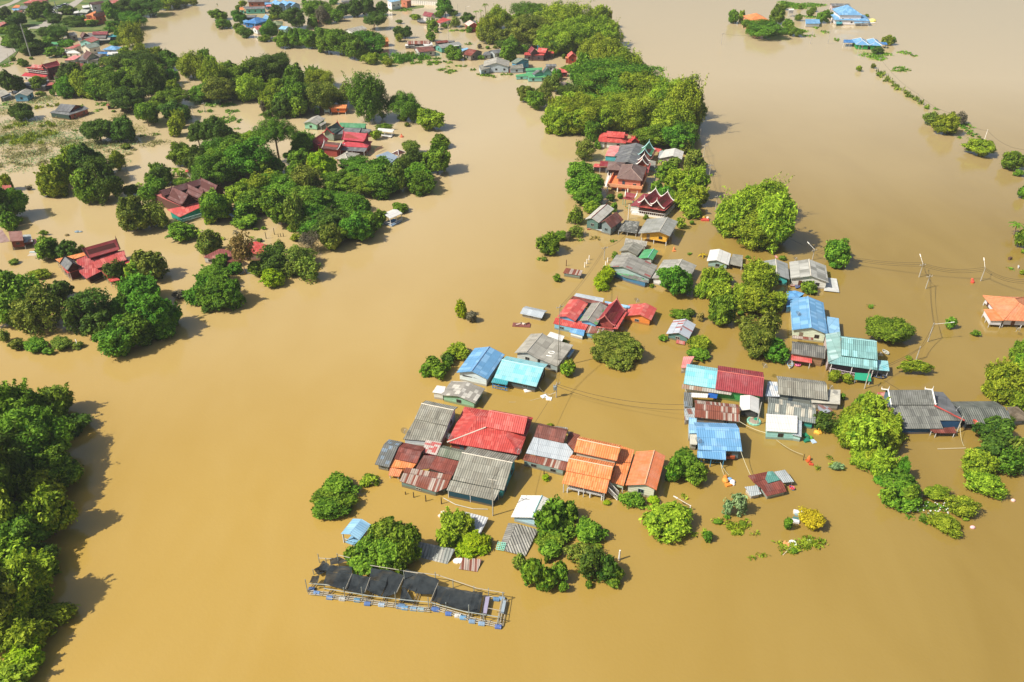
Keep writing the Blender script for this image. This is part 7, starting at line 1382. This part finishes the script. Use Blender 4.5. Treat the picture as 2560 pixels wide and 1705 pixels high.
net([(1330, 280), (1530, 360), (1465, 530), (1250, 515)], (1.9, 1.8, 1.2, 1.1), .2)
net([(1110, 440), (1160, 470), (1250, 620), (1080, 600)], (1.2, 1.1, .8, .7), .2)
net([(1510, 425), (1670, 448), (1615, 650), (1440, 600)], (1.6, 1.6, 1.4, 1.4), .35)
net([(1670, 450), (1910, 495), (1870, 720), (1615, 652)], (1.6, 1.6, 1.4, 1.4), .35)
net([(1910, 490), (2025, 500), (1985, 735), (1872, 722)], (1.6, 1.6, 1.4, 1.4), .15)
net([(215, 140), (285, 185), (250, 260), (100, 245)], (1.6, 1.4, 1.2, 1.4), .7)
net([(90, 320), (175, 310), (150, 400), (55, 392)], (1.4, 1.3, 1.2, 1.3), .3)
net([(255, 170), (110, 240), (170, 310), (280, 240)], (.9, .9, .6, .6), .3)
for x0, y0, x1, y1 in ((2055, 545, 2100, 555),):
    mb = MB(); mb.prism([at((2055, 550), .9), at((2102, 548), .9), at((2068, 740), .8), at((2025, 735), .8)], Vector((0, 0, -.1))); mb.build('purple_cloth', paint('a09ab8', .7), raft)
mb = MB(); mb.prism([at((2255, 590), .7), at((2290, 595), .7), at((2262, 740), .6), at((2225, 730), .6)], Vector((0, 0, -.12))); mb.build('sheet', paint('98a8b4', .7), raft)
# barrels
for x, y, c in ((147, 510, '5a90d8'), (90, 468, '2a5090'), (292, 563, '4a80c8'), (434, 578, 'c0c4c0'), (603, 592, '4088b8'), (720, 632, '3a68b8'), (880, 645, 'a8c4e0'), (1085, 667, '5080b8'), (1143, 680, '5098d0'), (1240, 690, '70a0c8'), (1325, 698, '88b0c0'), (1480, 690, '3868c0'), (1638, 745, '3060c0'), (1743, 768, 'e0e0dc'), (1802, 790, '58a0d8'), (1905, 832, '6a98c8'), (2012, 858, '80a8d0'), (2200, 893, '3a60c0'), (2178, 580, '4880b8'), (2240, 575, '78a0c8'), (1110, 655, '4878a8'), (1500, 700, '3060b8')):
    p = at((x, y), .1); mb = MB(); d = Vector((1, -.12, 0)).normalized() * .5
    mb.bar(p - d, p - d * .92, .3, 10, .34); mb.bar(p - d * .92, p + d * .92, .36, 10); mb.bar(p - d * .35, p - d * .28, .38, 10); mb.bar(p + d * .28, p + d * .35, .38, 10); mb.build('barrel', paint(tuple(int(c[i:i+2], 16) / 255 * .72 + .17 for i in (0, 2, 4)), .4, .3), raft)
# ------------------------------------------------------------------ ground, road, water
def sheet(name, pts, z, mat, kind='structure'):
    mb = MB(); P = [at(p, z) for p in pts]
    ar = sum(P[i].x * P[(i + 1) % len(P)].y - P[(i + 1) % len(P)].x * P[i].y for i in range(len(P)))
    if ar < 0: P = P[::-1]
    mb.prism(P, Vector((0, 0, -.6))); o = mb.build(name, mat); o['kind'] = kind; return o
wt = NT('flood_water'); geo = wt.n('ShaderNodeNewGeometry')
n1 = wt.n('ShaderNodeTexNoise'); n1.inputs['Scale'].default_value = .012; n1.inputs['Detail'].default_value = 5; wt.l(geo.outputs['Position'], n1.inputs[0])
mp = wt.n('ShaderNodeMapping'); mp.inputs['Scale'].default_value = (1, .35, 1); mp.inputs['Rotation'].default_value = (0, 0, .5); wt.l(geo.outputs['Position'], mp.inputs[0]); n3 = wt.n('ShaderNodeTexNoise'); n3.inputs['Scale'].default_value = .05; n3.inputs['Detail'].default_value = 6; n3.inputs['Distortion'].default_value = 1.2; wt.l(mp.outputs[0], n3.inputs[0])
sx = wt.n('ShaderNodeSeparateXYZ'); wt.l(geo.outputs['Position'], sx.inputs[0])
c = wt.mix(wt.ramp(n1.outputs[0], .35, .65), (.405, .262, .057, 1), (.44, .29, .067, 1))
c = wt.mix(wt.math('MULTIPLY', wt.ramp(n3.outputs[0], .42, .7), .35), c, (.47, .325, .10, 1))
# lighter base colour on the left, darker and slightly greener to the right
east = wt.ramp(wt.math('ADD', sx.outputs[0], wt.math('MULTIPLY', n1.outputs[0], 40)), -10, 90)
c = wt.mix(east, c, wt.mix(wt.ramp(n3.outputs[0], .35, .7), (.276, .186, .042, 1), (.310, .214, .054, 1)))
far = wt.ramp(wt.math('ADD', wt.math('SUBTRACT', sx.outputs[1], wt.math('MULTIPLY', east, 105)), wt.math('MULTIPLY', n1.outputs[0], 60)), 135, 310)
c = wt.mix(far, c, (.525, .415, .24, 1))       # base colour grows paler up the river
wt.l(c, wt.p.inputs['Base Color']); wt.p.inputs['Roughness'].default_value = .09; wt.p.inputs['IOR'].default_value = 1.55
mu = wt.n('ShaderNodeTexNoise'); mu.inputs['Scale'].default_value = 1.7; mu.inputs['Detail'].default_value = 4; wt.l(geo.outputs['Position'], mu.inputs[0])
m2 = wt.n('ShaderNodeTexNoise'); m2.inputs['Scale'].default_value = .16; m2.inputs['Detail'].default_value = 3; wt.l(geo.outputs['Position'], m2.inputs[0])
bp = wt.n('ShaderNodeBump'); bp.inputs['Strength'].default_value = .2; bp.inputs['Distance'].default_value = .12; wt.l(wt.math('ADD', mu.outputs[0], wt.math('MULTIPLY', m2.outputs[0], 1.5)), bp.inputs['Height']); wt.l(bp.outputs[0], wt.p.inputs['Normal'])
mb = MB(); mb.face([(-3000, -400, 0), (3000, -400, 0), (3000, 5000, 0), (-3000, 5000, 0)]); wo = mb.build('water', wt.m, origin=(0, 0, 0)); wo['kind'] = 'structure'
gt = NT('grass_ground'); gg = gt.n('ShaderNodeNewGeometry'); gn = gt.n('ShaderNodeTexNoise'); gn.inputs['Scale'].default_value = .09; gn.inputs['Detail'].default_value = 7; gt.l(gg.outputs['Position'], gn.inputs[0])
gt.l(gt.mix(gt.ramp(gn.outputs[0], .38, .62), (.05, .11, .018, 1), (.17, .19, .05, 1)), gt.p.inputs['Base Color']); gt.p.inputs['Roughness'].default_value = .95
rt = NT('road_surface'); rg = rt.n('ShaderNodeNewGeometry'); rn = rt.n('ShaderNodeTexNoise'); rn.inputs['Scale'].default_value = .3; rn.inputs['Detail'].default_value = 6; rt.l(rg.outputs['Position'], rn.inputs[0])
rt.l(rt.mix(rn.outputs[0], (.30, .27, .23, 1), (.42, .39, .34, 1)), rt.p.inputs['Base Color']); rt.p.inputs['Roughness'].default_value = .9
crop('A')
sheet('ground', [(-200, -60), (1900, -60), (1500, 160), (1300, 360), (1120, 330), (960, 300), (700, 320), (640, 430), (420, 560), (200, 520), (120, 640), (-200, 760)], .25, gt.m)
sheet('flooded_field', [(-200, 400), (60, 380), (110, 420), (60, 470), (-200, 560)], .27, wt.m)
sheet('road', [(-200, 540), (-40, 560), (130, 450), (320, 300), (470, 300), (560, 240), (640, 160), (800, 60), (900, -20), (830, -20), (690, 60), (600, 130), (520, 160), (440, 250), (330, 280), (90, 430), (-60, 520)], .32, rt.m)
sheet('road', [(-200, 640), (0, 660), (170, 540), (120, 470), (90, 450), (0, 510), (-200, 600)], .34, rt.m)
sheet('road', [(-100, 130), (60, 75), (190, 20), (250, -20), (180, -20), (110, 25), (-100, 100)], .33, rt.m)
sheet('ground', [(860, 240), (1120, 250), (1130, 300), (1010, 330), (840, 330), (740, 310), (760, 260)], .3, gt.m)
crop('B'); sheet('ground', [(1960, 90), (2200, 80), (2225, 60), (2355, 55), (2355, 78), (2200, 100), (2000, 122)], .06, gt.m)
crop('C'); h = H_('perimeter_wall', 'long low white wall beside the orange brick cube', None, None, 'wall')
A, B = at((120, 45)), at((395, 58)); h.loc = A; root = empty('boundary_wall', tuple(A), 'long low white wall beside the orange brick cube', 'wall'); mb = MB(); d = (B - A); n = Vector((-d.y, d.x, 0)).normalized() * .15; mb.prism([A - n + Vector((0, 0, 2.2)), B - n + Vector((0, 0, 2.2)), B + n + Vector((0, 0, 2.2)), A + n + Vector((0, 0, 2.2))], Vector((0, 0, -2.6))); mb.build('panel', TRIM, root)
for k in range(15): mb = MB(); q = A.lerp(B, k / 14); mb.box((q.x, q.y, -.3), .4, .4, 2.7); mb.build('pier', paint('c8c8c4'), root)
# parked cars on the dry far road
crop('A')
def car(x, y, rot, label, col):
    p = at((x, y), .34); root = empty('parked_car', tuple(p), label, 'car', 'cars parked along the far road'); R_ = Matrix.Rotation(rot, 3, 'Z')
    def bx(name, x0, x1, y0, y1, z0, z1, tp, m):
        mb = MB(); b = [Vector((a, c, z1)) for a, c in ((x0 + tp, y0 + tp * .4), (x1 - tp, y0 + tp * .4), (x1 - tp, y1 - tp * .4), (x0 + tp, y1 - tp * .4))]; i = len(mb.v)
        lo = [Vector((a, c, z0)) for a, c in ((x0, y0), (x1, y0), (x1, y1), (x0, y1))]; mb.v += [tuple(R_ @ v + p) for v in lo + b]; mb.f += [(3, 2, 1, 0), (4, 5, 6, 7), (0, 1, 5, 4), (1, 2, 6, 5), (2, 3, 7, 6), (3, 0, 4, 7)]; mb.build(name, m, root)
    bx('body', -2.2, 2.2, -.85, .85, .35, .85, .08, paint(col, .3)); bx('window', -1.4, 1.3, -.75, .75, .85, 1.4, .45, glassmat()); bx('roof', -.95, .85, -.6, .6, 1.4, 1.46, .05, paint(col, .3))
    for a in (-1.35, 1.35):
        for c in (-.8, .8): mb = MB(); q = R_ @ Vector((a, c - .1, .33)) + p; q2 = R_ @ Vector((a, c + .1, .33)) + p; mb.bar(q, q2, .33, 10); mb.build('wheel', DARK, root)
for i, (x, y, c, l) in enumerate(((540, 118, 'e8e8e8', 'white car, leftmost of those parked by the far road'), (575, 100, 'd8dce0', 'silver car beside the leftmost white one'), (625, 85, 'b0b8c0', 'grey car in the middle of the far parked row'), (665, 70, '384050', 'dark car in the far parked row'), (690, 60, 'f0f0f0', 'white car at the far end of the parked row'), (560, 145, 'f0f0f0', 'white car parked nearest the camera by the far road'))): car(x, y, .3 + i * .2, l, c)
plant_trees()
# ------------------------------------------------------------------ haze: one closed box of even air
hz = NT('haze_air'); hz.t.nodes.remove(hz.p); pv = hz.n('ShaderNodeVolumePrincipled'); pv.inputs['Color'].default_value = (.9, .93, 1, 1); pv.inputs['Density'].default_value = .00011; pv.inputs['Anisotropy'].default_value = 0
hz.l(pv.outputs[0], hz.t.nodes['Material Output'].inputs['Volume'])
mb = MB(); mb.box((0, 700, -1.6), 2600, 2400, 106); hb = mb.build('haze', hz.m, origin=(0, 0, 0)); hb['kind'] = 'stuff'
SC.cycles.volume_step_rate = 5
from collections import Counter
cnt = Counter(o.get('label') for o in bpy.data.objects if o.parent is None and o.get('label'))
print('DUP LABELS', [(k, v) for k, v in cnt.items() if v > 1][:20]); print('TREES', len(TREES), 'OBJS', len(bpy.data.objects))
print('LONG', [k for k in cnt if len(k.split()) > 16][:10])
